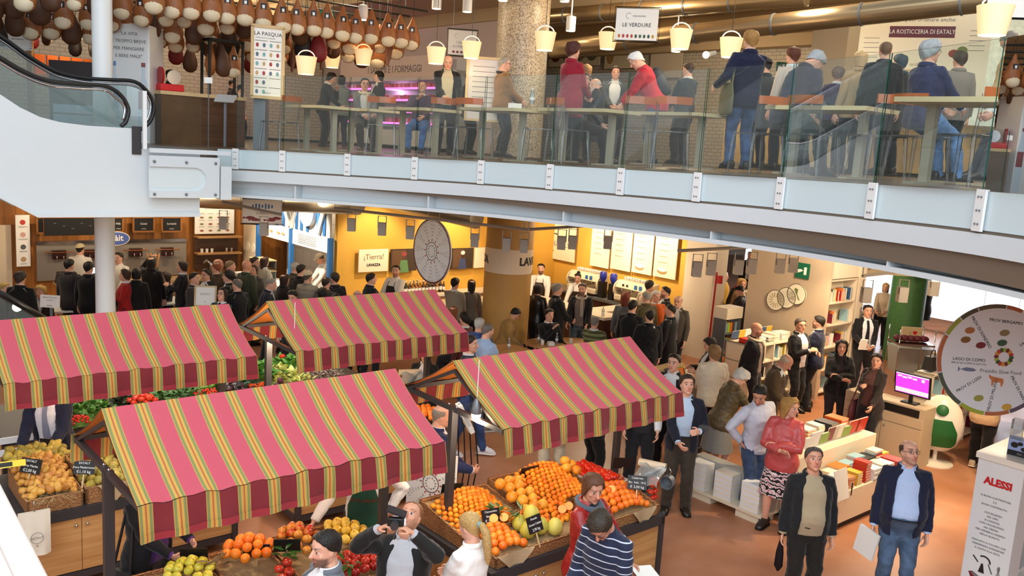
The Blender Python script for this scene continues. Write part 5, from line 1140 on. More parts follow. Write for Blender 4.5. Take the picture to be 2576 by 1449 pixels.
# leaves among the citrus
M_leaf = mat('dark_leaf', (44, 84, 30), .4, var=.3, vscale=20)
def leaf_mesh(mb, p, d, L, w, up=Vector((0, 0, 1)), bend=.3):
    d = d.normalized(); s_ = d.cross(up); s_ = s_.normalized() if s_.length > .01 else Vector((1, 0, 0)); n = s_.cross(d)
    row = []
    for t, k in ((0, .1), (.25, .8), (.55, 1), (.8, .65), (1, .05)):
        c = p+d*L*t-n*bend*L*t*t; row.append([c-s_*w*k, c+n*w*k*.3*-1, c+s_*w*k])
    mb.loft(row, cap=False, closed=False)
def sprig(name, label, c, R_, n, L, w, m, cat, zsp=.06, sd=1, kind=None):
    r_ = random.Random(sd); mb = MB()
    for i in range(n):
        a = r_.uniform(0, 6.28); q = c+Vector((math.cos(a)*R_*r_.random(), math.sin(a)*R_*r_.random(), r_.random()*zsp)); leaf_mesh(mb, q, Vector((math.cos(a), math.sin(a), r_.uniform(-.2, .9))), L*r_.uniform(.7, 1.2), w)
    return tag(mb.build(name, m, None, 60), label, cat, kind=kind)
sprig('leafy_sprig', 'dark green citrus leaves beside the price sign', onZ(1255, 1295, 1.06), .1, 26, .09, .022, M_leaf, 'leaves', sd=2)
sprig('leafy_sprig', 'long leaves standing over the pomelos', onZ(1310, 1295, 1.1), .06, 10, .13, .016, M_leaf, 'leaves', sd=3)
sprig('leafy_sprig', 'dark leaves between oranges and red apples', onZ(715, 1400, 1.06), .07, 12, .12, .02, M_leaf, 'leaves', sd=4)
sprig('leafy_sprig', 'brown-green leaves among the greengold apples and oranges', onZ(545, 1425, 1.04), .07, 10, .11, .02, mat('dry_leaf', (96, 78, 44), .6), 'leaves', sd=5)
sprig('leafy_sprig', 'dark leaves by the apples behind the bearded head', onZ(875, 1425, 1.05), .07, 10, .1, .02, M_leaf, 'leaves', sd=6)
# apple and orange stall
basket('wicker basket of green apples under the front awning', 1.95, 2.62, 6.2, 6.8, hf=.06, hb=.1); basket('wicker basket of navel oranges under the front awning', 2.64, 3.14, 6.2, 6.8, hf=.06, hb=.12)
basket('wicker basket of blushing apples beside the oranges', 3.16, 3.55, 5.8, 6.8, hf=.06, hb=.12); basket('wicker basket of yellow apples at the far end of the counter', 3.57, 3.93, 5.75, 6.8, hf=.06, hb=.12)
heap('greenapple', .044, 2.42, 6.55, .19, .2, dome(.9, .14), 'yellow-green apple in the mound by the black coat', 'apple', 'yellow-green apples', shape='oval', tilt=1.2)
heap('navel', .046, 2.9, 6.53, .24, .24, dome(.9, .22), 'navel orange in the mound under the front awning', 'orange', 'navel oranges', shape='oval', tilt=1.2)
heap('apple', .043, 3.36, 6.52, .18, .26, dome(.9, .22), 'blushing apple in the mound by the grey suit', 'apple', 'blushing apples', shape='oval', tilt=1.2)
heap('yellow', .044, 3.78, 6.46, .18, .27, dome(.9, .17), 'yellow apple in the mound below the vendor hand', 'apple', 'yellow apples', shape='oval', tilt=1.2)
heap('redapple', .043, 3.62, 6.0, .26, .2, dome(.89, .1), 'dark red apple in the mound by the photographing figure', 'apple', 'dark red apples', shape='oval', tilt=1.2)
for s, t, z in ((3.05, 6.26, .98), (3.1, 6.18, .98), (3.14, 6.3, 1.0), (3.02, 6.14, .96)): put('redapple', S(s, t, z), 'glossy red apple before the navel oranges', 'apple', 'glossy red apples')
# pears
basket('wicker basket of russet pears edged with straw at the picture edge', 1.68, 2.16, 8.64, 9.5, hf=.14, hb=.2); basket('wicker basket of green pears with burlap over the rim', 2.19, 2.62, 8.64, 9.5, hf=.16, hb=.22, cloth_=(.1, .42)); basket('wicker basket of pears behind the dark stall post', 2.65, 3.2, 8.64, 9.5, hf=.16, hb=.22)
heap('pear', .034, 1.91, 9.0, .22, .34, lambda u, v: 1.02+.08*v+.08*max(0, 1-u*u), 'russet pear in the straw-edged basket', 'pear', 'russet pears', tilt=1.3, jit=.4)
heap('greenpear', .041, 2.4, 9.02, .19, .34, lambda u, v: 1.02+.08*v+.08*max(0, 1-u*u), 'green pear in the burlap-rimmed basket', 'pear', 'green pears', tilt=1.3, jit=.4)
heap('greenpear', .041, 2.9, 9.0, .22, .32, lambda u, v: 1.02+.08*v+.08*max(0, 1-u*u), 'pear in the basket behind the dark stall post', 'pear', 'pears behind the post', tilt=1.3, jit=.4)
heap('greenpear', .036, 1.98, 9.6, .26, .16, lambda u, v: 1.06+.06*v, 'small yellow-green pear below the black slate', 'pear', 'yellow-green pears', tilt=1.3, jit=.5)
sprig('straw_fringe', 'straw spilling over the front rim of the russet pear basket', S(1.92, 8.66, 1.0), .2, 160, .07, .003, M_straw, 'straw', .03, 9, 'stuff')
# salad greens
def greens(label, cs, ct, ls, lt, h, a, b, n, L, w, sd, nm='salad_greens', cat='salad', z=.87):
    r_ = random.Random(sd); mb = MB(); m = mat('leaf_%d' % sd, a, .55, var=.01)
    nn = m.node_tree.nodes; t = nn.new('ShaderNodeTexNoise'); t.inputs['Scale'].default_value = 14; tc = nn.new('ShaderNodeTexCoord'); m.node_tree.links.new(tc.outputs['Object'], t.inputs['Vector']); m.node_tree.links.new(ramp(m, [(.35, a), (.65, b)], t.outputs['Fac'], 'LINEAR').outputs[0], nn['Principled BSDF'].inputs['Base Color'])
    mb.grid(lambda u, v: S(cs+(u*2-1)*ls, ct+(v*2-1)*lt, z+h*.75*max(0, 1-(u*2-1)**4)*max(0, 1-(v*2-1)**4)+.02*noise.noise((u*5, v*5, sd))), 12, 10)
    for i in range(n):
        u, v = r_.uniform(-1, 1), r_.uniform(-1, 1); d = Vector((r_.uniform(-1, 1), r_.uniform(-1, 1)-.3, r_.uniform(.2, 1.3)))
        leaf_mesh(mb, S(cs+u*ls, ct+v*lt, z+h*(.55+.35*(1-u*u)*(1-v*v))), d, L*r_.uniform(.7, 1.3), w*r_.uniform(.7, 1.3), bend=r_.uniform(.1, .6))
    return tag(mb.build(nm, m, None, 60), label, cat, kind='stuff')
greens('loose green salad leaves behind the navy suit', 2.85, 11.3, .3, .34, .2, (60, 116, 40), (128, 176, 84), 260, .09, .028, 11)
greens('dark purple lettuce between the salad and the tomatoes', 3.3, 11.35, .17, .34, .2, (40, 34, 34), (84, 96, 62), 170, .08, .03, 12)
greens('pale frilly lettuce behind the tomatoes', 3.62, 11.75, .35, .22, .2, (132, 170, 66), (190, 210, 120), 170, .09, .035, 13)
greens('deep green chard leaves under the awning hem', 4.0, 11.25, .36, .3, .2, (52, 98, 48), (112, 156, 92), 230, .09, .028, 14)
greens('light green lettuce heads beyond the cherry tomatoes', 4.5, 11.6, .3, .3, .2, (120, 160, 62), (180, 204, 112), 180, .09, .035, 15)
greens('dark red radicchio leaves beside the slate', 4.75, 11.25, .2, .26, .22, (48, 22, 30), (88, 52, 52), 120, .08, .03, 16)
greens('blue-green cabbage leaves by the carrots', 4.95, 11.5, .16, .3, .2, (60, 96, 76), (118, 150, 122), 100, .12, .05, 17)
greens('tall bright green chard past the awning end', 5.25, 11.75, .26, .4, .28, (46, 110, 36), (104, 164, 74), 190, .16, .05, 18)
greens('pale yellow curly endive by the slim stall post', 5.62, 11.55, .3, .45, .22, (186, 196, 96), (222, 226, 150), 260, .1, .04, 19)
greens('bushy green celery leaves behind the endive', 6.0, 12.05, .25, .2, .26, (86, 146, 62), (136, 188, 92), 150, .12, .04, 20)
greens('striped purple radicchio at the end of the salad counter', 6.15, 11.4, .26, .3, .16, (70, 26, 40), (216, 200, 184), 130, .12, .02, 21)
heap('tomato', .043, 3.5, 11.12, .17, .17, dome(.93, .14), 'ribbed tomato in the mound before the pale lettuce', 'tomato', 'ribbed tomatoes', shape='oval')
heap('cherry', .019, 4.3, 11.12, .17, .07, lambda u, v: 1.02+.02*v, 'cherry tomato on the vine under the awning hem', 'tomato', 'cherry tomatoes under the hem', jit=.5)
heap('cherry', .022, 2.68, 10.9, .12, .12, dome(.95, .06), 'cherry tomato near the navy sleeve', 'tomato', 'cherry tomatoes by the navy sleeve', jit=.5)
put('tomato', S(5.85, 12.05, 1.16), 'single tomato before the celery leaves', 'tomato', None)
car = MB(); 
for i in range(9):
    p = S(4.95+.035*i, 11.08+.02*(i % 3), 1.02+.012*(i % 2)); d = D2*.16+D1*rnd.uniform(-.05, .05)
    o = tag(MB().tube([p, p+d*.5, p+d], [.004, .014, .018], 8).build('carrot', mat('carrot_skin', (216, 84, 30), .5), None, 60), 'carrot lying by the blue-green cabbage', 'carrot', 'carrots')
basket('wicker tray under the carrots', 4.9, 5.3, 11.02, 11.3, hf=.1, hb=.12); 
for i, (s, t, z) in enumerate(((5.3, 11.05, 1.03), (5.38, 11.1, 1.03), (5.34, 11.05, 1.1), (5.44, 11.04, 1.02))): tag(MB().lathe(sph(.045, .95, .05), 12).build('red_cabbage', mat('cabbage_purple', (92, 44, 66), .5, var=.3, vscale=20), None, 60, S(s, t, z)), 'small purple cabbage before the endive', 'cabbage', 'purple cabbages')
heap('orange', .042, 6.62, 9.22, .16, .26, lambda u, v: .9+.02*(1-u*u), 'orange in the crate behind the bald figure in blue', 'orange', 'oranges in the far crate')
# price slates
M_slate = mat('slate', (20, 20, 22), .5); M_chalk = mat('chalk', (226, 226, 222), .8)
def slate(label, p, yaw, w=.2, h=.13, lines=(), stick=.14, tilt=20, roll=0):
    o = thing('price_slate', label, 'price sign', p, 0, None); o.rotation_euler = (R(90-tilt), R(roll), R(yaw))
    MB().bb(-w/2, w/2, -h/2, h/2, -.004, .004).build('board', M_slate, o, 0)
    if stick: MB().bb(-.006, .006, -h/2-stick, -h/2+.02, -.012, -.004).build('stick', M_oak, o, 0)
    if lines:
        q = Panel(o, Matrix.Identity(3), (0, 0, 0), .0055); n = len(lines)
        for i, t in enumerate(lines): q.text(t, 0, h*(.32-.64*i/max(1, n-1)), .03*(1 if i < n-1 else 1.25)*w/.2, M_chalk)
        q.done()
    return o
slate('black price slate lettered Sirey Martin in the russet pears', onZ(78, 1172, 1.22), -12, .22, .14, ('EATALY', 'Sirey Martin', '€2,00 kg'), roll=0)
slate('black price slate lettered Pere Madernassa in the green pears', onZ(212, 1176, 1.2), 4, .2, .13, ('EATALY', 'Pere Madernassa', '€1,10 kg'))
slate('black price slate turned away in the navy-suited hand', onZ(128, 1117, 1.1), 178, .22, .13, stick=0)
slate('black price slate among the mandarins and oranges', onZ(1235, 1298, 1.12), 32, .19, .13, ('Clementine', 'Bio  Italia', '€ 3,90 kg'), roll=0)
slate('black price slate tilted over the pomelos', onZ(1345, 1318, 1.14), 48, .19, .15, ('Pomelo', 'Limoni Calabri', '2,90 kg'), tilt=25)
slate('black price slate of the corner orange basket', onZ(1603, 1214, 1.2), -4, .2, .14, ('Calabrese', 'Bio  Itala  1KG', '€ 3,00 kg'))
for lab, x, y, z, yaw in (('black slate leaning behind the grapefruit', 1330, 1187, 1.2, 215), ('black slate behind the stall post beside the tomatoes', 1568, 1165, 1.3, 185), ('black slate behind the mandarins next to the dark post', 1137, 1230, 1.1, 200), ('black slate behind the yellow-green apples', 488, 1395, 1.05, 190), ('black slate behind the navel oranges', 645, 1385, 1.08, 190), ('black slate behind the blushing apples', 722, 1372, 1.12, 190)): slate(lab, onZ(x, y, z), yaw, .22, .14)
slate('black slate lettered in chalk before the dark red radicchio', onZ(577, 965, 1.1), 20, .3, .18, ('Insalata', 'Radicchio', '€ 2,00'), tilt=30)
ys = thing('shelf_label', 'yellow label strip at the picture edge over the pears', 'label', onZ(22, 1168, 1.3)); ys.rotation_euler = (R(70), 0, R(35)); MB().bb(-.14, .14, -.03, .03, -.004, .004).build('board', mat('label_yellow', (236, 206, 50), .5), ys, 0); Panel(ys, Matrix.Identity(3), (0, 0, 0), .005).rect(-.03, 0, .12, .04, M_black).done()
# bag rolls and weighing stand
def bagroll(label, top, pole=True, ang=0):
    o = thing('bag_dispenser', label, 'bag dispenser', (top.x, top.y, 0), ang)
    if pole: MB().cyl((0, 0, 0), .02, top.z, 10).build('pole', M_greyb, o)
    q = Matrix.Rotation(pi/2, 3, 'Y'); MB().lathe([(.018, -.15), (.045, -.15), (.045, .15), (.018, .15)], 16, (0, 0, top.z+.05), q).build('roll', mat('bag_roll', (226, 214, 186), .5), o, 40)
    MB().lathe([(.001, .151), (.02, .151)], 12, (0, 0, top.z+.05), q, cap=False).build('core', mat('core', (60, 50, 44)), o)
    b = MB(); b.grid(lambda u, v: (-.14+.28*u+.03*math.sin(v*5), -.05-.1*v+.03*math.sin(u*7+v*3), top.z+.06-.2*v*v+.02*math.sin(u*9)), 10, 10); b.build('loose_bag', glass('film', (235, 240, 242), .3), o, 60)
    return o
bagroll('plastic bag roll on a slim pole at the citrus stall corner', onZ(1640, 1180, 1.15), True, R(-25)); b2_ = bagroll('plastic bag roll on the far stall, pale roll showing between awnings', onZ(1030, 945, 1.2), True, R(20))
rs = thing('scale_scoop', 'round metal scoop hanging on the bag pole', 'scoop', onZ(1680, 1212, 1.05), R(-30)); MB().lathe([(.001, -.06), (.07, -.05), (.075, .05), (.07, .05), (.065, -.045)], 18, M=Matrix.Rotation(pi/2, 3, 'X')).build('bowl', M_greyb, rs, 60); MB().tube([(0, 0, .07), (.03, 0, .12), (.0, 0, .16)], .006, 6).build('hook', M_chrome, rs, 180)
# curved paper rack by the bald figure
rk = thing('bag_rack', 'black curved wire rack holding folded bags beside the dark stall post', 'rack', onZ(1160, 1260, 0), R(20))
for i in range(4): MB().tube([(-.1+.075*i, 0, .02), (-.06+.085*i, -.0, .5), (-.09+.075*i, -.0, .95), (-.16+.06*i, 0, 1.3)], .009, 6).build('wire', M_black, rk, 180)
MB().bb(-.18, .2, -.1, .1, 0, .03).build('foot', M_black, rk); 
for i in range(3): MB().box((-.06+.05*i, 0, 1.2-.09*i), (.06, .16, .2), M=Matrix.Rotation(R(-25), 3, 'Y')).build('folded_bag', M_paper, rk, 0)
# gondola poster panel behind the green apron
pb = thing('ring_poster', 'white panel with a ring of tiny produce pictures behind the vendor', 'poster', onZ(1085, 1215, 1.05), R(-28)); MB().bb(-.3, .3, -.01, .01, -.36, .36).build('board', M_paper, pb)
def seal(pn, x, y, Rr, hub, sx=1.0, rows=6, cols=24):
    cs = [mat('dot_%d' % i, c, .6) for i, c in enumerate(((60, 60, 54), (110, 130, 70), (150, 70, 50), (180, 160, 110), (70, 80, 96)))]
    pn.ring(x, y, hub*.93, hub, mat('ring_plum', (86, 44, 50), .5))
    for k in range(12):
        for i in range(rows):
            r_ = lerp(hub*1.35, Rr*.93, i/(rows-1)); m_ = 1+int(3.2*i/(rows-1)+.4)
            for j in range(m_):
                a = 2*pi*k/12+(j-(m_-1)/2)*.085; pn.disc(x+r_*math.cos(a), y+r_*math.sin(a), Rr*.013, Rr*.016, cs[(i*3+j+k) % 5], n=6)
        pn.disc(x+hub*1.2*math.cos(2*pi*k/12), y+hub*1.2*math.sin(2*pi*k/12), hub*.1, hub*.08, mat('dot_red', (190, 40, 44), .5), n=8)
        pn.disc(x+hub*.6*math.cos(2*pi*k/12+.2), y+hub*.6*math.sin(2*pi*k/12+.2), hub*.08, hub*.07, cs[k % 5], n=6)
q = Panel(pb, Matrix.Rotation(pi/2, 3, 'X'), (0, -.01, 0), .004); seal(q, 0, 0, .34, .1); q.done()
# tote bag on its rod, and white chair behind the pears
tb_ = thing('tote_bag', 'cream canvas tote with round stamp hanging before the pear counter', 'bag', onZ(85, 1285, 1.0), R(38))
MB().grid(lambda u, v: (-.13+.26*u, -.03-.03*math.sin(u*pi)*v+.01*math.sin(u*14)*v, -.42*v), 12, 10).grid(lambda u, v: (-.13+.26*u, .03*math.sin(u*pi)*v, -.42*v), 12, 10).build('bag_body', mat('canvas', (222, 212, 192), .85, bump=.4, bscale=14), tb_, 60)
MB().tube([(0, -.02, -.01), (0, -.02, .09), (.01, .0, .1)], .004, 6).build('hook', M_chrome, tb_, 180)
q = Panel(tb_, Matrix.Rotation(pi/2, 3, 'X'), (.01, -.066, -.24), .003); q.ring(0, 0, .05, .054, M_grey); q.text('EATALY', 0, 0, .028, M_grey).text('X', .0, -.075, .03, M_maroon).done()
ch = thing('white_chair', 'white slatted wooden chair at the picture edge behind the stall post', 'chair', S(2.0, 11.9-1.35), TH)
for x, y in ((-.2, -.2), (.2, -.2), (-.2, .2), (.2, .2)): MB().bb(x-.025, x+.025, y-.025, y+.025, 0, .46 if y < 0 else .95).build('leg', M_white, ch)
MB().bb(-.24, .24, -.24, .24, .44, .48).build('seat', M_white, ch)
for z in (.6, .74, .88): MB().bb(-.2, .2, .18, .21, z, z+.07).build('back_slat', M_white, ch)
# ================================================================ bookshop
BC = [mat('cover_%d' % i, c, .4) for i, c in enumerate(((190, 50, 40), (226, 120, 40), (236, 226, 206), (60, 90, 130), (120, 150, 60), (220, 180, 70), (40, 40, 46), (150, 190, 206), (110, 30, 50), (232, 232, 232)))]
M_page = mat('page_edges', (232, 222, 200), .8)
def book_mesh(w, d, h, i):
    m = MB(); m.bb(-w/2, w/2, -d/2, d/2, 0, .004).bb(-w/2, w/2, -d/2, d/2, h-.004, h).bb(-w/2, -w/2+.004, -d/2, d/2, .004, h-.004); m.mi = 1; m.bb(-w/2+.004, w/2-.004, -d/2+.004, d/2-.004, .004, h-.004)
    return m.mesh('book', [BC[i], M_page], 0)
BK = [[book_mesh(w, d, h, i) for w, d, h in ((.15, .21, .026), (.2, .27, .022), (.13, .19, .034))] for i in range(10)]
BKT = [book_mesh((.2, .24)[i % 2], .17, .048, i) for i in range(10)]
def stack(p, n, ci, sz, rz, label, grp):
    h = (.026, .022, .034)[sz]
    for k in range(n):
        o = obj('book', BK[ci if isinstance(ci, int) else ci[k % len(ci)]][sz], None, p+Vector((rnd.uniform(-.006, .006), rnd.uniform(-.006, .006), h*k+.001)), rz+rnd.uniform(-.05, .05)); tag(o, label, 'book', grp)
def standing(p, ci, sz, rz, label, grp=None, tilt=80, nm='book'):
    o = obj(nm, BK[ci][sz], None, p); o.rotation_euler = Euler((0, R(-tilt), 0)); o.rotation_euler = (Matrix.Rotation(rz, 3, 'Z') @ Matrix.Rotation(R(-tilt), 3, 'Y')).to_euler(); return tag(o, label, 'book', grp)
bt = thing('book_table', 'white stepped book table loaded with paperback stacks behind the beige sweater', 'table', S(9.78, 5.12), TH)
MB().bb(0, 2.05, 0, .78, .1, .5).build('low_tier', M_oak if False else mat('cream_laminate', (228, 214, 190), .4), bt, 20, bev=.004); CRL = MATS['cream_laminate']
MB().bb(.0, 2.05, .5, 1.15, .5, .84).build('upper_tier', CRL, bt, 20, bev=.004); MB().bb(.05, 2.0, .06, 1.1, .0, .1).build('plinth', M_dark, bt, 20)
stx = [(.14, .14, 6, 2, 1), (.16, .36, 5, 9, 0), (.36, .12, 7, 9, 0), (.38, .36, 4, 5, 1), (.56, .13, 6, 1, 0), (.6, .36, 5, 2, 0), (.77, .12, 5, 5, 2), (.82, .36, 7, 1, 1), (.97, .12, 8, 0, 2), (1.04, .37, 6, 7, 0), (1.18, .13, 7, 9, 1), (1.26, .37, 8, (0, 7), 0), (1.42, .13, 6, 2, 0), (1.5, .37, 7, (6, 9), 1), (1.62, .13, 5, 9, 0), (1.74, .36, 8, (7, 2, 0), 0), (1.85, .13, 6, 0, 1), (1.95, .37, 5, 5, 0)]
for k, (x, y, n, c, z) in enumerate(stx): stack(S(9.78+x, 5.12+y, .5), n, c, z, TH+pi/2*(k % 2), 'paperback in the stacks on the low tier of the book table', 'low tier paperbacks')
for k, (x, y, n, c, z) in enumerate(((.15, .95, 4, (2, 6), 1), (.42, 1.0, 5, 2, 1), (.68, .98, 4, 9, 0), (.95, 1.0, 6, (1, 2), 1), (1.25, 1.0, 5, 2, 0), (1.5, .98, 6, 6, 1), (1.78, .98, 7, (1, 0), 1))): stack(S(9.78+x, 5.12+y, .84), n, c, z, TH, 'book in the back stacks on the upper tier', 'upper tier stacks')
for k, (x, c, z, lab) in enumerate(((.12, 5, 0, 'yellow paperback standing at the near end of the upper tier'), (.27, 2, 0, 'cream paperback standing beside the yellow one'), (.42, 9, 0, 'white paperback with small pictures standing on the upper tier'), (.62, 9, 1, 'white boxed book with a drawn spoon standing on the upper tier'), (.84, 4, 0, 'green illustrated book standing on the upper tier'), (1.05, 8, 1, 'large wine-red book leaning forward on the upper tier'), (1.22, 2, 1, 'tall cream book behind the wine-red one'), (1.42, 4, 0, 'lime green book standing near the table end'), (1.6, 0, 1, 'red book with dark title panel standing on the upper tier'), (1.82, 0, 1, 'red and green cookbook at the far end of the upper tier'))): 
    o = standing(S(9.78+x, 5.12+.62, .84+(.13 if z else .1)+.005), c, z, TH-pi/2, lab, tilt=78)
ms = thing('magazine_plinth', 'low white plinth stacked with magazines behind the crossed legs', 'plinth', S(9.32, 5.75), TH); MB().bb(0, .4, 0, 1.25, .1, .14).bb(.03, .37, .05, .4, 0, .1).bb(.03, .37, .8, 1.2, 0, .1).build('base', CRL, ms, 20)
MB().bb(.22, .4, 0, 1.25, .14, .52).build('back', mat('grey_laminate', (170, 166, 160), .5), ms, 20)
for k in range(3):
    for j in range(16): tag(obj('magazine', BK[(9, 2, 9)[(j+k) % 3]][1], None, S(9.43, 5.95+.42*k, .141+.0225*j), TH+pi/2*0+rnd.uniform(-.03, .03)), 'magazine in the tall piles on the white plinth', 'magazine', 'piled magazines')
sb_ = thing('price_board', 'blank white board propped against the book stacks', 'board', S(9.95, 5.08, .5), TH); MB().box((0, 0, .16), (.3, .012, .38), M=Matrix.Rotation(R(-12), 3, 'X')).build('board', M_paper, sb_, 0)
for x in (.45, 1.2): tag(MB().tube([S(9.78+x, 5.08, .46), S(9.78+x+.01, 5.085, .62)], .008, 5).build('pen', M_black, None), 'black pen hanging on the book table edge', 'pen', 'black pens')
def shelf_unit(name, label, s0, t0, w, d, h, ns, nd=1, rz=0, m=None, group=None, fill=True, glab='', cat='bookshelf', back=True, dens=.6):
    m = m or CRL; o = thing(name, label, cat, S(s0, t0), TH+rz, group); th = .03
    if back: MB().bb(0, w, d-.02, d, 0, h).build('back', m, o, 20)
    for i in range(nd+1): x = (w-th)*i/nd; MB().bb(x, x+th, 0, d, 0, h).build('upright', m, o, 20)
    for j in range(ns+1): z = .08+(h-.08-th)*j/ns; MB().bb(0, w, 0, d, z, z+th).build('shelf', m, o, 20)
    if fill:
        q = Matrix.Rotation(TH+rz, 3, 'Z'); base = S(s0, t0)
        for j in range(ns):
            z = .08+(h-.08-th)*j/ns+th; x = .06
            while x < w-.06:
                if abs((x+.02) % (w/nd)) < .07 or rnd.random() > dens: x += .07; continue
                k = rnd.randrange(10); bh = (.2, .24)[k % 2]
                o2 = obj('book', BKT[k], None, base+q @ Vector((x, .14, z+bh/2+.001))); o2.rotation_euler = (q @ Matrix(((0, 0, 1), (0, -1, 0), (1, 0, 0)))).to_euler(); tag(o2, glab, 'book', glab); x += .052
    return o
shelf_unit('bookshelf', 'tall built-in white bookcase beside the taupe wall', 15.56, 8.72, 1.1, .3, 2.35, 5, glab='book upright in the tall built-in bookcase', dens=.5)
struct('wall_bookcase_head', MB().bb(0, 1.15, 0, .4, 2.37, 3.78), CRL, 40, S(15.56, 8.72), TH); struct('trim_6', MB().bb(1.1, 1.35, -.02, .4, 0, 3.78), M_cream, 40, S(15.6, 8.72), TH)
shelf_unit('bookshelf', 'low white island bookshelf topped with book stacks, in front of the round wall discs', 13.9, 9.15, 1.45, .6, 1.12, 3, 2, glab='book upright in the low island bookshelf', dens=.4)
for k, (x, y, n, c, z) in enumerate(((.12, .2, 4, 0, 1), (.4, .2, 5, 9, 1), (.65, .18, 5, (2, 6), 1), (.9, .22, 6, 2, 1), (1.15, .2, 6, 9, 1), (1.33, .22, 5, 2, 0))): stack(S(13.9+x, 9.15+y, 1.125), n, c, z, TH, 'book in the stacks on top of the island bookshelf', 'stacks on the island')
for k, (x, c) in enumerate(((.1, 3), (.3, 5), (.5, 9), (.7, 6), (.85, 4), (1.0, 3), (1.2, 5))): standing(S(13.9+x, 9.62, 1.24), c, 0, TH-pi/2, 'book standing face out at the back of the island bookshelf', 'face-out island books', 80)
shelf_unit('bookshelf', 'white bookshelf running away behind the green egg chair', 14.05, 5.88, 3.0, .32, 1.35, 3, 4, glab='book upright in the shelf behind the egg chair', dens=.22)
cb = thing('till_cabinet', 'beige till cabinet with drawer and two doors carrying the magenta screen', 'cabinet', S(13.3, 5.62), TH)
MB().bb(0, .38, 0, 1.3, .0, .95).build('cabinet_body', mat('beige_laminate', (196, 176, 146), .5), cb, 20); BL = MATS['beige_laminate']
for y0, y1, z0, z1, nm in ((.02, .64, .05, .62, 'door'), (.66, 1.28, .05, .62, 'door'), (.02, 1.28, .64, .78, 'drawer')):
    d_ = MB().bb(-.015, 0, y0, y1, z0, z1).build(nm, BL, cb, 20); MB().ball((-.02, (y0+y1)/2 if nm == 'drawer' else (y1-.05 if y0 < .1 else y0+.05), z1-.06), .014, 8).build('knob', M_greyb, d_, 180)
MB().bb(-.01, .1, .08, .75, .8, .92).build('receipt_slot', M_black, cb, 20)
mo = thing('monitor', 'black-framed screen showing a magenta table on the till cabinet', 'monitor', S(13.5, 5.95, .952), TH)
MB().bb(-.08, .08, -.12, .12, 0, .02).bb(-.015, .015, -.03, .03, .02, .14).build('stand', M_black, mo); MB().box((0, 0, .3), (.04, .56, .36), M=Matrix.Rotation(R(-10), 3, 'Y')).build('frame', M_black, mo, 20)
q = Matrix.Rotation(R(-10), 3, 'Y') @ face_M((-1, 0, 0)); pn = Panel(mo, q, Vector((-.021, 0, .3)), .003); scr = lambda k, c, e: mat(k, c, .4, emit=e)
pn.rect(0, 0, .52, .32, scr('screen_magenta', (206, 60, 214), 1.1)); pn.off = .005; pn.rect(0, -.115, .52, .07, scr('screen_grey', (206, 206, 214), .9)); pn.rect(0, .15, .52, .02, MATS['screen_grey'])
for i in range(4): pn.rect(-.2+.08*i, .11-.01*(i % 2), .07, .03, MATS['screen_grey'])
pn.rect(.17, .1, .05, .05, MATS['screen_grey']).done('screen')
for lab, s, t, z, c in (('dark handbag on the shelf top behind the screen', 14.3, 6.05, 1.38, (40, 36, 34)), ('brown paper parcel behind the dark handbag', 14.7, 6.1, 1.38, (176, 140, 96))):
    tag(MB().box((0, 0, .11), (.34, .16, .22), taper=.8).tube([(-.09, 0, .2), (-.06, 0, .31), (.06, 0, .31), (.09, 0, .2)], .01, 6).build('bag', mat('bag_%d' % c[0], c, .6), None, 30, S(s, t, z), TH), lab, 'bag')
# egg chairs
def egg(label, p, yaw, c, sc=1):
    o = thing('egg_chair', label, 'chair', p, R(yaw)); o.scale = (sc,)*3
    MB().lathe([(.001, 0), (.26, .0), (.26, .015), (.06, .04), (.03, .06), (.03, .22)], 24).build('base', mat('egg_white', (238, 228, 212), .25), o, 40)
    e = [(.001, .2), (.16, .22), (.27, .32), (.335, .5), (.33, .68), (.27, .86), (.18, .98), (.08, 1.04), (.001, 1.05)]
    M = Matrix.Diagonal((1, .62, 1)); MB().lathe(e, 28, M=M).build('shell', MATS['egg_white'], o, 60)
    m = mat('cushion_%d%d' % c[:2], c, .5)
    def f(x, z): 
        r = interp([(b, a) for a, b in e], z)[0]; return Vector((x, .62*math.sqrt(max(0, r*r-x*x))+.012, z))
    MB().grid(lambda u, v: f((u*2-1)*(.24*min(1, 1.5-v*.9)*min(1, .75+v*2)), lerp(.3, .72, v)), 14, 12).build('cushion', m, o, 60)
    MB().lathe([(.001, .02), (.06, .018), (.085, .0)], 20, f(0, .86), face_M(Vector((0, 1, .35)))).build('headrest', m, o, 60)
    return o
egg('white egg-shaped chair with dark green seat pad and round green headrest', onZ(2349, 1164, 0), 158, (24, 96, 40), 1.06)
egg('white egg-shaped chair with red seat pad at the bottom corner', onY(8, 1500, 5.6)-Vector((0, 0, .55)), 150, (190, 20, 24), 1.0)
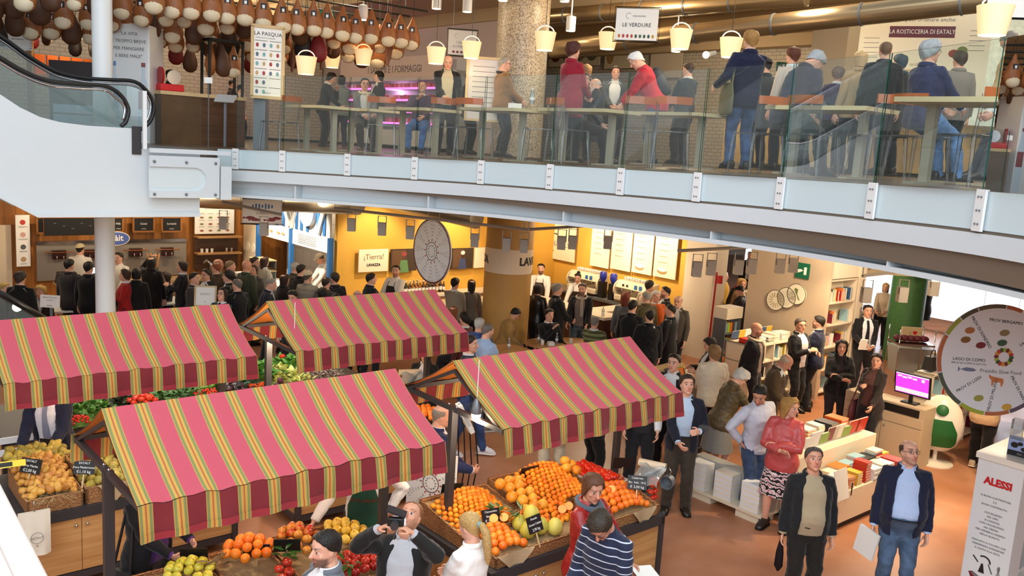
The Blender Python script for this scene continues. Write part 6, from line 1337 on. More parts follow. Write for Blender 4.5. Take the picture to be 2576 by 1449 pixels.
# display pillar
ap = thing('display_pillar', 'white shop pillar lettered in red with shelves of tableware round the corner', 'display', S(9.4, 2.93), TH)
MB().bb(0, .3, 0, .44, 0, 1.68).build('pillar', M_white, ap, 20); MB().bb(-.03, 1.3, -.02, .46, 1.68, 1.74).build('top', mat('lit_white', (246, 238, 224), .4), ap, 20)
for z in (.1, .5, .9, 1.3): MB().bb(.3, 1.3, -.0, .42, z, z+.03).build('shelf', M_white, ap, 20)
MB().bb(.3, 1.3, .40, .44, 0, 1.68).bb(1.27, 1.3, 0, .4, 0, 1.68).build('back', CRL, ap, 20)
q = face_M((-1, 0, 0)); pn = Panel(ap, q, (-.002, .22, 1.0), .003)
pn.text('ALESSI', 0, .46, .105, M_red, bold=.005, sx=.9)
for t, y in (('IL BUON CONTENITORE', .3), ('E IL', .255), ('BUON CONTENUTO.', .21), ("L'ECCELLENZA", .13), ('DEL CIBO', .09), ('SI CONIUGA', .05), ("CON L'ECCELLENZA", .01), ('DEL DESIGN', -.03), ('PER OFFRIRE IL MASSIMO', -.07), ('DELLA QUALITÀ.', -.11), ('DEDICATO A COLORO CHE', -.19), ('DESIDERANO SODDISFARE', -.23), ('IL GUSTO E LA VISTA.', -.27)): pn.text(t, 0, y, .026, M_grey)
pn.ring(-.02, -.4, .055, .07, M_ink, 0, 2.2).poly([(-.03, -.08), (.03, -.08), (.008, .02), (-.008, .02)], M_ink, x=-.03, y=-.44).rect(-.1, -.39, .08, .012, M_ink, -.8).rect(.05, -.45, .1, .008, M_ink, -1.1)
pn.disc(.13, -.42, .014, .03, M_grey).rect(.115, -.5, .005, .12, M_grey, -.25).rect(.13, -.5, .005, .12, M_grey).rect(.15, -.5, .005, .12, M_grey, .3)
pn.poly([(-.09, .03), (-.05, .045), (.05, .0), (.09, -.02), (.05, -.06), (0, -.07), (-.06, -.03)], M_maroon, x=-.06, y=-.58, sc=1).poly([(-.07, .025), (-.04, .035), (.04, 0), (.06, -.02), (.0, -.03)], M_grey, x=-.06, y=-.575, dz=.002).rect(-.02, -.72, .08, .06, M_ink, .3).done()
tg = [('green box', (30, 150, 70), .5, .18), ('silver kettle', (190, 190, 196), .12, .2), ('amber bowl', (190, 110, 40), .3, .1), ('pale yellow jug', (206, 206, 120), .3, .18), ('black teapot', (30, 30, 34), .3, .15), ('red bowl', (180, 40, 40), .3, .1)]
for k, (x, z, i) in enumerate(((.45, .93, 0), (.62, .93, 2), (.45, .53, 1), (.65, .53, 4), (.5, .13, 3), (.68, .13, 5), (.5, 1.33, 4), (.7, 1.33, 2))):
    n_, c, rg, h = tg[i]; p = S(9.4+x, 2.93+.2, z+.001); m = mat('ware_%d' % i, c, rg, .9 if i == 1 else 0)
    if i == 0: o = MB().bb(-.07, .07, -.09, .09, 0, h).build('box', m, None, 20, p, TH)
    else: o = MB().lathe([(.05, 0), (.075, h*.35), (.06, h*.8), (.045, h), (.04, h*.97), (.05, h*.4), (.001, h*.1)], 18).tube([(.07, 0, h*.3), (.11, 0, h*.5), (.06, 0, h*.85)], .008, 6).build('tableware', m, None, 60, p, TH)
    tag(o, n_+' on the '+('top', 'upper', 'middle', 'bottom')[3-int((z-.13)/.4+.1)]+' shelf beside the lettered pillar', n_.split()[1])
bx = thing('product_box', 'blue and black printed display carton on top of the lettered pillar', 'box', S(9.62, 3.05, 1.742), TH+.1); MB().bb(-.04, .12, -.13, .13, 0, .17).build('carton', mat('carton_blue', (150, 170, 214), .5), bx, 20)
pn = Panel(bx, face_M((-1, 0, 0)), (-.04, 0, .085), .003); pn.rect(0, -.055, .25, .055, M_black).text('moon', .02, -.055, .05, M_paper); 
for x, y, a_, b_ in ((-.07, .03, .035, .03), (.02, .0, .03, .022), (.08, .045, .035, .035), (-.02, .05, .025, .02), (.09, -.01, .03, .015)): pn.disc(x, y, a_, b_, M_black)
pn.done()
for k in range(3): tag(MB().bb(-.05, .05, -.05, .05, 0, .1).build('gift_box', glass('acrylic_box', (235, 235, 235), .25), None, 20, S(9.9, 3.22, 1.742+.101*k), TH+.1), 'clear gift box in the small tower on the pillar top', 'box', 'clear gift boxes')
tag(MB().lathe([(.03, 0), (.06, .05), (.05, .12)], 10).build('vase', M_oak, None, 60, S(9.9, 3.02, 1.742)), 'straw-coloured vase of dried grass on the pillar top', 'vase')
# hanging discs
def disc(label, c, Rr, nrm, big):
    o = thing('hanging_disc', label, 'sign', c); M = face_M(nrm); qz = M @ Vector((0, 0, 1))
    MB().lathe([(.001, -.012), (Rr, -.012), (Rr, .012), (.001, .012)], 64, M=M).build('disc', mat('disc_face', (222, 226, 232), .5), o, 40); pn = Panel(o, M, (0, 0, 0), .014)
    MB().tube([M @ Vector((-Rr*.3, Rr*.95, 0)), M @ Vector((-Rr*.3, Rr*.95, 0))+Vector((0, 0, 1.2))], .003, 4).build('wire', M_greyb, o); MB().tube([M @ Vector((Rr*.3, Rr*.95, 0)), M @ Vector((Rr*.3, Rr*.95, 0))+Vector((0, 0, 1.2))], .003, 4).build('wire', M_greyb, o)
    if big:
        cols = [(150, 160, 50), (92, 84, 60), (176, 100, 60), (84, 78, 60), (74, 84, 70), (156, 168, 52), (178, 104, 66), (92, 80, 96)]; a = 1.2
        for k, (w, c_) in enumerate(((.3, 2), (.5, 1), (.35, 3), (.38, 0), (.72, 2), (.72, 4), (.48, 5), (.45, 6), (.4, 7), (.45, 0), (.5, 2), (.5, 1), (.4, 5))): pn.ring(0, 0, Rr*.93, Rr*1.0, mat('rim_%d' % c_, cols[c_], .5), a, a+w-.02, 12); a += w
        T_ = lambda t, x, y, r=0, z=.046, m=M_ink: pn.text(t, x*Rr, y*Rr, z*Rr/.6*1.0, m, rot=r)
        T_('PROV BERGAMO', .1, .7, -.06); T_('PROV DI SONDRIO', -.3, .48, -.95); T_("LAGO D'ISEO", .58, .42, .55); T_('LAGO DI COMO', -.45, -.02); T_('(PROV DI COMO E LECCO)', -.45, -.09, z=.03, m=M_grey); T_('PROV DI LODI', -.4, -.46, .65); T_('PROV DI MILANO', .03, -.62, 1.45); T_('PROV DI MANTOVA', .5, -.55, -1.0); T_('PROV', .82, -.02); T_('Presidio Slow Food', .12, -.2, z=.055, m=M_grey)
        for k in range(16): a = 2*pi*k/16; pn.disc(.14*Rr+.13*Rr*math.cos(a), .07*Rr+.13*Rr*math.sin(a), .045*Rr, .035*Rr, mat('fruit_%d' % (k % 5), ((60, 90, 50), (190, 60, 50), (214, 150, 60), (120, 40, 40), (160, 180, 70))[k % 5], .6), a, 6)
        for x, y, c_, pts in ((-.5, .5, (170, 110, 60), 0), (-.28, .25, (120, 40, 40), 0), (.1, .5, (140, 126, 90), 0), (.08, .32, (60, 90, 70), 0), (-.55, .33, (130, 90, 50), 0), (-.2, -.7, (150, 150, 70), 0), (.3, -.82, (206, 160, 60), 0), (.75, -.15, (206, 150, 90), 0)): pn.disc(x*Rr, y*Rr, .09*Rr, .06*Rr, mat('pic_%d%d' % c_[:2], c_, .6), .2, 8)
        fish = [(-.16, .05), (-.12, 0), (-.02, .04), (.1, .03), (.16, 0), (.1, -.03), (-.02, -.03), (-.12, 0), (-.16, -.05)]
        pn.poly(fish, mat('fish_blue', (110, 120, 150), .4), x=-.46*Rr, y=-.2*Rr, sc=Rr); pn.poly(fish, MATS['fish_blue'], x=.8*Rr, y=.2*Rr, sc=Rr, rot=.5)
        cow = [(-.13, .1), (-.08, .07), (.12, .04), (.13, -.02), (.11, -.1), (.09, -.1), (.08, -.03), (-.04, -.03), (-.05, -.1), (-.07, -.1), (-.08, .0), (-.13, .05)]; pn.poly(cow, mat('cow_tan', (196, 120, 70), .5), x=.06*Rr, y=-.36*Rr, sc=Rr)
    else:
        pn.ring(0, 0, Rr*.95, Rr*1.0, mat('ring_wine', (96, 40, 44), .5)); seal(pn, 0, 0, Rr*.98, Rr*.29)
    pn.done(); return o
disc('huge hanging white disc lettered with Lombard provinces above the lettered pillar', onY(2502, 906, 9.1), .6, (-.05, -1, .05), True)
disc('hanging white disc with wine-red rim and rings of tiny pictures by the ochre column', onY(1087, 632, 16.0), .6, -D1*1.0, False)
for k, (x, y, lab) in enumerate(((1951, 755, 'cream disc with a ray pattern, lowest on the taupe wall'), (1979, 749, 'cream dotted disc in the middle of the taupe wall'), (2004, 740, 'cream disc with a painted boot shape on the taupe wall'))):
    o = thing('wall_disc', lab, 'sign', onS(x, y, 15.4)); M = face_M(-D1); MB().lathe([(.001, -.01), (.21, -.01), (.21, .01), (.001, .01)], 32, M=M).build('disc', mat('cream_disc', (236, 226, 200), .5), o, 40); pn = Panel(o, M, (0, 0, 0), .012); pn.ring(0, 0, .2, .21, M_ink)
    if k == 0: [pn.rect(.11*math.cos(a), .11*math.sin(a), .09, .012, mat('tan_print', (170, 140, 90), .6), a) for a in [2*pi*i/14 for i in range(14)]]
    if k == 1: [pn.disc(rr*math.cos(i*2.4), rr*math.sin(i*2.4), .007, .007, M_grey, n=5) for i in range(60) for rr in [.02*math.sqrt(i)+.01]]
    if k == 2: pn.poly([(-.02, .12), (.03, .1), (.02, 0), (.06, -.06), (.09, -.12), (.05, -.1), (.02, -.04), (-.03, .04), (-.06, .1)], mat('boot_green', (110, 120, 70), .6))
    pn.done()
def sign_exit(label, p, nrm, w=.3, h=.3):
    o = thing('exit_sign', label, 'sign', p); M = face_M(nrm); MB().box((0, 0, 0), (w, h, .02), M=M).build('board', mat('exit_green', (10, 96, 66), .4), o, 20); pn = Panel(o, M, (0, 0, 0), .012); pn.rect(w*.22, 0, w*.2, h*.5, M_paper).poly([(-.1, .02), (-.02, .03), (.02, .0), (-.02, -.02), (-.09, -.05)], M_paper, sc=w/.3).done(); return o
sign_exit('square green emergency exit sign on the taupe wall', onS(2019, 681, 15.4), -D1); sign_exit('small lit green exit sign over the daylight desk', onY(2100, 660, 19), (0, -1, 0), .2, .2)
# rack by the pillar, red pole and signs
rp = thing('leaflet_rack', 'wire rack of green and orange packets with a pale header by the white pillar', 'rack', S(15.0, 10.55), TH)
for z in (.3, .65, 1.0): 
    MB().bb(-.25, .25, -.15, .15, z, z+.02).build('shelf', M_greyb, rp, 20)
for x in (-.25, .25): MB().bb(x-.01, x+.01, -.15, .15, 0, 1.5).build('side', M_greyb, rp, 20)
MB().bb(-.27, .27, -.17, .17, 1.32, 1.55).build('header', CRL, rp, 20)
for j, z in enumerate((.32, .67, 1.02)):
    for i in range(6): tag(MB().bb(-.035, .035, -.08, .08, 0, .2).build('packet', mat('packet_%d' % ((i+j) % 4), ((150, 190, 60), (220, 120, 50), (90, 60, 60), (130, 160, 170))[(i+j) % 4], .5), None, 20, S(15.0, 10.55, z+.001)+D1*(-.2+.08*i), TH), 'bright packet in the wire rack by the white pillar', 'packet', 'packets in the wire rack')
rd = thing('red_post', 'thin red pole with a small red board against the white pillar', 'pole', onZ(1775, 908, 0)-Vector((0, .1, 0))); MB().tube([(0, 0, 0), (.03, 0, 2.05)], .022, 8).build('pole', mat('pole_red', (150, 24, 22), .4), rd); MB().bb(.03, .17, -.01, .01, 1.8, 1.98).build('board', M_red, rd)
cd = thing('cd_bin', 'grey browser of record sleeves behind the awning corner', 'bin', S(11.75, 9.2), TH+.1); MB().bb(-.4, .4, -.25, .25, .0, .75).build('bin_body', mat('bin_grey', (90, 86, 80), .6), cd, 20); MB().bb(-.42, .42, .1, .3, .75, .95).build('header', M_oak, cd, 20)
for i in range(8): tag(MB().box((0, 0, .13), (.2, .012, .24), M=Matrix.Rotation(R(-20), 3, 'X')).build('record_sleeve', BC[i], None, 0, S(11.48+.2*(i % 3), 9.02+.05*(i//3), .75), TH+.1), 'record sleeve in the grey browser behind the awning corner', 'record', 'record sleeves')
# daylight desk and green column at the back
column('column_green', S(20.75, 9.55), .4, 0, 3.78, mat('green_mosaic', (66, 112, 62), .5, var=.5, vscale=26))
column('column_green_far', onZ(1962, 800, 0)+Vector((2.5, 6, 0)), .4, 0, 3.78, MATS['green_mosaic'])
dk = thing('service_desk', 'white curved service desk in the daylight beyond the bookcase', 'desk', S(20.3, 10.9), TH); MB().bb(-.6, 1.3, -.3, .5, .95, 1.02).build('top', M_white, dk, 20, bev=.01); MB().bb(-.5, 1.2, -.15, .4, 0, .95).build('front', mat('desk_grey', (206, 206, 206), .4), dk, 20)
bs = thing('basket_stand', 'wire stand of dark red netted sacks before the green column', 'stand', onZ(2248, 925, 0)-Vector((.15, 1.0, 0))); MB().bb(-.4, .4, -.3, .3, .8, .84).build('tray', M_chrome, bs, 20)
for x in (-.38, .38):
    for y in (-.28, .28): MB().tube([(x, y, 0), (x, y, 1.15)], .012, 6).build('leg', M_chrome, bs, 180)
for i in range(5): tag(MB().ball((0, 0, .07), (.12, .1, .07), 10).build('net_sack', mat('net_wine', (96, 30, 44), .6), None, 60, onZ(2248, 925, 0)-Vector((.15, 1.0, 0))+Vector((-.28+.14*i, .02, .841))), 'dark red netted sack on the wire stand', 'sack', 'netted sacks')
bn = thing('tote_display', 'grey plastic tub displaying a cream bag printed I heart', 'tub', onZ(2282, 935, 0)); MB().box((0, 0, .3), (.7, .5, .6), taper=1.15).build('tub', mat('tub_grey', (176, 182, 176), .5), bn, 20); MB().box((0, 0, .82), (.5, .06, .44)).build('bag', mat('canvas2', (214, 190, 150), .8), bn, 20)
pn = Panel(bn, face_M((0, -1, 0)), (0, -.03, .86), .004); pn.text('I', -.07, .05, .08, M_ink).text('♥', .04, .05, .09, M_red).disc(0, -.05, .02, .02, M_ink).disc(0, -.12, .02, .02, M_ink).done()
struct('window_1', MB().bb(-4, 4, 0, .05, .4, 3.6), mat('daylight_pane', (235, 242, 255), .3, emit=3.2), 40, S(25.5, 11.5), TH-pi/2)
struct('window_2', MB().bb(-1.6, 1.6, 0, .05, .2, 3.6), MATS['daylight_pane'], 40, S(24.5, 15.2), TH-pi/2)
sg = thing('hanging_sign', 'pale horizontal fascia lettered La Romagna over the daylight desk', 'sign', onY(2180, 668, 19.5)); MB().bb(-1.3, 1.3, -.02, .02, -.18, .2).build('board', mat('fascia_cream', (240, 224, 186), .5), sg, 20); Panel(sg, face_M((0, -1, 0)), (.1, -.02, -.02), .004).text('La Romagna in festa', 0, 0, .15, MATS['tan_print']).done()
# ================================================================ coffee bar
bar = thing('bar_counter', 'curved brown coffee counter with pale stone top', 'counter', S(13.5, 12.6), TH); ST = mat('pale_stone', (238, 226, 204), .3); BRN = mat('bar_brown', (74, 46, 30), .5)
MB().bb(-.12, .45, -.1, 2.6, 1.0, 1.06).build('countertop', ST, bar, 20); MB().bb(-.05, .4, -.05, 2.55, 0, 1.0).build('front', BRN, bar, 20); MB().bb(.45, 2.45, .4, .9, 1.0, 1.06).build('countertop', ST, bar, 20); MB().bb(.4, 2.43, .45, .85, 0, 1.0).build('front', BRN, bar, 20)
bk = thing('back_counter', 'dark back counter under the espresso machines', 'counter', S(15.55, 13.1), TH); MB().bb(0, .7, 0, 3.9, .88, .94).build('worktop', M_greyb, bk, 20); MB().bb(.05, .7, 0, 3.9, 0, .88).build('body', BRN, bk, 20)
bl = thing('bottle_counter', 'pale bar counter before the yellow wall of pictures', 'counter', S(10.1, 14.95), TH); MB().bb(0, 2.7, 0, .6, 1.0, 1.06).build('countertop', ST, bl, 20); MB().bb(.05, 2.65, .05, .55, 0, 1.0).build('front', mat('bar_tan', (180, 140, 92), .5), bl, 20)
b2 = thing('back_counter', 'shelf counter lined with bottles against the yellow wall', 'counter', S(9.8, 16.7), TH); MB().bb(0, 4.2, 0, .5, .88, .93).build('worktop', ST, b2, 20); MB().bb(0, 4.2, .05, .5, 0, .88).build('body', mat('bar_tan'), b2, 20)
def bottle_mesh(c, h=.3):
    m = MB(); m.lathe([(.034, 0), (.037, .01), (.037, h*.6), (.014, h*.78), (.013, h)], 10); m.mi = 1; m.lathe([(.0375, h*.2), (.0375, h*.48)], 10, cap=False); m.lathe([(.014, h*.93), (.014, h*1.01)], 8); return m.mesh('bottle', [mat('bt_%d%d' % c[:2], c, .1), M_paper], 60)
BT = [bottle_mesh(c, h) for c, h in (((20, 34, 22), .3), ((90, 50, 20), .28), ((150, 90, 20), .29), ((26, 22, 24), .32), ((60, 24, 30), .3))]
for i in range(26): tag(obj('bottle', BT[rnd.randrange(5)], None, S(11.2+.1*(i % 13), 16.95+.12*(i//13), .931)), 'bottle in the row along the yellow wall counter', 'bottle', 'bar bottles')
for i in range(5): tag(MB().lathe([(.03, 0), (.037, .12), (.034, .12), (.028, .01)], 10).build('glass', glass('tumbler', (240, 240, 240), .12), None, 60, S(10.3+.1*i, 15.2, 1.061)), 'empty tumbler on the pale bar counter', 'glass', 'tumblers')
sgb = thing('notice', 'small white card standing by the bottles', 'sign', S(12.6, 16.8, .931), TH); MB().bb(-.1, .1, -.005, .005, 0, .16).build('card', M_paper, sgb, 0)
def espresso(label, s, t):
    o = thing('espresso_machine', label, 'espresso machine', S(s, t, .941), TH); cm = mat('machine_cream', (216, 200, 172), .3)
    MB().bb(-.22, .25, -.5, .5, .05, .18).bb(.05, .28, -.5, .5, .18, .5).build('body', cm, o, 20, bev=.02)
    MB().loft([[(x, y, z) for x, z in ((-.2, .36), (.28, .36), (.28, .55), (-.1, .52))] for y in (-.5, .5)]).build('hood', cm, o, 20, bev=.015); MB().bb(-.24, -.05, -.45, .45, .03, .06).build('drip_tray', M_chrome, o)
    for y in (-.32, 0, .32): g_ = MB().lathe([(.045, .3), (.045, .37)], 12, (-.14, y, 0)).build('group_head', M_chrome, o); MB().tube([(-.14, y, .31), (-.3, y, .29)], .014, 6).build('handle', M_black, g_)
    for sy in (-.53, .53): MB().lathe([(.001, -.02), (.23, -.02), (.23, .02), (.001, .02)], 20, (.02, sy, .3), Matrix.Rotation(pi/2, 3, 'X')).build('side_cheek', cm, o, 40)
    pn = Panel(o, face_M(Vector((-1, 0, .1))), (-.17, 0, .44), .012)
    for y in (-.3, -.15): pn.rect(-y-.3+.3, 0, .09, .1, M_blue)
    pn.rect(-.12, 0, .06, .05, M_black).rect(-.25, 0, .06, .05, M_black).done()
    for j in range(20): tag(MB().lathe([(.022, 0), (.036, .05), (.032, .05), (.02, .008)], 10).build('cup', M_white, None, 60, S(s, t, .941)+Matrix.Rotation(TH, 3, 'Z') @ Vector((.03+.09*(j % 2), -.43+.09*(j//2), .56))), 'white cup upside on the espresso machine '+('nearer the ochre column' if t > 14.6 else 'nearer the white pillar'), 'cup', 'cups on a machine '+('far' if t > 14.6 else 'near'))
espresso('cream espresso machine topped with cups, nearer the ochre column', 15.85, 15.5); espresso('cream espresso machine topped with cups, nearer the white pillar', 15.85, 13.85)
for lab, s, t in (('coffee grinder with a blue hopper before the first lit poster', 15.75, 14.85), ('coffee grinder with a blue hopper before the second lit poster', 15.75, 14.5)):
    o = thing('coffee_grinder', lab, 'grinder', S(s, t, .941), TH); MB().box((0, 0, .2), (.16, .16, .4)).build('body', M_black, o, 20); MB().lathe([(.04, .4), (.09, .5), (.09, .62), (.06, .66)], 14).build('hopper', mat('hopper_blue', (40, 50, 150), .2), o, 40)
o = thing('juice_dispenser', 'clear dome dispenser at the counter end by the column', 'dispenser', S(14.6, 16.4, .941), TH); MB().box((0, 0, .12), (.3, .3, .24)).build('base', M_white, o, 20); MB().lathe([(.12, .24), (.13, .5), (.08, .62), (.001, .65)], 16).build('dome', glass('tumbler'), o, 60)
tag(MB().bb(-.35, .35, -.3, .3, 0, .94).build('cupboard', BRN, None, 20, S(14.6, 16.4), TH), 'dark cupboard carrying the clear dome dispenser', 'cupboard')
fr_ = thing('picture', 'small dark framed picture on the dark end counter by the white pillar', 'picture', S(15.7, 13.2, 1.061), TH); MB().box((0, 0, .17), (.03, .26, .34)).build('frame', M_dark, fr_, 20); Panel(fr_, face_M((-1, 0, 0)), (-.016, 0, .17), .003).rect(0, 0, .2, .27, mat('photo_dim', (70, 78, 84), .4)).done()
def poster(label, c, nrm, w, h, bg, fn=None, nm='poster', cat='poster', fr=None):
    o = thing(nm, label, cat, c); M = face_M(nrm); MB().box((0, 0, 0), (w, h, .03), M=M).build('board', bg, o, 20)
    if fr:
        f = MB(); 
        for x, y, a_, b_ in ((0, h/2, w+.04, .04), (0, -h/2, w+.04, .04), (-w/2, 0, .04, h), (w/2, 0, .04, h)): f.box(M @ Vector((x, y, .01)), (a_, b_, .04), M=M)
        f.build('frame', fr, o, 20)
    if fn: pn = Panel(o, M, (0, 0, 0), .018); fn(pn, w, h); pn.done()
    return o
BGc = mat('board_cream', (244, 230, 198), .5)
def pT(*rows): return lambda p, w, h: [p.text(t, x*w, y*h, z*h, m) for t, x, y, z, m in rows]
def mid(a, b): return (a+b)/2
def quad(o, f, k, x0, y0, x1, y1): a, b = f(x0, y0, k), f(x1, y1, k); return mid(a, b)+o*.08, math.hypot(b.x-a.x, b.y-a.y), abs(a.z-b.z)
def lav(p, w, h): p.text('¡Tierra!', 0, h*.16, h*.34, mat('text_tan', (130, 104, 70), .6)); p.text('LAVAZZA', 0, -h*.2, h*.16, M_ink, bold=.004)
c, w, h = quad(-D2, onT, 17.2, 898, 627, 970, 680); poster('cream board lettered Tierra on the yellow wall', c, -D2, w, h, BGc, lav)
def farmer(k):
    def f(p, w, h): p.rect(-w*.2, 0, w*.5, h*.9, mat('pic_brown', (96, 66, 40), .6)); p.disc(0, h*.1, w*.09, h*.14, mat('pic_skin', (90, 56, 38), .6)); p.poly([(-.2, -.4), (.2, -.4), (.12, .0), (-.12, 0)], mat('pic_green%d' % k, ((90, 130, 80), (60, 70, 110))[k], .6), sc=w, y=-h*.0, dz=.002); p.disc(0, h*.28, w*.1, h*.1, mat('pic_hat%d' % k, ((150, 60, 60), (220, 214, 206))[k], .6), dz=.002)
    return f
c, w, h = quad(-D2, onT, 17.2, 978, 626, 1042, 679); poster('photo of a coffee farmer in green left of the hanging disc', c, -D2, w, h, mat('pic_dark', (58, 44, 30), .5), farmer(0), 'picture', 'picture')
c, w, h = quad(-D2, onT, 17.2, 1132, 624, 1183, 673); poster('dark photo of a coffee picker beside the hanging disc', c, -D2, w, h, MATS['pic_dark'], farmer(1), 'picture', 'picture')
c, w, h = quad(-D2, onT, 17.2, 1189, 622, 1225, 671); poster('cream board half hidden by the ochre column', c, -D2, w, h, BGc)
def eat(p, w, h): p.ring(-.22*w, -.02*h, .2*w, .225*w, M_ink, 1.2, 4.6); p.text('EATALY', .03*w, -.06*h, .16*w, M_grey); p.text('per', -.3*w, .32*h, .1*w, M_grey)
c, w, h = quad(-D1, onS, 16.3, 1386, 560, 1450, 661); poster('cream EATALY board on the ochre side wall', c, -D1, w, h, BGc, eat)
for k, (x0, y0, x1, y1) in enumerate(((1497, 572, 1536, 676), (1549, 575, 1590, 684), (1603, 580, 1644, 693), (1658, 585, 1704, 704))):
    def pos(p, w, h, k=k):
        for i in range(5): p.rect(-.1*w, h*(.4-.14*i), w*.4, h*.012, mat('tan_print', (170, 140, 90), .6))
        if k > 1: p.disc(-.1*w, -.36*h, .22*w, .07*h, MATS['tan_print']).disc(-.1*w, -.32*h, .2*w, .05*h, M_paper, dz=.002)
    c, w, h = quad(-D1, onS, 16.3, x0, y0, x1, y1); poster('tall lit price poster, '+('first from the EATALY board', 'second from the EATALY board', 'third from the EATALY board, cup printed low', 'last before the white pillar, cup printed low')[k], c, -D1, w, h, BGc, pos)
wl = thing('wall_lettering', 'dark wall lettering partly hidden behind the ochre column', 'lettering', onS(1345, 620, 16.28)); pn = Panel(wl, face_M(-D1), (0, 0, 0), .004)
for t, y in (('99%', .62), ('passione', .0), ('caffè amaro', -.16), ('piacere', -.32)): pn.text(t, -.05, y, .17, M_ink)
pn.done()
bd_ = thing('column_band', 'white printed band with bold letters round the ochre column', 'sign', CP); MB().lathe([(.488, 2.0), (.493, 2.0), (.493, 2.49), (.488, 2.49)], 40, cap=False).build('band', mat('band_white', (226, 206, 180), .5), bd_, 40)
for ang in (-112, 82):
    me = text_mesh('LAVAZZA', .22, .002, bold=.008); tb = MB(); vc = math.atan2(-CP.y, -CP.x)
    tb.add([((.497+v.co.z)*math.cos(vc+R(ang)+v.co.x/.495), (.497+v.co.z)*math.sin(vc+R(ang)+v.co.x/.495), 2.25+v.co.y) for v in me.vertices], [list(p.vertices) for p in me.polygons]); tb.build('lettering', M_ink, bd_, 0)
for k, (s, t, w) in enumerate(((11.6, 12.35, .42), (12.25, 12.2, .36), (10.55, 12.25, .4))):
    o = thing('cafe_table', ('round wooden cafe table with bottles before the coffee counter', 'second round cafe table touching the first', 'square wooden cafe table in front of the ochre column')[k], 'table', S(s, t), TH)
    (MB().lathe([(.001, .7), (w, .7), (w, .73), (.001, .73)], 32) if k < 2 else MB().bb(-w, w, -w, w, .7, .73)).build('tabletop', M_cab, o, 40); MB().lathe([(.25, 0), (.25, .02), (.035, .05), (.035, .7)], 16).build('pedestal', M_dark, o)
def pet(p, lab, grp=None, h=.2): 
    m = MB(); m.lathe([(.03, 0), (.032, .02), (.032, h*.6), (.012, h*.85), (.012, h*.92)], 10); m.mi = 1; m.lathe([(.014, h*.92), (.014, h)], 8).lathe([(.0325, h*.25), (.0325, h*.45)], 10, cap=False); return tag(m.build('water_bottle', [glass('pet_plastic', (236, 242, 244), .22), M_paper], None, 60, p), lab, 'bottle', grp)
pet(S(11.55, 12.5, .731), 'clear water bottle behind the napkins on the round table'); pet(S(11.8, 12.25, .731), 'clear water bottle by the cups on the round table'); pet(S(10.6, 12.3, .731), 'clear water bottle on the square cafe table'); pet(S(13.55, 12.7, 1.061), 'clear water bottle standing on the pale coffee counter'); pet(onZ(1338, 262, zf(.3)+.755), 'clear water bottle on the gallery table by the mosaic column')
for s, t, l in ((11.42, 12.25, 'paper cup at the edge of the round table'), (11.5, 12.35, 'paper cup beside another on the round table'), (12.05, 12.1, 'stack of paper cups on the second table')): tag(MB().lathe([(.026, 0), (.036, .09), (.033, .09), (.024, .005)], 12).build('paper_cup', M_paper, None, 60, S(s, t, .731)), l, 'cup')
tag(MB().bb(-.06, .06, -.06, .06, 0, .07).build('napkin_holder', M_white, None, 20, S(11.55, 12.15, .731), .3), 'white napkin holder on the round table', 'napkin holder')
# ================================================================ fish counter
fs_ = thing('fish_fascia', 'white fascia with blue strips, a big ring and cream fish boards', 'fascia', S(9.55, 0), TH); A = (21.1, 19.25, 17.35)
for y0, y1 in ((19.3, 21.1), (17.4, 19.2)):
    MB().bb(-.03, .03, y0, y1, 1.9, 2.24).build('menu_board', M_paper, fs_, 20); MB().bb(-.02, .02, y0, y1, 2.24, 3.5).build('boarding', M_white, fs_, 20)
pn = Panel(fs_, face_M((-1, 0, 0)), (-.035, 19.2, 2.07), .003)
for i in range(4): pn.disc((-1.4, -1.15, -.75, -.5)[i], 0, .09, .035, mat('tan_print'))
for i in range(6): pn.rect(.75, .1-.04*i, .9, .008, M_grey)
for i, (x, z, h) in enumerate(((-1.65, .45, .5), (-1.4, .4, .35), (-.85, .6, .85), (-.5, .42, .45), (.2, .5, .6), (.45, .7, 1.0), (.75, .75, 1.1), (1.25, .65, .9), (1.55, .45, .5))): pn.rect(x, z, .13, h, M_blue)
pn.done()
for a_, b_ in (((17.9, 2.3), (17.35, 3.4)), ((19.25, 2.3), (18.6, 3.5)), ((19.3, 2.3), (20.1, 3.5))): 
    v = Vector((0, b_[0]-a_[0], b_[1]-a_[1])); MB().box((-.06, (a_[0]+b_[0])/2, (a_[1]+b_[1])/2), (.05, .14, v.length), M=Vector((0, 0, 1)).rotation_difference(v).to_matrix()).build('brace', M_white, fs_, 20)
MB().lathe([(.2, -.05), (.34, -.05), (.34, .05), (.2, .05)], 32, (-.08, 18.35, 2.75), Matrix.Rotation(pi/2, 3, 'Y')).build('life_ring', M_white, fs_, 50)
for y in A: MB().bb(-.08, .02, y-.05, y+.05, 0, 2.25).build('post', M_blue, fs_, 20)
fc = thing('fish_counter', 'white fish counter with tiled shelf behind the crowd', 'counter', S(8.8, 17.4), TH); MB().bb(0, .62, 0, 3.6, .92, .98).build('top', M_paper, fc, 20); MB().bb(.05, .57, 0, 3.6, 0, .92).build('front', M_white, fc, 20)
for j, z in enumerate((1.2, 1.45)): 
    o = thing('tray_rack', ('lower', 'upper')[j]+' tray of breads on the fish counter', 'tray', S(9.1, 19.9, z-.222), TH); MB().bb(-.2, .2, -.35, .35, .2, .222).build('tray', M_oak, o, 20); 
    for x in (-.18, .18): MB().bb(x-.01, x+.01, -.34, .34, .0, .2).build('leg', M_greyb, o)
dr = struct('door_1', MB().bb(-.03, .03, 21.15, 21.95, 0, 2.1).bb(-.03, .03, 22.0, 22.1, 0, 2.1), mat('door_cream', (214, 196, 168), .5), 20, S(9.56, 0), TH)
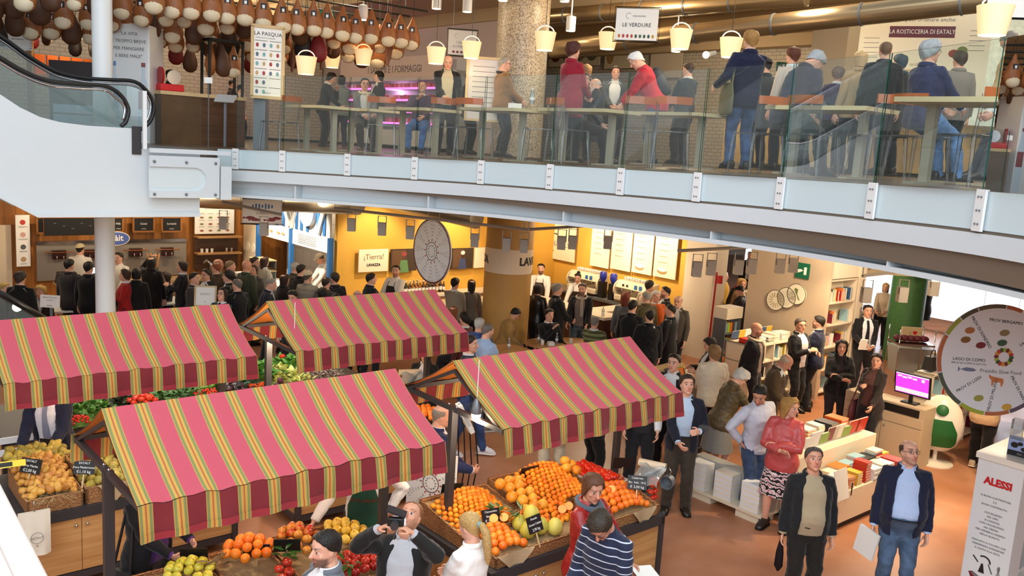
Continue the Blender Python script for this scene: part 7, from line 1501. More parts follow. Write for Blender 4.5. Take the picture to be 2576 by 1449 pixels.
for y in (21.4, 21.75): MB().lathe([(.001, -.04), (.12, -.04), (.12, .04), (.001, .04)], 20, (0, y, 1.5), Matrix.Rotation(pi/2, 3, 'Y')).build('porthole', mat('porthole', (236, 224, 200), .2), dr, 40)
def framed(label, c, nrm, w, h, fn, bar=True):
    o = poster(label, c, nrm, w, h, mat('sign_pale', (226, 220, 212), .5), fn, 'hanging_sign', 'sign'); M = face_M(nrm); f = MB()
    for k in (1.0, 1.08):
        P = [M @ Vector((x*w/2*k, y*h/2*(k+.02), .0)) for x, y in ((-1, -1), (1, -1), (1, 1), (-1, 1))]; f.tube(P, .009, 4, loop=True)
    f.build('frame', M_black, o, 0)
    for x in (-.35, .35): MB().tube([M @ Vector((x*w, h/2, 0)), M @ Vector((x*w, h/2, 0))+Vector((0, 0, 1.4))], .003, 4).build('wire', M_greyb, o)
    return o
fishp = [(-.16, .03), (-.1, .01), (0, .05), (.1, .03), (.15, 0), (.08, -.03), (-.05, -.03), (-.1, -.01), (-.16, -.03)]
def pes(p, w, h):
    for i in range(7): p.rect((-.24+.08*i)*w, .22*h, .04*w, (.1+.12*abs(math.sin(i*1.1)))*h, M_blue)
    p.text('IL PESCE', 0, -.08*h, .13*h, M_grey)
    for x, y in ((-.32, -.28), (-.18, -.36), (.2, -.36), (.34, -.28)): p.poly(fishp, M_maroon, x=x*w, y=y*h, sc=.7)
framed('framed hanging sign with blue strips and red fish before the fish counter', onY(660, 532, 15.5), (.35, -1, 0), .68, .42, pes)
# ================================================================ gelato wall
def T22(x, y): return onT(x, y, 22.0)
gw = thing('splash_panel', 'grey steel panel with gelato taps along the timber wall', 'panel', S(4.6, 22.0), TH); MB().bb(0, 3.4, -.03, 0, .8, 1.66).build('panel', mat('brushed_panel', (150, 140, 128), .45, .2), gw, 20); MB().bb(0, 3.4, -.06, 0, 1.64, 1.72).build('rail', M_chrome, gw, 20)
for k, s in enumerate((5.05, 5.75, 6.75, 7.5)):
    o = thing('gelato_tap', 'dark gelato tap set with wooden handle, '+('nearest the till', 'behind the cream cap', 'just past the slim column', 'nearest the dark shelves')[k], 'tap', S(s, 21.9, 1.45), TH); MB().bb(-.14, .14, -.06, .06, -.14, .06).build('tap_body', mat('tap_maroon', (70, 40, 36), .3, .4), o, 20)
    for x in (-.07, .07): MB().tube([(x, -.06, -.05), (x, -.12, -.06), (x, -.12, -.14)], .016, 6).build('spout', M_chrome, o, 180)
    MB().tube([(-.3, -.05, .02), (.3, -.05, .02)], .014, 6).build('handle', mat('tap_wood', (170, 100, 50), .5), o, 180)
def chalk(rows): return lambda p, w, h: [p.text(t, x*w, y*h, z*h, M_chalk) for t, x, y, z in rows]
for k, (x0, y0, x1, y1, t) in enumerate(((90, 546, 109, 585, ''), (283, 546, 306, 581, 'Milk'), (332, 546, 384, 581, 'Gelati'), (404, 546, 452, 581, 'Sorbetti'))): c, w, h = quad(-D2, onT, 21.95, x0, y0, x1, y1); poster('framed chalkboard on the timber wall, '+('half hidden by the black menu', 'cut by the slim column', 'lettered Gelati', 'lettered Sorbetti')[k], c, -D2, w, h, M_slate, chalk(((t, 0, .05, .2), ('al latte', 0, -.3, .12))) if t else None, 'chalkboard', 'chalkboard', mat('frame_wood', (150, 96, 44), .5))
c, w, h = quad(-D2, onT, 21.6, 108, 548, 240, 590); poster('wide black menu screen over the gelato taps', c, -D2, w, h, M_black, lambda p, w, h: [p.rect((-.3+.17*i)*w, (.2-.15*(i % 3))*h, .05*w, .012, M_grey) for i in range(5)], 'menu_screen', 'screen')
o = thing('oval_sign', 'blue oval sign lettered Làit beside the slim column', 'sign', onT(293, 600, 21.7)); M = face_M(-D2); MB().lathe([(.001, -.015), (.3, -.015), (.3, .015), (.001, .015)], 32, M=M @ Matrix.Diagonal((1, .55, 1))).build('board', M_paper, o, 40); pn = Panel(o, M, (0, 0, 0), .018); pn.disc(0, 0, .28, .15, mat('lait_blue', (80, 100, 170), .4), n=32); pn.off = .021; pn.text('Làit', 0, .01, .2, M_paper, bold=.004).done()
def menu_f(p, w, h):
    for i in range(4):
        for j in range(3): p.disc((-.33+.22*i)*w, (.0-.2*j)*h, .05*w, .03*h, mat('pic_%d' % ((i+j) % 3), ((150, 110, 70), (120, 130, 80), (150, 80, 60))[(i+j) % 3], .6)); p.rect((-.33+.22*i)*w, (.12-.2*j+.0)*h, .14*w, .008, M_grey)
    for j in range(4): p.rect(.05*w, (.42-.05*j)*h, .6*w, .008, M_grey)
c, w, h = quad(-D2, onT, 21.95, 487, 505, 585, 586); poster('wide white menu board with small food pictures over the dark shelves', c, -D2, w, h, M_paper, menu_f, 'menu_board', 'menu')
def strip_f(p, w, h):
    for k, c in enumerate(((190, 60, 50), (206, 160, 150), (90, 90, 90), (180, 150, 110))): p.disc(0, (.36-.24*k)*h, .2*w, .05*h, mat('ice_%d' % k, c, .5)); p.text(('GELATO', 'YOGURT', 'FRAPPÈ', 'LATTE')[k], 0, (.27-.24*k)*h, .16*w, M_grey)
c, w, h = quad(-D2, onT, 21.9, 36, 540, 75, 668); poster('narrow white menu strip with ice cream pictures by the cream door', c, -D2, w, h, M_paper, strip_f, 'menu_board', 'menu')
struct('door_2', MB().bb(3.5, 4.1, -.04, 0, 0, 2.1), mat('door_cream'), 20, S(0, 22.0), TH)
sh_ = thing('wall_shelf', 'dark timber shelf niche with glasses and wheat stalks', 'shelf', S(8.2, 22.0), TH); MB().bb(0, 1.15, -.3, 0, 1.74, 1.78).bb(0, 1.15, -.3, 0, 1.32, 1.36).build('shelf', M_cab, sh_, 20); MB().bb(0, 1.15, -.02, 0, .9, 1.74).build('back', M_dkwood, sh_, 20)
for i in range(5): tag(MB().lathe([(.03, 0), (.04, .1), (.037, .1), (.028, .01)], 10).build('glass_jar', M_paper if i < 3 else M_chrome, None, 60, S(8.35+.13*i+(.25 if i > 2 else 0), 21.85, 1.361)), 'jar on the dark timber shelf', 'jar', 'jars on the dark shelf')
gc = thing('gelato_counter', 'pale gelato counter behind the crowd', 'counter', S(4.6, 19.9), TH); MB().bb(0, 3.6, 0, .6, .98, 1.03).build('top', M_oak, gc, 20); MB().bb(.05, 3.55, .05, .55, 0, .98).build('front', mat('bar_tan'), gc, 20)
tl = thing('cash_till', 'dark till with a small green display on the gelato counter', 'till', S(4.75, 20.1, 1.031), TH); MB().box((.05, .1, .12), (.42, .3, .24), taper=.8).build('body', M_black, tl, 20); Panel(tl, face_M((0, -1, 0)), (.05, -.045, .1), .005).text('0 000', 0, 0, .05, mat('led_green', (60, 220, 170), emit=2)).done()
tl = thing('tablet_stand', 'small tablet with white screen on the gelato counter', 'tablet', S(5.35, 20.1, 1.031), TH); MB().bb(-.02, .02, -.02, .02, 0, .2).build('stand', M_black, tl); MB().box((0, 0, .27), (.24, .02, .17)).build('frame', M_black, tl, 20); Panel(tl, face_M((0, -1, 0)), (0, -.01, .27), .003).rect(0, 0, .2, .13, mat('screen_white', (200, 214, 246), emit=1.4)).done()
bs_ = thing('breadstick_jar', 'jar of tall breadsticks on the gelato counter', 'jar', S(6.55, 20.0, 1.031)); MB().lathe([(.08, 0), (.1, .3), (.09, .3), (.075, .01)], 14).build('jar', glass('tumbler'), bs_, 60)
for i in range(9): MB().tube([(.03*math.cos(i), .03*math.sin(i), .02), (.13*math.cos(i*.7), .06*math.sin(i), .62)], .014, 6).build('breadstick', mat('crust', (190, 130, 70), .7), bs_, 180)
bt_ = thing('beer_tap', 'chrome beer tap by the dark shelves', 'tap', S(7.9, 20.1, 1.031)); MB().tube([(0, 0, 0), (0, 0, .3), (-.1, 0, .4), (-.18, 0, .32)], .03, 8).build('tap', M_chrome, bt_, 180)
for k, (x, y) in enumerate(((403, 757), (128, 776))):
    p = onZ(x, y, .74); o = thing('dining_table', ('white table with wine glass among the gelato crowd', 'pale table behind the printed placard')[k], 'table', (p.x, p.y, 0), TH); MB().bb(-.45, .45, -.4, .4, .71, .745).build('tabletop', M_paper, o, 20); MB().lathe([(.25, 0), (.25, .02), (.04, .04), (.04, .71)], 14).build('pedestal', M_dark, o)
    if k == 0:
        for dx, dy, l in ((-.2, .1, 'wine glass near the plate on the white table'), (-.1, .2, 'wine glass with red wine on the white table')): 
            g_ = thing('wine_glass', l, 'glass', (p.x+dx, p.y+dy, .746)); MB().lathe([(.035, 0), (.004, .01), (.004, .09), (.035, .13), (.04, .17), (.03, .21)], 12, cap=False).build('bowl', glass('tumbler'), g_, 60); MB().lathe([(.001, .105), (.034, .13), (.036, .145), (.001, .145)], 12).build('wine', mat('red_wine', (90, 16, 30), .2), g_, 60)
        tag(MB().lathe([(.001, 0), (.06, 0), (.11, .015), (.11, .02), (.001, .008)], 20).build('plate', M_paper, None, 60, (p.x+.15, p.y-.1, .746)), 'white plate on the white table', 'plate')
    else: tag(obj('bottle', BT[3], None, (p.x+.35, p.y+.25, .746)), 'dark wine bottle on the pale table', 'bottle')
def placard(label, x, y, z, w, h, rows, nrm=(0, -1, .1), fr=None, yoff=0):
    c = onZ(x, y, z); o = thing('placard_stand', label, 'sign', (c.x, c.y, 0)); M = face_M(nrm); cz = Vector((0, 0, z)); MB().box(cz, (w, h, .02), M=M).build('board', M_paper, o, 20)
    if fr:
        f = MB(); [f.box(cz+M @ Vector((a, b, .005)), (cc, d_, .03), M=M) for a, b, cc, d_ in ((0, h/2, w+.03, .03), (0, -h/2, w+.03, .03), (-w/2, 0, .03, h), (w/2, 0, .03, h))]; f.build('frame', fr, o, 20)
    MB().bb(-.02, .02, .02, .05, 0, z-h/2+.05).bb(-.15, .15, -.1, .15, 0, .02).build('post', M_greyb, o, 20); pn = Panel(o, M, cz, .013); [pn.text(t, 0, yy*h, s_*h, m) for t, yy, s_, m in rows]; pn.done(); return o
placard('printed white placard on a stand above the far awning', 126, 758, 1.35, .34, .22, (('APERITIVO DALLE ORE 18', .3, .1, M_grey), ('vino della casa', .1, .09, M_grey), ('EATALY', -.35, .12, M_ink)))
placard('wooden framed EATALY placard at the far awning end', 517, 745, 1.45, .36, .36, (('EATALY', .1, .14, M_grey), ('E', -.3, .1, M_ink)), (.2, -1, .25), M_oak)
nt = thing('paper_notice', 'white paper notice taped to the slim column', 'notice', onZ(262, 768, 1.05)-Vector((0, .02, 0))); MB().box((0, 0, 0), (.3, .01, .26)).build('sheet', M_paper, nt, 0); Panel(nt, face_M((0, -1, 0)), (0, -.006, 0), .003).text('menù del giorno', 0, .04, .03, M_grey).text('EATALY', .05, -.06, .03, M_grey).done()
# ================================================================ track lights
def track(label, pts, spots):
    P = [onY(x, y, Y) for x, y, Y in pts]; o = thing('light_track', label, 'light track', P[0]*1); o0 = P[0]
    MB().tube([p-o0 for p in P], .025, 4).build('rail', mat('track_grey', (178, 170, 158), .5), o, 0)
    for i, p in enumerate((P[0], P[-1])): MB().tube([p-o0, p-o0+Vector((0, 0, 3.76-p.z))], .006, 4).build('hanger', M_greyb, o)
    for x, y, Y in spots:
        p = onY(x, y, Y)-o0; s_ = MB(); w, h = .07, .16
        s_.tube([p+Vector((a, 0, b)) for a, b in ((-w, -.0), (-w, -.2), (w, -.2), (w, 0))], .01, 4, loop=True); k = s_.build('spot_bracket', MATS['track_grey'], o, 0)
        MB().box(p+Vector((0, .02, -.22)), (.13, .12, .22)).build('spot_can', MATS['track_grey'], k, 20); MB().lathe([(.001, 0), (.05, 0)], 12, p+Vector((0, .085, -.22)), Matrix.Rotation(-pi/2, 3, 'X'), cap=False).build('spot_glow', M_lamp, k, 0)
track('pale light track crossing before the yellow wall', ((842, 524, 15.2), (1330, 578, 14.2)), ((885, 534, 15.1), (962, 544, 14.9), (1033, 553, 14.8), (1196, 572, 14.5), (1276, 582, 14.3)))
track('pale light track in front of the EATALY board', ((1318, 578, 14.4), (1480, 568, 14.4)), ((1320, 586, 14.4), (1415, 578, 14.4), (1443, 577, 14.4), (1532, 577, 14.6)))
track('pale light track by the white pillar', ((1705, 631, 12.6), (2010, 615, 13.4)), ((1757, 640, 12.7), (1793, 637, 12.8), (1862, 636, 13), (1895, 634, 13), (1967, 634, 13.3), (1999, 632, 13.4)))
track('pale light track before the green column', ((2170, 694, 12.4), (2300, 680, 13)), ((2185, 705, 12.4), (2276, 704, 12.6), (2355, 690, 13)))
track('pale light track over the gelato crowd', ((560, 508, 15.4), (708, 540, 14.8)), ((562, 530, 15.3), (664, 545, 15.0)))
for x0, y0, x1, y1, Y in ((700, 505, 900, 512, 18), (1010, 505, 1200, 548, 18.2)):
    a, b = onY(x0, y0, Y), onY(x1, y1, Y-1.2); tag(MB().tube([a+(a-b)*1.5, a, b], .22, 20).build('air_duct', mat('duct_metal', (190, 180, 160), .3, .9), None, 60), 'round metal air duct '+('near the hanging disc' if x0 > 1000 else 'over the fish counter'), 'duct')
# ================================================================ gallery
GY = lambda x, y, dz=0: onZ(x, y, zf(0)+dz)
def gp(x, y, dz):
    p = onZ(x, y, zf(0)+dz)
    for _ in range(4): p = onZ(x, y, zf(p.x)+dz)
    return p
TW = mat('table_ash', (214, 196, 152), .5); TL = mat('table_leg', (170, 162, 142), .5)
def gtable(label, x, y, w=1.3, d=.7, rz=TH-pi/2, dx=0):
    p = gp(x, y, .75); o = thing('dining_table', label, 'table', (p.x, p.y, zf(p.x)+.003), rz, 'gallery tables'); MB().bb(-w/2, w/2, -d/2, d/2, .705, .75).build('tabletop', TW, o, 20)
    for sx in (-1, 1): MB().bb(sx*(w/2-.2)-.04, sx*(w/2-.2)+.04, -.04, .04, .02, .705).bb(sx*(w/2-.2)-.05, sx*(w/2-.2)+.05, -d/2+.05, d/2-.05, 0, .02).build('leg', TL, o, 20)
    return o
AC = glass('clear_acrylic', (246, 246, 247), .05, 1.45, .05, (.8, .8, .82)); AO = glass('amber_acrylic', (230, 130, 60), .5, 1.4, .1, (.75, .22, .05))
def ghost():
    o = thing('acrylic_chair', '', 'chair', (0, 0, 0))
    MB().bb(-.2, .2, -.2, .2, .44, .46).build('seat', AC, o, 20, bev=.006)
    for sx in (-1, 1):
        for sy in (-1, 1): MB().tube([(sx*.19, sy*.19, .45), (sx*.22, sy*.22, 0)], [.022, .014], 8).build('leg', AC, o, 60)
        MB().tube([(sx*.19, -.19, .46), (sx*.2, -.23, .8)], .015, 8).build('back_post', AC, o, 60)
    MB().grid(lambda u, v: (-.2+.4*u, -.21-.05*math.sin(u*pi)-.03*v, .5+.26*v), 8, 3).build('back', AC, o, 60); MB().loft([[(-.21+.42*k/8, -.245-.05*math.sin(pi*k/8)+a, .77+b) for a, b in ((-.01, 0), (.01, 0), (.01, .09), (-.01, .09))] for k in range(9)]).build('top_rail', AO, o, 60)
    return o
for lab, x, y in (('pale wood table beside the easter menu stand', 806, 268), ('pale wood table by the scarfed diner', 920, 276), ('pale wood table above the third clamp from the escalator', 1055, 274), ('pale wood table before the mosaic column', 1265, 275), ('pale wood table of the leather-jacketed pair', 1480, 277), ('pale wood table in front of the dark jumper', 1700, 286), ('pale wood table beneath the bent phone reader', 2090, 272), ('large pale table under the beige raincoat', 2470, 252)):
    gtable(lab, x, y, 1.35 if x < 2000 else 1.2)['group'] = 'gallery tables'
gch = ghost(); first = True
for lab, x, y, yaw in (('clear chair with amber rail beside the easter menu post', 705, 14.0, 60), ('clear chair with amber rail by the snack table', 965, 13.4, 0), ('clear chair with amber rail under the papers carrier', 1115, 13.1, 10), ('clear chair with amber rail near the rust jacket', 1195, 12.9, -20), ('clear chair with amber rail left of the leather pair', 1362, 12.2, 80), ('clear chair under the leather-jacketed diner', 1432, 12.0, -60), ('clear chair with amber rail above the middle clamps', 1602, 11.1, 5), ('clear chair with amber rail before the dark jumper', 1690, 10.9, -5), ('clear chair between blazer and phone reader', 1912, 10.2, 20), ('clear chair under the bent phone reader', 2052, 9.8, -50), ('clear chair with amber rail behind the standing crowd', 2215, 9.3, 10), ('clear chair under the bright navy blazer', 2320, 9.0, -60), ('clear chair with amber rail at the large table', 2440, 8.0, 30)):
    p = onY(x, 300, y); c = gch if first else dup(gch); first = False; c.location = (p.x, p.y, zf(p.x)+.003); c.rotation_euler = (0, 0, R(yaw)); c['label'] = lab; c['group'] = 'clear gallery chairs'
# pendant lamps
def pend(lab, x, y, w):
    Y = .34*FPX/w; p = onY(x, y, Y); o = thing('pendant_lamp', lab, 'lamp', p, 0, 'pendant bucket lamps'); SH = mat('lamp_shade', (244, 222, 180), .6, emit=.55, ecol=(255, 206, 140))
    MB().lathe([(.17, .14), (.125, -.14), (.12, -.14), (.165, .135)], 28, cap=False).build('shade', SH, o, 60); MB().lathe([(.001, -.125), (.12, -.125)], 20, cap=False).build('glow_disc', M_lamp, o, 0)
    h = MB().tube([(.14*math.cos(a), 0, .12+.12*math.sin(a)) for a in [pi*j/8 for j in range(9)]], .01, 6).build('handle', M_white, o, 180); MB().tube([(0, 0, .24), (0, 0, 7.7-p.z)], .004, 4).build('cord', M_black, o)
    point(p-Vector((0, 0, .2)), 9, (1, .74, .45), .1)
for lab, x, y, w in (('bucket lamp by the salumi lettering, lowest of the hanging bunch', 770, 165, 52), ('bucket lamp under the hams next to the salumi lettering', 836, 153, 40), ('bucket lamp before the salumi lettering', 914, 144, 44), ('bucket lamp above the bald papers carrier', 1097, 140, 48), ('bucket lamp before the framed salumi sign', 1186, 126, 48), ('bucket lamp right of the mosaic column', 1371, 104, 53), ('bucket lamp by the left edge of the framed vegetables sign', 1529, 103, 48), ('bucket lamp beyond the framed vegetables sign', 1712, 99, 56), ('bucket lamp half behind the tall navy blazer', 1838, 120, 56), ('large bucket lamp at the top corner near the menu board', 2500, 52, 84)): pend(lab, x, y, w)
for k, (x, y, lab) in enumerate(((1098, 22, 'white spot can left of the mosaic column top'), (1175, 30, 'white spot can second left of the mosaic column top'), (913, 50, 'white spot can among the far hams'), (1435, 78, 'white spot can over the crimson cardigan'), (1700, 130, 'white spot can over the dark jumper'), (2022, 14, 'white spot can under the big duct'), (1265, 2, 'round downlight at the top of the mosaic column'), (1420, 4, 'round downlight right of the mosaic column'), (78, 14, 'white spot can left of the slim column'))):
    p = onY(x, y, 17); o = thing('spot_can', lab, 'lamp', p); MB().lathe([(.09, 0), (.09, .26), (.02, .28), (.012, .28), (.012, 7.7-p.z)], 16).build('can', M_white, o, 40); MB().lathe([(.001, -.005), (.08, -.005)], 14, cap=False).build('glow_disc', M_lamp, o, 0)
pl = thing('wall_spot', 'bare bright spotlight over the dark jumper', 'lamp', onY(1776, 138, 18)); MB().ball((0, 0, 0), .07, 10).build('bulb', M_lamp, pl, 180); MB().tube([(0, 0, 0), (.2, .1, .06)], .05, 8).build('can', M_white, pl)
# hams
HB = mat('ham_skin', (150, 88, 40), .5, var=.35, vscale=7, bump=.4, bscale=20); HF = mat('ham_fat', (222, 204, 172), .5, var=.12, vscale=18); HN = mat('ham_tag', (18, 18, 20), .5)
def ham(kind):
    o = thing('hanging_ham', '', 'ham', (0, 0, 0)); m = {0: HB, 1: mat('ham_dark', (84, 50, 28), .6, var=.3, vscale=7), 2: mat('ham_net', (120, 22, 26), .6), 3: mat('ham_black', (30, 22, 20), .6)}[kind]
    D = Matrix.Diagonal((1, .62, 1)); MB().lathe([(.012, .0), (.034, -.04), (.05, -.1), (.1, -.2), (.155, -.34), (.172, -.45), (.145, -.56), (.07, -.62), (.001, -.63)], 16, M=D).build('ham_body', m, o, 180)
    if kind == 0: 
        MB().ball((0, -.035, -.51), (.142, .088, .118), 14).build('fat_face', HF, o, 180); t_ = MB().bb(-.05, .05, -.08, -.074, -.3, -.19).build('tag', HN, o, 0); MB().bb(-.02, .02, -.083, -.08, -.27, -.22).build('tag_print', M_paper, t_, 0)
    MB().tube([(0, 0, 0), (0, 0, .75)], .005, 5).build('string', M_black, o); return o
HM = [ham(k) for k in range(4)]; used = [False]*4
def place_ham(k, p, lab, grp, rz, sc=1):
    if used[k]: o = dup(HM[k])
    else: o = HM[k]; used[k] = True
    o.location = p; o.rotation_euler = (rnd.uniform(-.06, .06), rnd.uniform(-.06, .06), rz); o.scale = (sc,)*3; o['label'] = lab; o['group'] = grp
for r_ in range(6):
    t = 14.5+.62*r_; s0, s1 = (4.75 if r_ < 1 else 2.4, 9.6) if r_ < 3 else (2.0, 9.0-.3*r_); n = 17 if r_ < 1 else 22 if r_ < 4 else 17
    rail = thing('ham_rail', 'dark ceiling rail carrying hams, '+('first', 'second', 'third', 'fourth', 'fifth', 'last')[r_]+' from the atrium', 'rail', S(s0-.2, t, 6.98-.05*r_), TH); MB().tube([(0, 0, 0), (s1-s0+.5, 0, 0)], .02, 6).build('rail', M_black, rail, 180)
    for x in (.3, (s1-s0)/2, s1-s0): MB().tube([(x, 0, 0), (x, 0, .75+.05*r_)], .01, 5).build('hanger', M_black, rail)
    for i in range(n):
        p = S(s0+(s1-s0)*i/(n-1), t+rnd.uniform(-.05, .05), 6.86-.05*r_-rnd.uniform(0, .06)); rw = ('first', 'second', 'third', 'fourth', 'fifth', 'last')[r_]
        if r_ == 0: place_ham(0, p, 'pale-faced cured ham with black tag on the rail closest to the atrium', 'tagged hams on the front rail', TH-.5+rnd.uniform(-.3, .3))
        elif r_ < 4: k = rnd.choice((0, 0, 1)); place_ham(k, p-Vector((0, 0, .1*r_)), ('pale-faced cured ham' if k == 0 else 'dark cured ham')+' on the '+rw+' rail from the atrium', 'hams on the %s rail %d' % (rw, k), TH-.5+rnd.uniform(-.4, .4), rnd.uniform(.85, 1.05))
        elif i % 2: k = rnd.choice((1, 3, 1, 2)); place_ham(k, p-Vector((0, 0, .45)), ('', 'dark cured ham', 'wine-red netted ham', 'black coppa')[k]+' hanging low on the '+rw+' rail', 'low hams %s %d' % (rw, k), rnd.uniform(0, 6), rnd.uniform(.7, .95))
for x, y, k, lab in ((345, 60, 2, 'wine-red sack hanging above the fridge panel'), (300, 50, 3, 'black coppa hanging above the fridge panel'), (800, 118, 2, 'wine-red netted ham over the first bucket lamps'), (765, 105, 3, 'black coppa over the first bucket lamps'), (582, 105, 3, 'black pointed coppa left of the easter menu')): place_ham(k, onY(x, y, 16.5)+Vector((0, 0, .35)), lab, None, 0, 1)
for k, (x, y) in enumerate(((975, 150), (980, 95+40), (735, 165), (808, 160), (830, 120), (865, 125))): tag(MB().tube([(0, 0, 0), (.01, 0, -.2), (0, 0, -.42)], [.03, .05, .025], 8).tube([(0, 0, 0), (0, 0, .9)], .004, 4).build('hanging_salami', mat('salami_skin', (120, 76, 54), .7, var=.3, vscale=30), None, 60, onY(x, y, 17.2)+Vector((0, 0, .3))), 'hanging salami '+('before the salumi lettering', 'beside another before the salumi lettering', 'by the easter menu', 'under the wine-red ham', 'over the second bucket lamp', 'right of the second bucket lamp')[k], 'salami')
# la pasqua stand
p = gp(655, 376, 0); lp = thing('menu_stand', 'wooden framed easter menu on a grey post', 'sign', (p.x, p.y, zf(p.x)+.003)); MB().bb(-.1, .1, -.1, .1, 0, .95).build('post', M_greyb, lp, 20); nr = Vector((.45, -1, .0)); M = face_M(nr); cz = onY(673, 157, p.y-.15)-lp.location
MB().box(cz, (.5, 1.14, .03), M=M).build('board', M_paper, lp, 20); f = MB(); [f.box(cz+M @ Vector((a, b, .01)), (c_, d_, .05), M=M) for a, b, c_, d_ in ((0, .57, .54, .05), (0, -.57, .54, .05), (-.25, 0, .05, 1.14), (.25, 0, .05, 1.14))]; f.build('frame', M_oak, lp, 20); MB().tube([(0, 0, .9), (cz.x, cz.y+.05, cz.z)], .04, 6).build('neck', M_greyb, lp)
pn = Panel(lp, M, cz, .018); pn.text('LA PASQUA', 0, .45, .085, M_ink).text('IMPORTANTE OCCASIONE', -.04, .385, .026, M_grey)
for j in range(6):
    pn.rect(-.11, .34-.15*j, .2, .007, M_ink).rect(.12, .34-.15*j, .18, .007, M_ink)
    for i in range(4 if j < 4 else 2): pn.disc(-.17+.11*i, .27-.15*j, .024, .035, mat('egg_%d' % ((i+j) % 4), ((160, 60, 60), (90, 110, 130), (120, 170, 170), (190, 160, 110))[(i+j) % 4], .6))
pn.text('EATALY', 0, -.5, .035, M_grey).done()
# hanging framed signs
def ver(p, w, h):
    p.text('LE VERDURE', 0, -.02*h, .17*h, M_ink); p.text('ristorantino', .05*w, .27*h, .09*h, M_grey); p.ring(-.2*w, .27*h, .08*h, .09*h, M_grey, .8, 4.8)
    for i, c in enumerate(((190, 110, 50), (170, 50, 50), (170, 50, 50), (170, 60, 50), (50, 80, 50), (60, 90, 60), (50, 80, 60), (40, 70, 60), (170, 140, 60))): p.disc((-.4+.1*i)*w, -.37*h, .03*w, .06*h, mat('veg_%d%d' % c[:2], c, .6))
framed('black-framed hanging sign lettered LE VERDURE', onY(1602, 62, 14.2), (-.25, -1, 0), .66, .48, ver)
def sal(p, w, h):
    p.text('I SALUMI', 0, 0, .13*h, M_grey); p.text('E I FORMAGGI', 0, -.16*h, .12*h, M_grey); p.ring(-.2*w, .27*h, .08*h, .09*h, M_grey, .8, 4.8)
    for i in range(5): p.disc((-.3+.14*i)*w, -.38*h, .05*w, .05*h, M_maroon)
framed('black-framed hanging sign lettered I SALUMI left of the mosaic column', onY(1163, 108, 18), (.1, -1, 0), .56, .48, sal); framed('hanging sign cut by the top right corner', onY(2545, 8, 10), (-.2, -1, 0), .5, .3, lambda p, w, h: p.disc(-.2, -.05, .04, .03, M_maroon))
# salumi case
SS = 13.1
a_, b_ = onS(885, 205, SS), onS(1070, 185, SS); sc_ = thing('salumi_case', 'tall refrigerated case lit magenta and filled with packed meats', 'fridge', S(SS, 16.2), TH); y0, y1 = a_.dot(D2)-16.2, b_.dot(D2)-16.2; yl, yh = min(y0, y1)-1.2, max(y0, y1)
MB().bb(.1, .5, yl, yh, 4.35, 6.6).build('back', M_white, sc_, 20); MB().bb(-.35, .5, yl, yl+.06, 4.35, 6.3).bb(-.35, .5, yh-.06, yh, 4.35, 6.3).build('side', M_white, sc_, 20); MB().bb(-.35, .5, yl, yh, 4.35, 4.75).build('base', M_white, sc_, 20)
hd_b = MB().bb(-.38, -.3, yl, yh, 6.02, 6.62).build('header', mat('header_pink', (232, 208, 200), .5), sc_, 20); pn = Panel(sc_, face_M((-1, 0, 0)), (-.38, (yl+yh)/2, 6.3), .004); pn.text('I SALUMI E I FORMAGGI', .35, 0, .26, M_grey, sx=.95).done()
for z in (4.9, 5.2, 5.5, 5.8): MB().bb(-.3, .1, yl, yh, z, z+.02).build('shelf', M_white, sc_, 20); MB().bb(-.31, -.3, yl, yh, z, z+.05).build('shelf_edge', mat('tube_magenta', (255, 120, 230), emit=1.6), sc_, 20)
MC = [mat('meat_%d' % i, c, .4) for i, c in enumerate(((206, 60, 90), (226, 130, 150), (240, 214, 220), (160, 30, 60)))]
PKM = [MB().bb(-.08, .08, -.07, .07, 0, .14).mesh('meat_pack', m, 0) for m in MC]+[MB().ball((0, 0, .08), (.09, .07, .08), 8).mesh('meat_pack', MC[0], 180)]
q = Matrix.Rotation(TH, 3, 'Z')
for j, z in enumerate((4.92, 5.22, 5.52, 5.82)):
    y = yl+.15
    while y < yh-.1:
        tag(obj('meat_pack', PKM[rnd.randrange(5)], None, S(SS, 16.2)+q @ Vector((-.15, y, z+.001)), TH), 'packed meat on a shelf of the magenta case', 'meat', 'packs in the magenta case'); y += .19
pm = S(SS-.5, 16.2+(yl+yh)/2, 6.5); point(pm+D1*.4-Vector((0, 0, .7)), 26, (1, .45, .95), .3)
# ham counter on the left
hc = thing('ham_counter', 'dark ham counter with marble front and wooden end', 'counter', S(5.1, 15.2, zf(-6)), TH); MB().bb(0, 1.5, 0, .8, .86, .92).build('top', M_oak, hc, 20); MB().bb(.02, .7, .02, .78, 0, .86).build('marble_front', mat('brown_marble', (92, 70, 48), .3, var=.4, vscale=4), hc, 20); MB().bb(.7, 1.48, .02, .78, 0, .86).build('wood_end', M_dkwood, hc, 20)
sl_ = thing('ham_slicer', 'red flywheel slicer on the ham counter', 'slicer', S(5.35, 15.5, zf(-6)+.922), TH); MB().box((0, 0, .06), (.4, .3, .12)).build('base', M_red, sl_, 20, bev=.02); MB().lathe([(.001, -.02), (.15, -.02), (.15, .02), (.001, .02)], 24, (-.15, 0, .25), Matrix.Rotation(pi/2, 3, 'Y')).build('wheel', MATS['cloth_a01c1c'] if 'cloth_a01c1c' in MATS else M_red, sl_, 40); MB().lathe([(.001, -.004), (.12, -.004), (.12, .004), (.001, .004)], 24, (.06, -.05, .24), Matrix.Rotation(pi/2, 3, 'X')).build('blade', M_chrome, sl_, 40)
hr_ = thing('ham_rack', 'dark frame rack with hanging hams and bottles on the counter', 'rack', S(6.0, 15.4, zf(-6)+.922), TH)
for x in (0, .6):
    for y in (0, .35): MB().bb(x-.02, x+.02, y-.02, y+.02, 0, .95).build('post', M_black, hr_, 20)
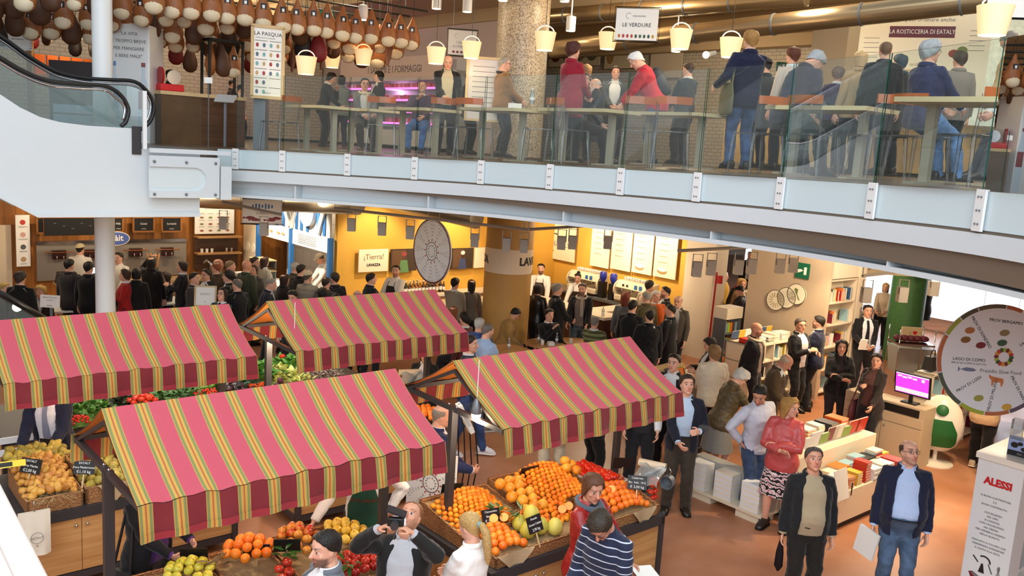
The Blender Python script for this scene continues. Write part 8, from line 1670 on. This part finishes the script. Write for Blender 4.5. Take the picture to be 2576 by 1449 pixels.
MB().bb(-.02, .62, -.02, .37, .93, .97).build('top', M_black, hr_, 20)
for i in range(3): place_ham(i % 2, hr_.location+q @ Vector((.1+.2*i, .17, .9)), 'ham hanging in the dark counter rack', 'hams in the counter rack', rnd.uniform(0, 6), .9)
tp = thing('tablet_stand', 'slanted white price placard on a grey stand by the glass', 'sign', gp(566, 372, 0)+Vector((0, 0, .02))); MB().bb(-.02, .02, -.02, .02, 0, .78).build('post', M_greyb, tp, 20); MB().box((0, 0, .82), (.34, .22, .015), M=Matrix.Rotation(R(35), 3, 'X')).build('board', mat('placard_grey', (190, 190, 188), .4), tp, 20)
tg2 = thing('white_card', 'small white card clipped to a post by the glass end', 'sign', onY(524, 202, 13.9)); MB().box((0, 0, 0), (.13, .01, .09)).build('card', M_paper, tg2, 0); MB().tube([(0, .02, 0), (0, .02, zf(-4.8)-tg2.location.z)], .008, 5).build('post', M_greyb, tg2)
# fridge panel with motto
fp = onY(326, 360, 14.9); fz = zf(fp.x); fg = thing('drinks_fridge', 'tall white fridge panel printed with a motto and two bottles', 'fridge', (fp.x, fp.y, fz)); MB().bb(-.34, .34, 0, .6, 0, 1.98).build('cabinet', M_white, fg, 20, bev=.02); pn = Panel(fg, face_M((0, -1, 0)), (0, 0, 1), .004)
for i, t in enumerate(('"LA VITA', 'È TROPPO BREVE', 'PER MANGIARE', 'E BERE MALE"')): pn.text(t, 0, .82-.12*i, .075, M_grey)
for x, c in ((-.25, (110, 150, 190)), (.24, (150, 90, 90))): pn.poly([(-.09, -.9), (.09, -.9), (.09, -.1), (.03, .15), (.03, .3), (-.03, .3), (-.03, .15), (-.09, -.1)], mat('bottle_%d' % c[0], (206, 220, 230), .4), x=x, y=0); pn.rect(x, .33, .07, .07, mat('capc_%d' % c[0], c, .4)).rect(x, -.25, .17, .3, MATS['capc_%d' % c[0]], t=.004)
pn.text('acqua', -.25, -.55, .08, M_red).done()
# left display behind the escalator
ld = thing('display_case', 'white display case of paired goods behind the escalator glass', 'display', S(2.0, 15.6, zf(-6)), TH); MB().bb(-1.2, .7, 0, .7, 0, 1.35).build('case', mat('frost', (210, 222, 224), .3), ld, 20); MB().bb(-1.2, .75, -.02, .72, 1.35, 1.4).build('top', M_white, ld, 20)
for i in range(9): tag(MB().lathe([(.05, 0), (.07, .1), (.065, .24), (.03, .3), (.001, .3)], 12).build('packet', mat('pack_white', (230, 232, 232), .4), None, 60, S(.95+.18*i, 15.8, zf(-6)+1.401)), 'white domed packet along the display top', 'packet', 'domed packets')
poster('white framed notice hanging above the display case', onY(45, 98, 15.2), (.1, -1, 0), .42, .32, M_paper, pT(('OFFERTA', 0, .2, .12, M_grey), ('della settimana', 0, 0, .1, M_grey)), 'framed_notice', 'sign', M_white)
os_ = thing('snack_shelf', 'glowing shelf of orange packets left of the slim column', 'shelf', S(3.6, 17.2, zf(-8)), TH); MB().bb(0, 1.2, 0, .4, 1.1, 1.14).bb(0, 1.2, 0, .4, .6, .64).bb(0, .04, 0, .4, 0, 1.8).bb(1.16, 1.2, 0, .4, 0, 1.8).build('shelf', M_cab, os_, 20)
for i in range(5): tag(MB().bb(-.08, .08, -.05, .05, 0, .34).build('snack_packet', mat('packet_orange', (226, 110, 30), .4), None, 20, S(3.75+.2*i, 17.35, zf(-8)+1.141), TH), 'orange packet on the glowing shelf', 'packet', 'orange packets')
point(S(4.1, 17.0, zf(-8)+1.75), 14, (1, .7, .4), .1)
cq = thing('folding_crate', 'pale blue plastic crates stacked behind the escalator glass', 'crate', onY(182, 285, 13.9)-Vector((0, 0, .15)), 0); MB().bb(-.3, .3, 0, .3, 0, .13).bb(-.3, .3, 0, .3, .15, .28).build('crate', mat('crate_blue', (170, 190, 206), .5), cq, 20)
bp_ = thing('dark_panel', 'dark plum fabric stall panel behind the slim column', 'panel', onY(182, 240, 14.6)-Vector((0, 0, .45)), 0); MB().bb(-.38, .38, 0, .06, 0, 1.0).build('panel', mat('plum_dark', (46, 38, 40), .7), bp_, 20)
# rear kitchen side
SK = 20.3
def onSK(x0, y0, x1, y1): a, b = onS(x0, y0, SK), onS(x1, y1, SK); return mid(a, b)-D1*.1, math.hypot(b.x-a.x, b.y-a.y), abs(a.z-b.z)
def foods(cs): return lambda p, w, h: [p.disc((-.35+.7*i/(len(cs)-1))*w, -.05*h, .1*w, .28*h, mat('food_%d%d' % c[:2], c, .6)) for i, c in enumerate(cs)]
c, w, h = onSK(1388, 118, 1515, 152); poster('cream kitchen board with four painted vegetables', c, -D1, w, h*1.6, BGc, foods(((130, 60, 50), (170, 150, 120), (160, 150, 120), (120, 120, 90))), 'wall_board', 'board'); c, w, h = onSK(1530, 120, 1620, 160); poster('cream kitchen board with a snail and fish shape', c, -D1, w, h*1.5, BGc, foods(((190, 150, 90), (80, 90, 100))), 'wall_board', 'board')
c, w, h = onSK(1645, 130, 1720, 180); poster('plain cream panel beyond the framed vegetables sign', c, -D1, w, h*1.6, MATS['cream_laminate'], None, 'wall_board', 'board')
kc = thing('kitchen_counter', 'pale kitchen counter behind the standing gallery guests', 'counter', S(18.9, 8.0, zf(6)), TH); MB().bb(0, .8, 0, 6, 0, 1.05).build('body', M_oak, kc, 20); MB().bb(-.05, .85, 0, 6, 1.05, 1.1).build('top', ST, kc, 20)
for i in range(12): tag(MB().lathe([(.04, 0), (.05, .1), (.047, .1), (.038, .01)], 10).build('bowl', M_red if i % 2 else M_paper, None, 60, S(19.2, 9.5+.2*i, zf(6)+1.101)), 'small bowl on the kitchen counter', 'bowl', 'kitchen bowls')
def ros(p, w, h):
    p.rect(-.02*w, .28*h, .5*w, .14*h, mat('plaque_maroon', (96, 22, 36), .4)); p.off += .004; p.text('LA ROSTICCERIA DI EATALY', -.02*w, .28*h, .075*h, M_paper, sx=.8); p.off -= .004; p.text('qui puoi ordinare anche:', 0, .43*h, .07*h, M_grey)
    for x, y, c in ((.24, .02, (150, 60, 40)), (.3, .06, (120, 130, 60)), (.28, .0, (90, 50, 40))): p.disc(x*w, y*h, .04*w, .05*h, mat('dish_%d' % c[0], c, .6))
    p.text('ordina qui', .0, -.12*h, .06*h, mat('tan_print')); p.rect(.02*w, -.25*h, .4*w, .13*h, mat('plaque_gold', (206, 170, 110), .5)); p.off += .004; p.text('GASTRONOMIA', .02*w, -.25*h, .09*h, M_paper); p.off -= .004
    for k in range(5): p.rect(-.4*w, (.2-.06*k)*h, .12*w, .008, M_grey).rect(.4*w, (.3-.06*k)*h, .12*w, .008, M_grey)
c, w, h = (onY(2318, 138, 15.5), 2.05, 1.35); poster('large cream menu board lettered La Rosticceria in a maroon plaque', c, Vector((-.42, -1, 0)), w, h, BGc, ros, 'menu_board', 'menu')
cs = onY(2105, 250, 19); struct('column_square', MB().bb(-.55, .55, -.4, .4, 0, 7.75-zf(6)-.01), mat('tile_cream', (222, 206, 180), .5), 20, (cs.x, cs.y, zf(6)+.005), TH)
sign_exit('small lit green exit sign by the auburn head', onY(1965, 168, 20), (0, -1, 0), .22, .2); sign_exit('small green exit sign above the hams', onY(823, 35, 19), (0, -1, 0), .3, .2)
struct('window_3', MB().bb(-.9, .9, 0, .05, 0, 2.2), mat('garden_pane', (180, 190, 180), .4, emit=.5, var=.5, vscale=9), 40, onY(2480, 175, 18)-Vector((0, 0, 1.1)), .1)
DM = mat('duct_brass', (176, 156, 124), .3, .9)
for x0, y0, x1, y1, Y0, Y1, r_, lab in ((1500, 112, 2560, -8, 17, 12.5, .165, 'big brass-lit air duct running over the standing guests'), (1380, 42, 1900, 2, 19, 16, .16, 'second round duct above the framed vegetables sign')):
    a, b = onY(x0, y0, Y0), onY(x1, y1, Y1); v = b-a; o = thing('air_duct', lab, 'duct', a); MB().tube([-v*.15, Vector((0, 0, 0)), v, v*1.2], r_, 24).build('duct', DM, o, 60)
    for k in range(5): MB().tube([v*(.1+.2*k)+Vector((0, 0, 0)), v*(.1+.2*k)+v.normalized()*.03], r_+.012, 24).build('strap', M_greyb, o, 40)
ph = thing('menu_stand', 'wood-framed white price sheet beside the mosaic column', 'sign', onY(1215, 225, 16.2)); M = face_M((.1, -1, 0)); MB().box((0, 0, 0), (.6, 1.1, .03), M=M).build('board', mat('sheet_grey', (206, 200, 196), .5), ph, 20); f = MB(); [f.box(M @ Vector((a, b, .01)), (c_, d_, .05), M=M) for a, b, c_, d_ in ((0, .55, .64, .04), (0, -.55, .64, .04), (-.3, 0, .04, 1.1), (.3, 0, .04, 1.1))]; f.build('frame', M_oak, ph, 20); MB().bb(-.03, .03, .02, .06, zf(-.5)-ph.location.z+.005, -.5).build('post', M_greyb, ph, 20)
pn = Panel(ph, M, (0, 0, 0), .018); [pn.rect(0, .4-.09*k, .4, .01, M_grey) for k in range(8)]; pn.done()
tag(MB().box((0, 0, .03), (.2, .28, .012), M=Matrix.Rotation(.3, 3, 'X')).build('serving_tray', M_paper, None, 0, gp(1295, 272, .77)), 'white tray of food on the table before the mosaic column', 'tray')
# ================================================================ things carried
def held(name, label, cat, Jn, sd, size, rot, off, m, extra=None):
    j = J[Jn]; p = j['wr'][sd]+j['hd'][sd]*.09; o = thing(name, label, cat, p+Vector(off)); MB().box((0, 0, 0), size).build(extra or name+'_body', m, o, 0); o.rotation_euler = tuple(R(a) for a in rot); return o
held('book', 'white hardback held low by the navy-blazered figure', 'book', 'navy', 1, (.03, .24, .3), (10, 0, 30), (-.05, -.02, -.1), M_paper); held('umbrella', 'folded dark dotted umbrella held by the beige sweater', 'umbrella', 'old', 1, (.001, .001, .001), (0, 0, 0), (0, 0, -.0), M_black)
u = J['old']
for o in [o for o in COL.objects if o.name.startswith('umbrella')]: MB().tube([(0, 0, .08), (0, 0, 0), (0, 0, -.12), (0, 0, -.26), (0, 0, -.32)], [.012, .02, .04, .045, .012], 10).build('canopy', mat('umbrella_cloth', (34, 22, 28), .8, var=.6, vscale=90), o, 60)
held('paper_sheet', 'white sheet held out by the red leather coat', 'paper', 'redcoat', -1, (.26, .2, .003), (20, 10, 35), (.1, -.02, .0), M_paper)
a_, b_ = J['photo']['wr'][-1], J['photo']['wr'][1]; cm = thing('camera', 'small dark camera with folded case raised overhead', 'camera', mid(a_, b_)+Vector((0, -.02, .08))); MB().box((0, 0, 0), (.12, .05, .075)).build('camera_body', M_black, cm, 20, bev=.008); MB().lathe([(.03, 0), (.03, .05)], 14, (0, -.03, 0), Matrix.Rotation(pi/2, 3, 'X')).build('lens', M_dark, cm, 40); MB().box((.0, .03, .07), (.15, .1, .015), M=Matrix.Rotation(.3, 3, 'Y')).build('case_flap', mat('case_leather', (30, 30, 36), .5), cm, 20); MB().box((.02, .032, 0), (.1, .002, .07)).build('screen', mat('screen_grey'), cm, 0)
held('book', 'pale book held before the black suit', 'book', 'suitbook', 1, (.15, .03, .22), (15, 0, 10), (-.05, -.05, .03), M_paper)
def bag(label, Jn, sd, c, w, h, dx, z, strap=True):
    j = J[Jn]; Rz = j['Rz']; p = j['loc']+Rz @ Vector((sd*(.24+dx), -.02, z*j['h'])); o = thing('shoulder_bag', label, 'bag', p); o.rotation_euler = Rz.to_euler(); m = mat('bagc_'+c, hexc(c), .6, bump=.3, bscale=14)
    MB().loft([[(.05*k*math.cos(a), w/2*k2*math.sin(a), zz) for a in [2*pi*i/14 for i in range(14)]] for zz, k, k2 in ((-h, .8, .85), (-h*.9, 1.2, 1), (-h*.4, 1.1, 1), (0, .5, .8))]).build('bag_body', m, o, 60)
    if strap: s_ = o.rotation_euler.to_matrix().transposed() @ (j['sh'][sd]+Vector((0, 0, .06))-p); MB().tube([(0, -w*.35, -.02), s_+Vector((0, -.03, 0)), s_+Vector((0, .03, 0)), (0, w*.35, -.02)], .012, 6).build('strap', m, o, 60)
bag('plum leather bag on the brown cardigan shoulder', 'bag', 1, '5a2c34', .34, .34, .02, .52); bag('olive canvas bag slung on the tall navy blazer', 'bagman', -1, '6a6448', .42, .42, .03, .62); bag('dark shoulder bag of the purple-topped figure', 'purple', 1, '17171b', .26, .22, .02, .5)
j = J['backpack']; bpk = thing('backpack', 'dark backpack on the stooping red jacket', 'backpack', mid(j['sh'][1], j['sh'][-1])+j['Rz'] @ Vector((0, -.2, -.02))); bpk.rotation_euler = (j['Rz'] @ Matrix.Rotation(R(-30), 3, 'X')).to_euler(); MB().loft([[(.16*k*math.copysign(abs(math.sin(a))**.6, math.sin(a)), .1*k*math.cos(a), z) for a in [2*pi*i/16 for i in range(16)]] for z, k in ((-.34, .75), (-.3, 1), (-.05, 1), (.08, .8), (.12, .4))]).build('pack_body', mat('pack_navy', (26, 32, 44), .7, bump=.4, bscale=20), bpk, 60)
for sx in (-1, 1): MB().tube([(sx*.1, .1, .1), (sx*.12, .22, .04), (sx*.12, .2, -.2), (sx*.12, .1, -.3)], .018, 6).build('strap', MATS['pack_navy'], bpk, 60)
j = J['lanyard']; la_ = thing('lanyard', 'pale blue lanyard round the bent charcoal suit', 'lanyard', j['front'](.82)); o0 = la_.location.copy(); MB().tube([j['hw']((-.3, -.1, -.05))-o0, j['front'](.78, -.03, .045)-o0, j['front'](.68, -.005, .055)-o0, j['front'](.78, .03, .045)-o0, j['hw']((.3, -.1, -.05))-o0], .008, 6).build('ribbon', mat('ribbon_blue', (120, 160, 210), .5), la_, 60)
held('phone', 'dark phone in the hand of the bent charcoal suit', 'phone', 'lanyard', 1, (.07, .012, .14), (40, 0, 20), (0, 0, .03), M_black)
run_jobs()
# ================================================================ light
W_ = bpy.data.worlds.new('world'); SC.world = W_; W_.use_nodes = True
bg = W_.node_tree.nodes['Background']; bg.inputs[0].default_value = (.92, .96, 1, 1); bg.inputs[1].default_value = .35
area('skylight', (0, -.5, 13.5), 17, 2550, (.85, .94, 1), sy=16)
area('front_fill', (0, -6.8, 8), 15, 950, (.86, .94, 1), rot=(pi/2, 0, 0), sy=6.5)  # unseen fill added behind the camera for surfaces facing it
WARM = (1, .8, .55)
for s, t, e in ((3.5, 19.0, 100), (7.0, 19.0, 110), (12.5, 14.6, 130), (14.6, 13.6, 130), (14.2, 8.0, 190), (12, 4, 150), (18.5, 11, 220), (16, 6.8, 150), (8.2, 15.5, 90), (10.0, 19.2, 40)):
    point(S(s, t, 3.2), e, WARM, .25)
for s, t in ((10.5, 16), (12.5, 16), (14.6, 16.4), (14.9, 15), (14.9, 13.6)):
    p = S(s, t, 3.2); k = S(s, 17.2, 1.9) if s < 14 else S(16.3, t, 1.9); spot(p, k, 170, WARM, 80)
for t in (20.2, 18.3): spot(S(8.3, t-.2, 3.3), S(9.6, t, 1.9), 420, (1, .86, .66), 75)      # fish boards
for s in (5.2, 7.0, 8.6): spot(S(s, 20.9, 3.4), S(s, 22.0, 2.0), 110, WARM, 90)            # timber wall
for s, t in ((11.5, 4.4), (10.4, 4.9), (12.9, 4.6), (14.8, 7.8), (13.6, 7.4)): spot(S(s, t, 3.3), S(s+.3, t+.7, .5), 230, (1, .76, .46), 80)
for s, t, e in ((9, 22, 110), (7, 18, 80), (9, 15.4, 100), (12, 11.5, 110), (12.5, 8, 110), (12, 4, 110), (17, 14, 150), (17, 6, 150)):
    point(S(s, t, 7.2), e, WARM, .3)
SC.view_settings.view_transform = 'Standard'; SC.view_settings.look = 'None'; SC.view_settings.gamma = 1; SC.view_settings.use_curve_mapping = False
SC.view_settings.exposure = .06
SC.cycles.max_bounces = 7; SC.cycles.transparent_max_bounces = 14; SC.cycles.diffuse_bounces = 3; SC.cycles.glossy_bounces = 3; SC.cycles.caustics_reflective = False; SC.cycles.caustics_refractive = False
SC.cycles.use_denoising = True; SC.cycles.sample_clamp_indirect = 6
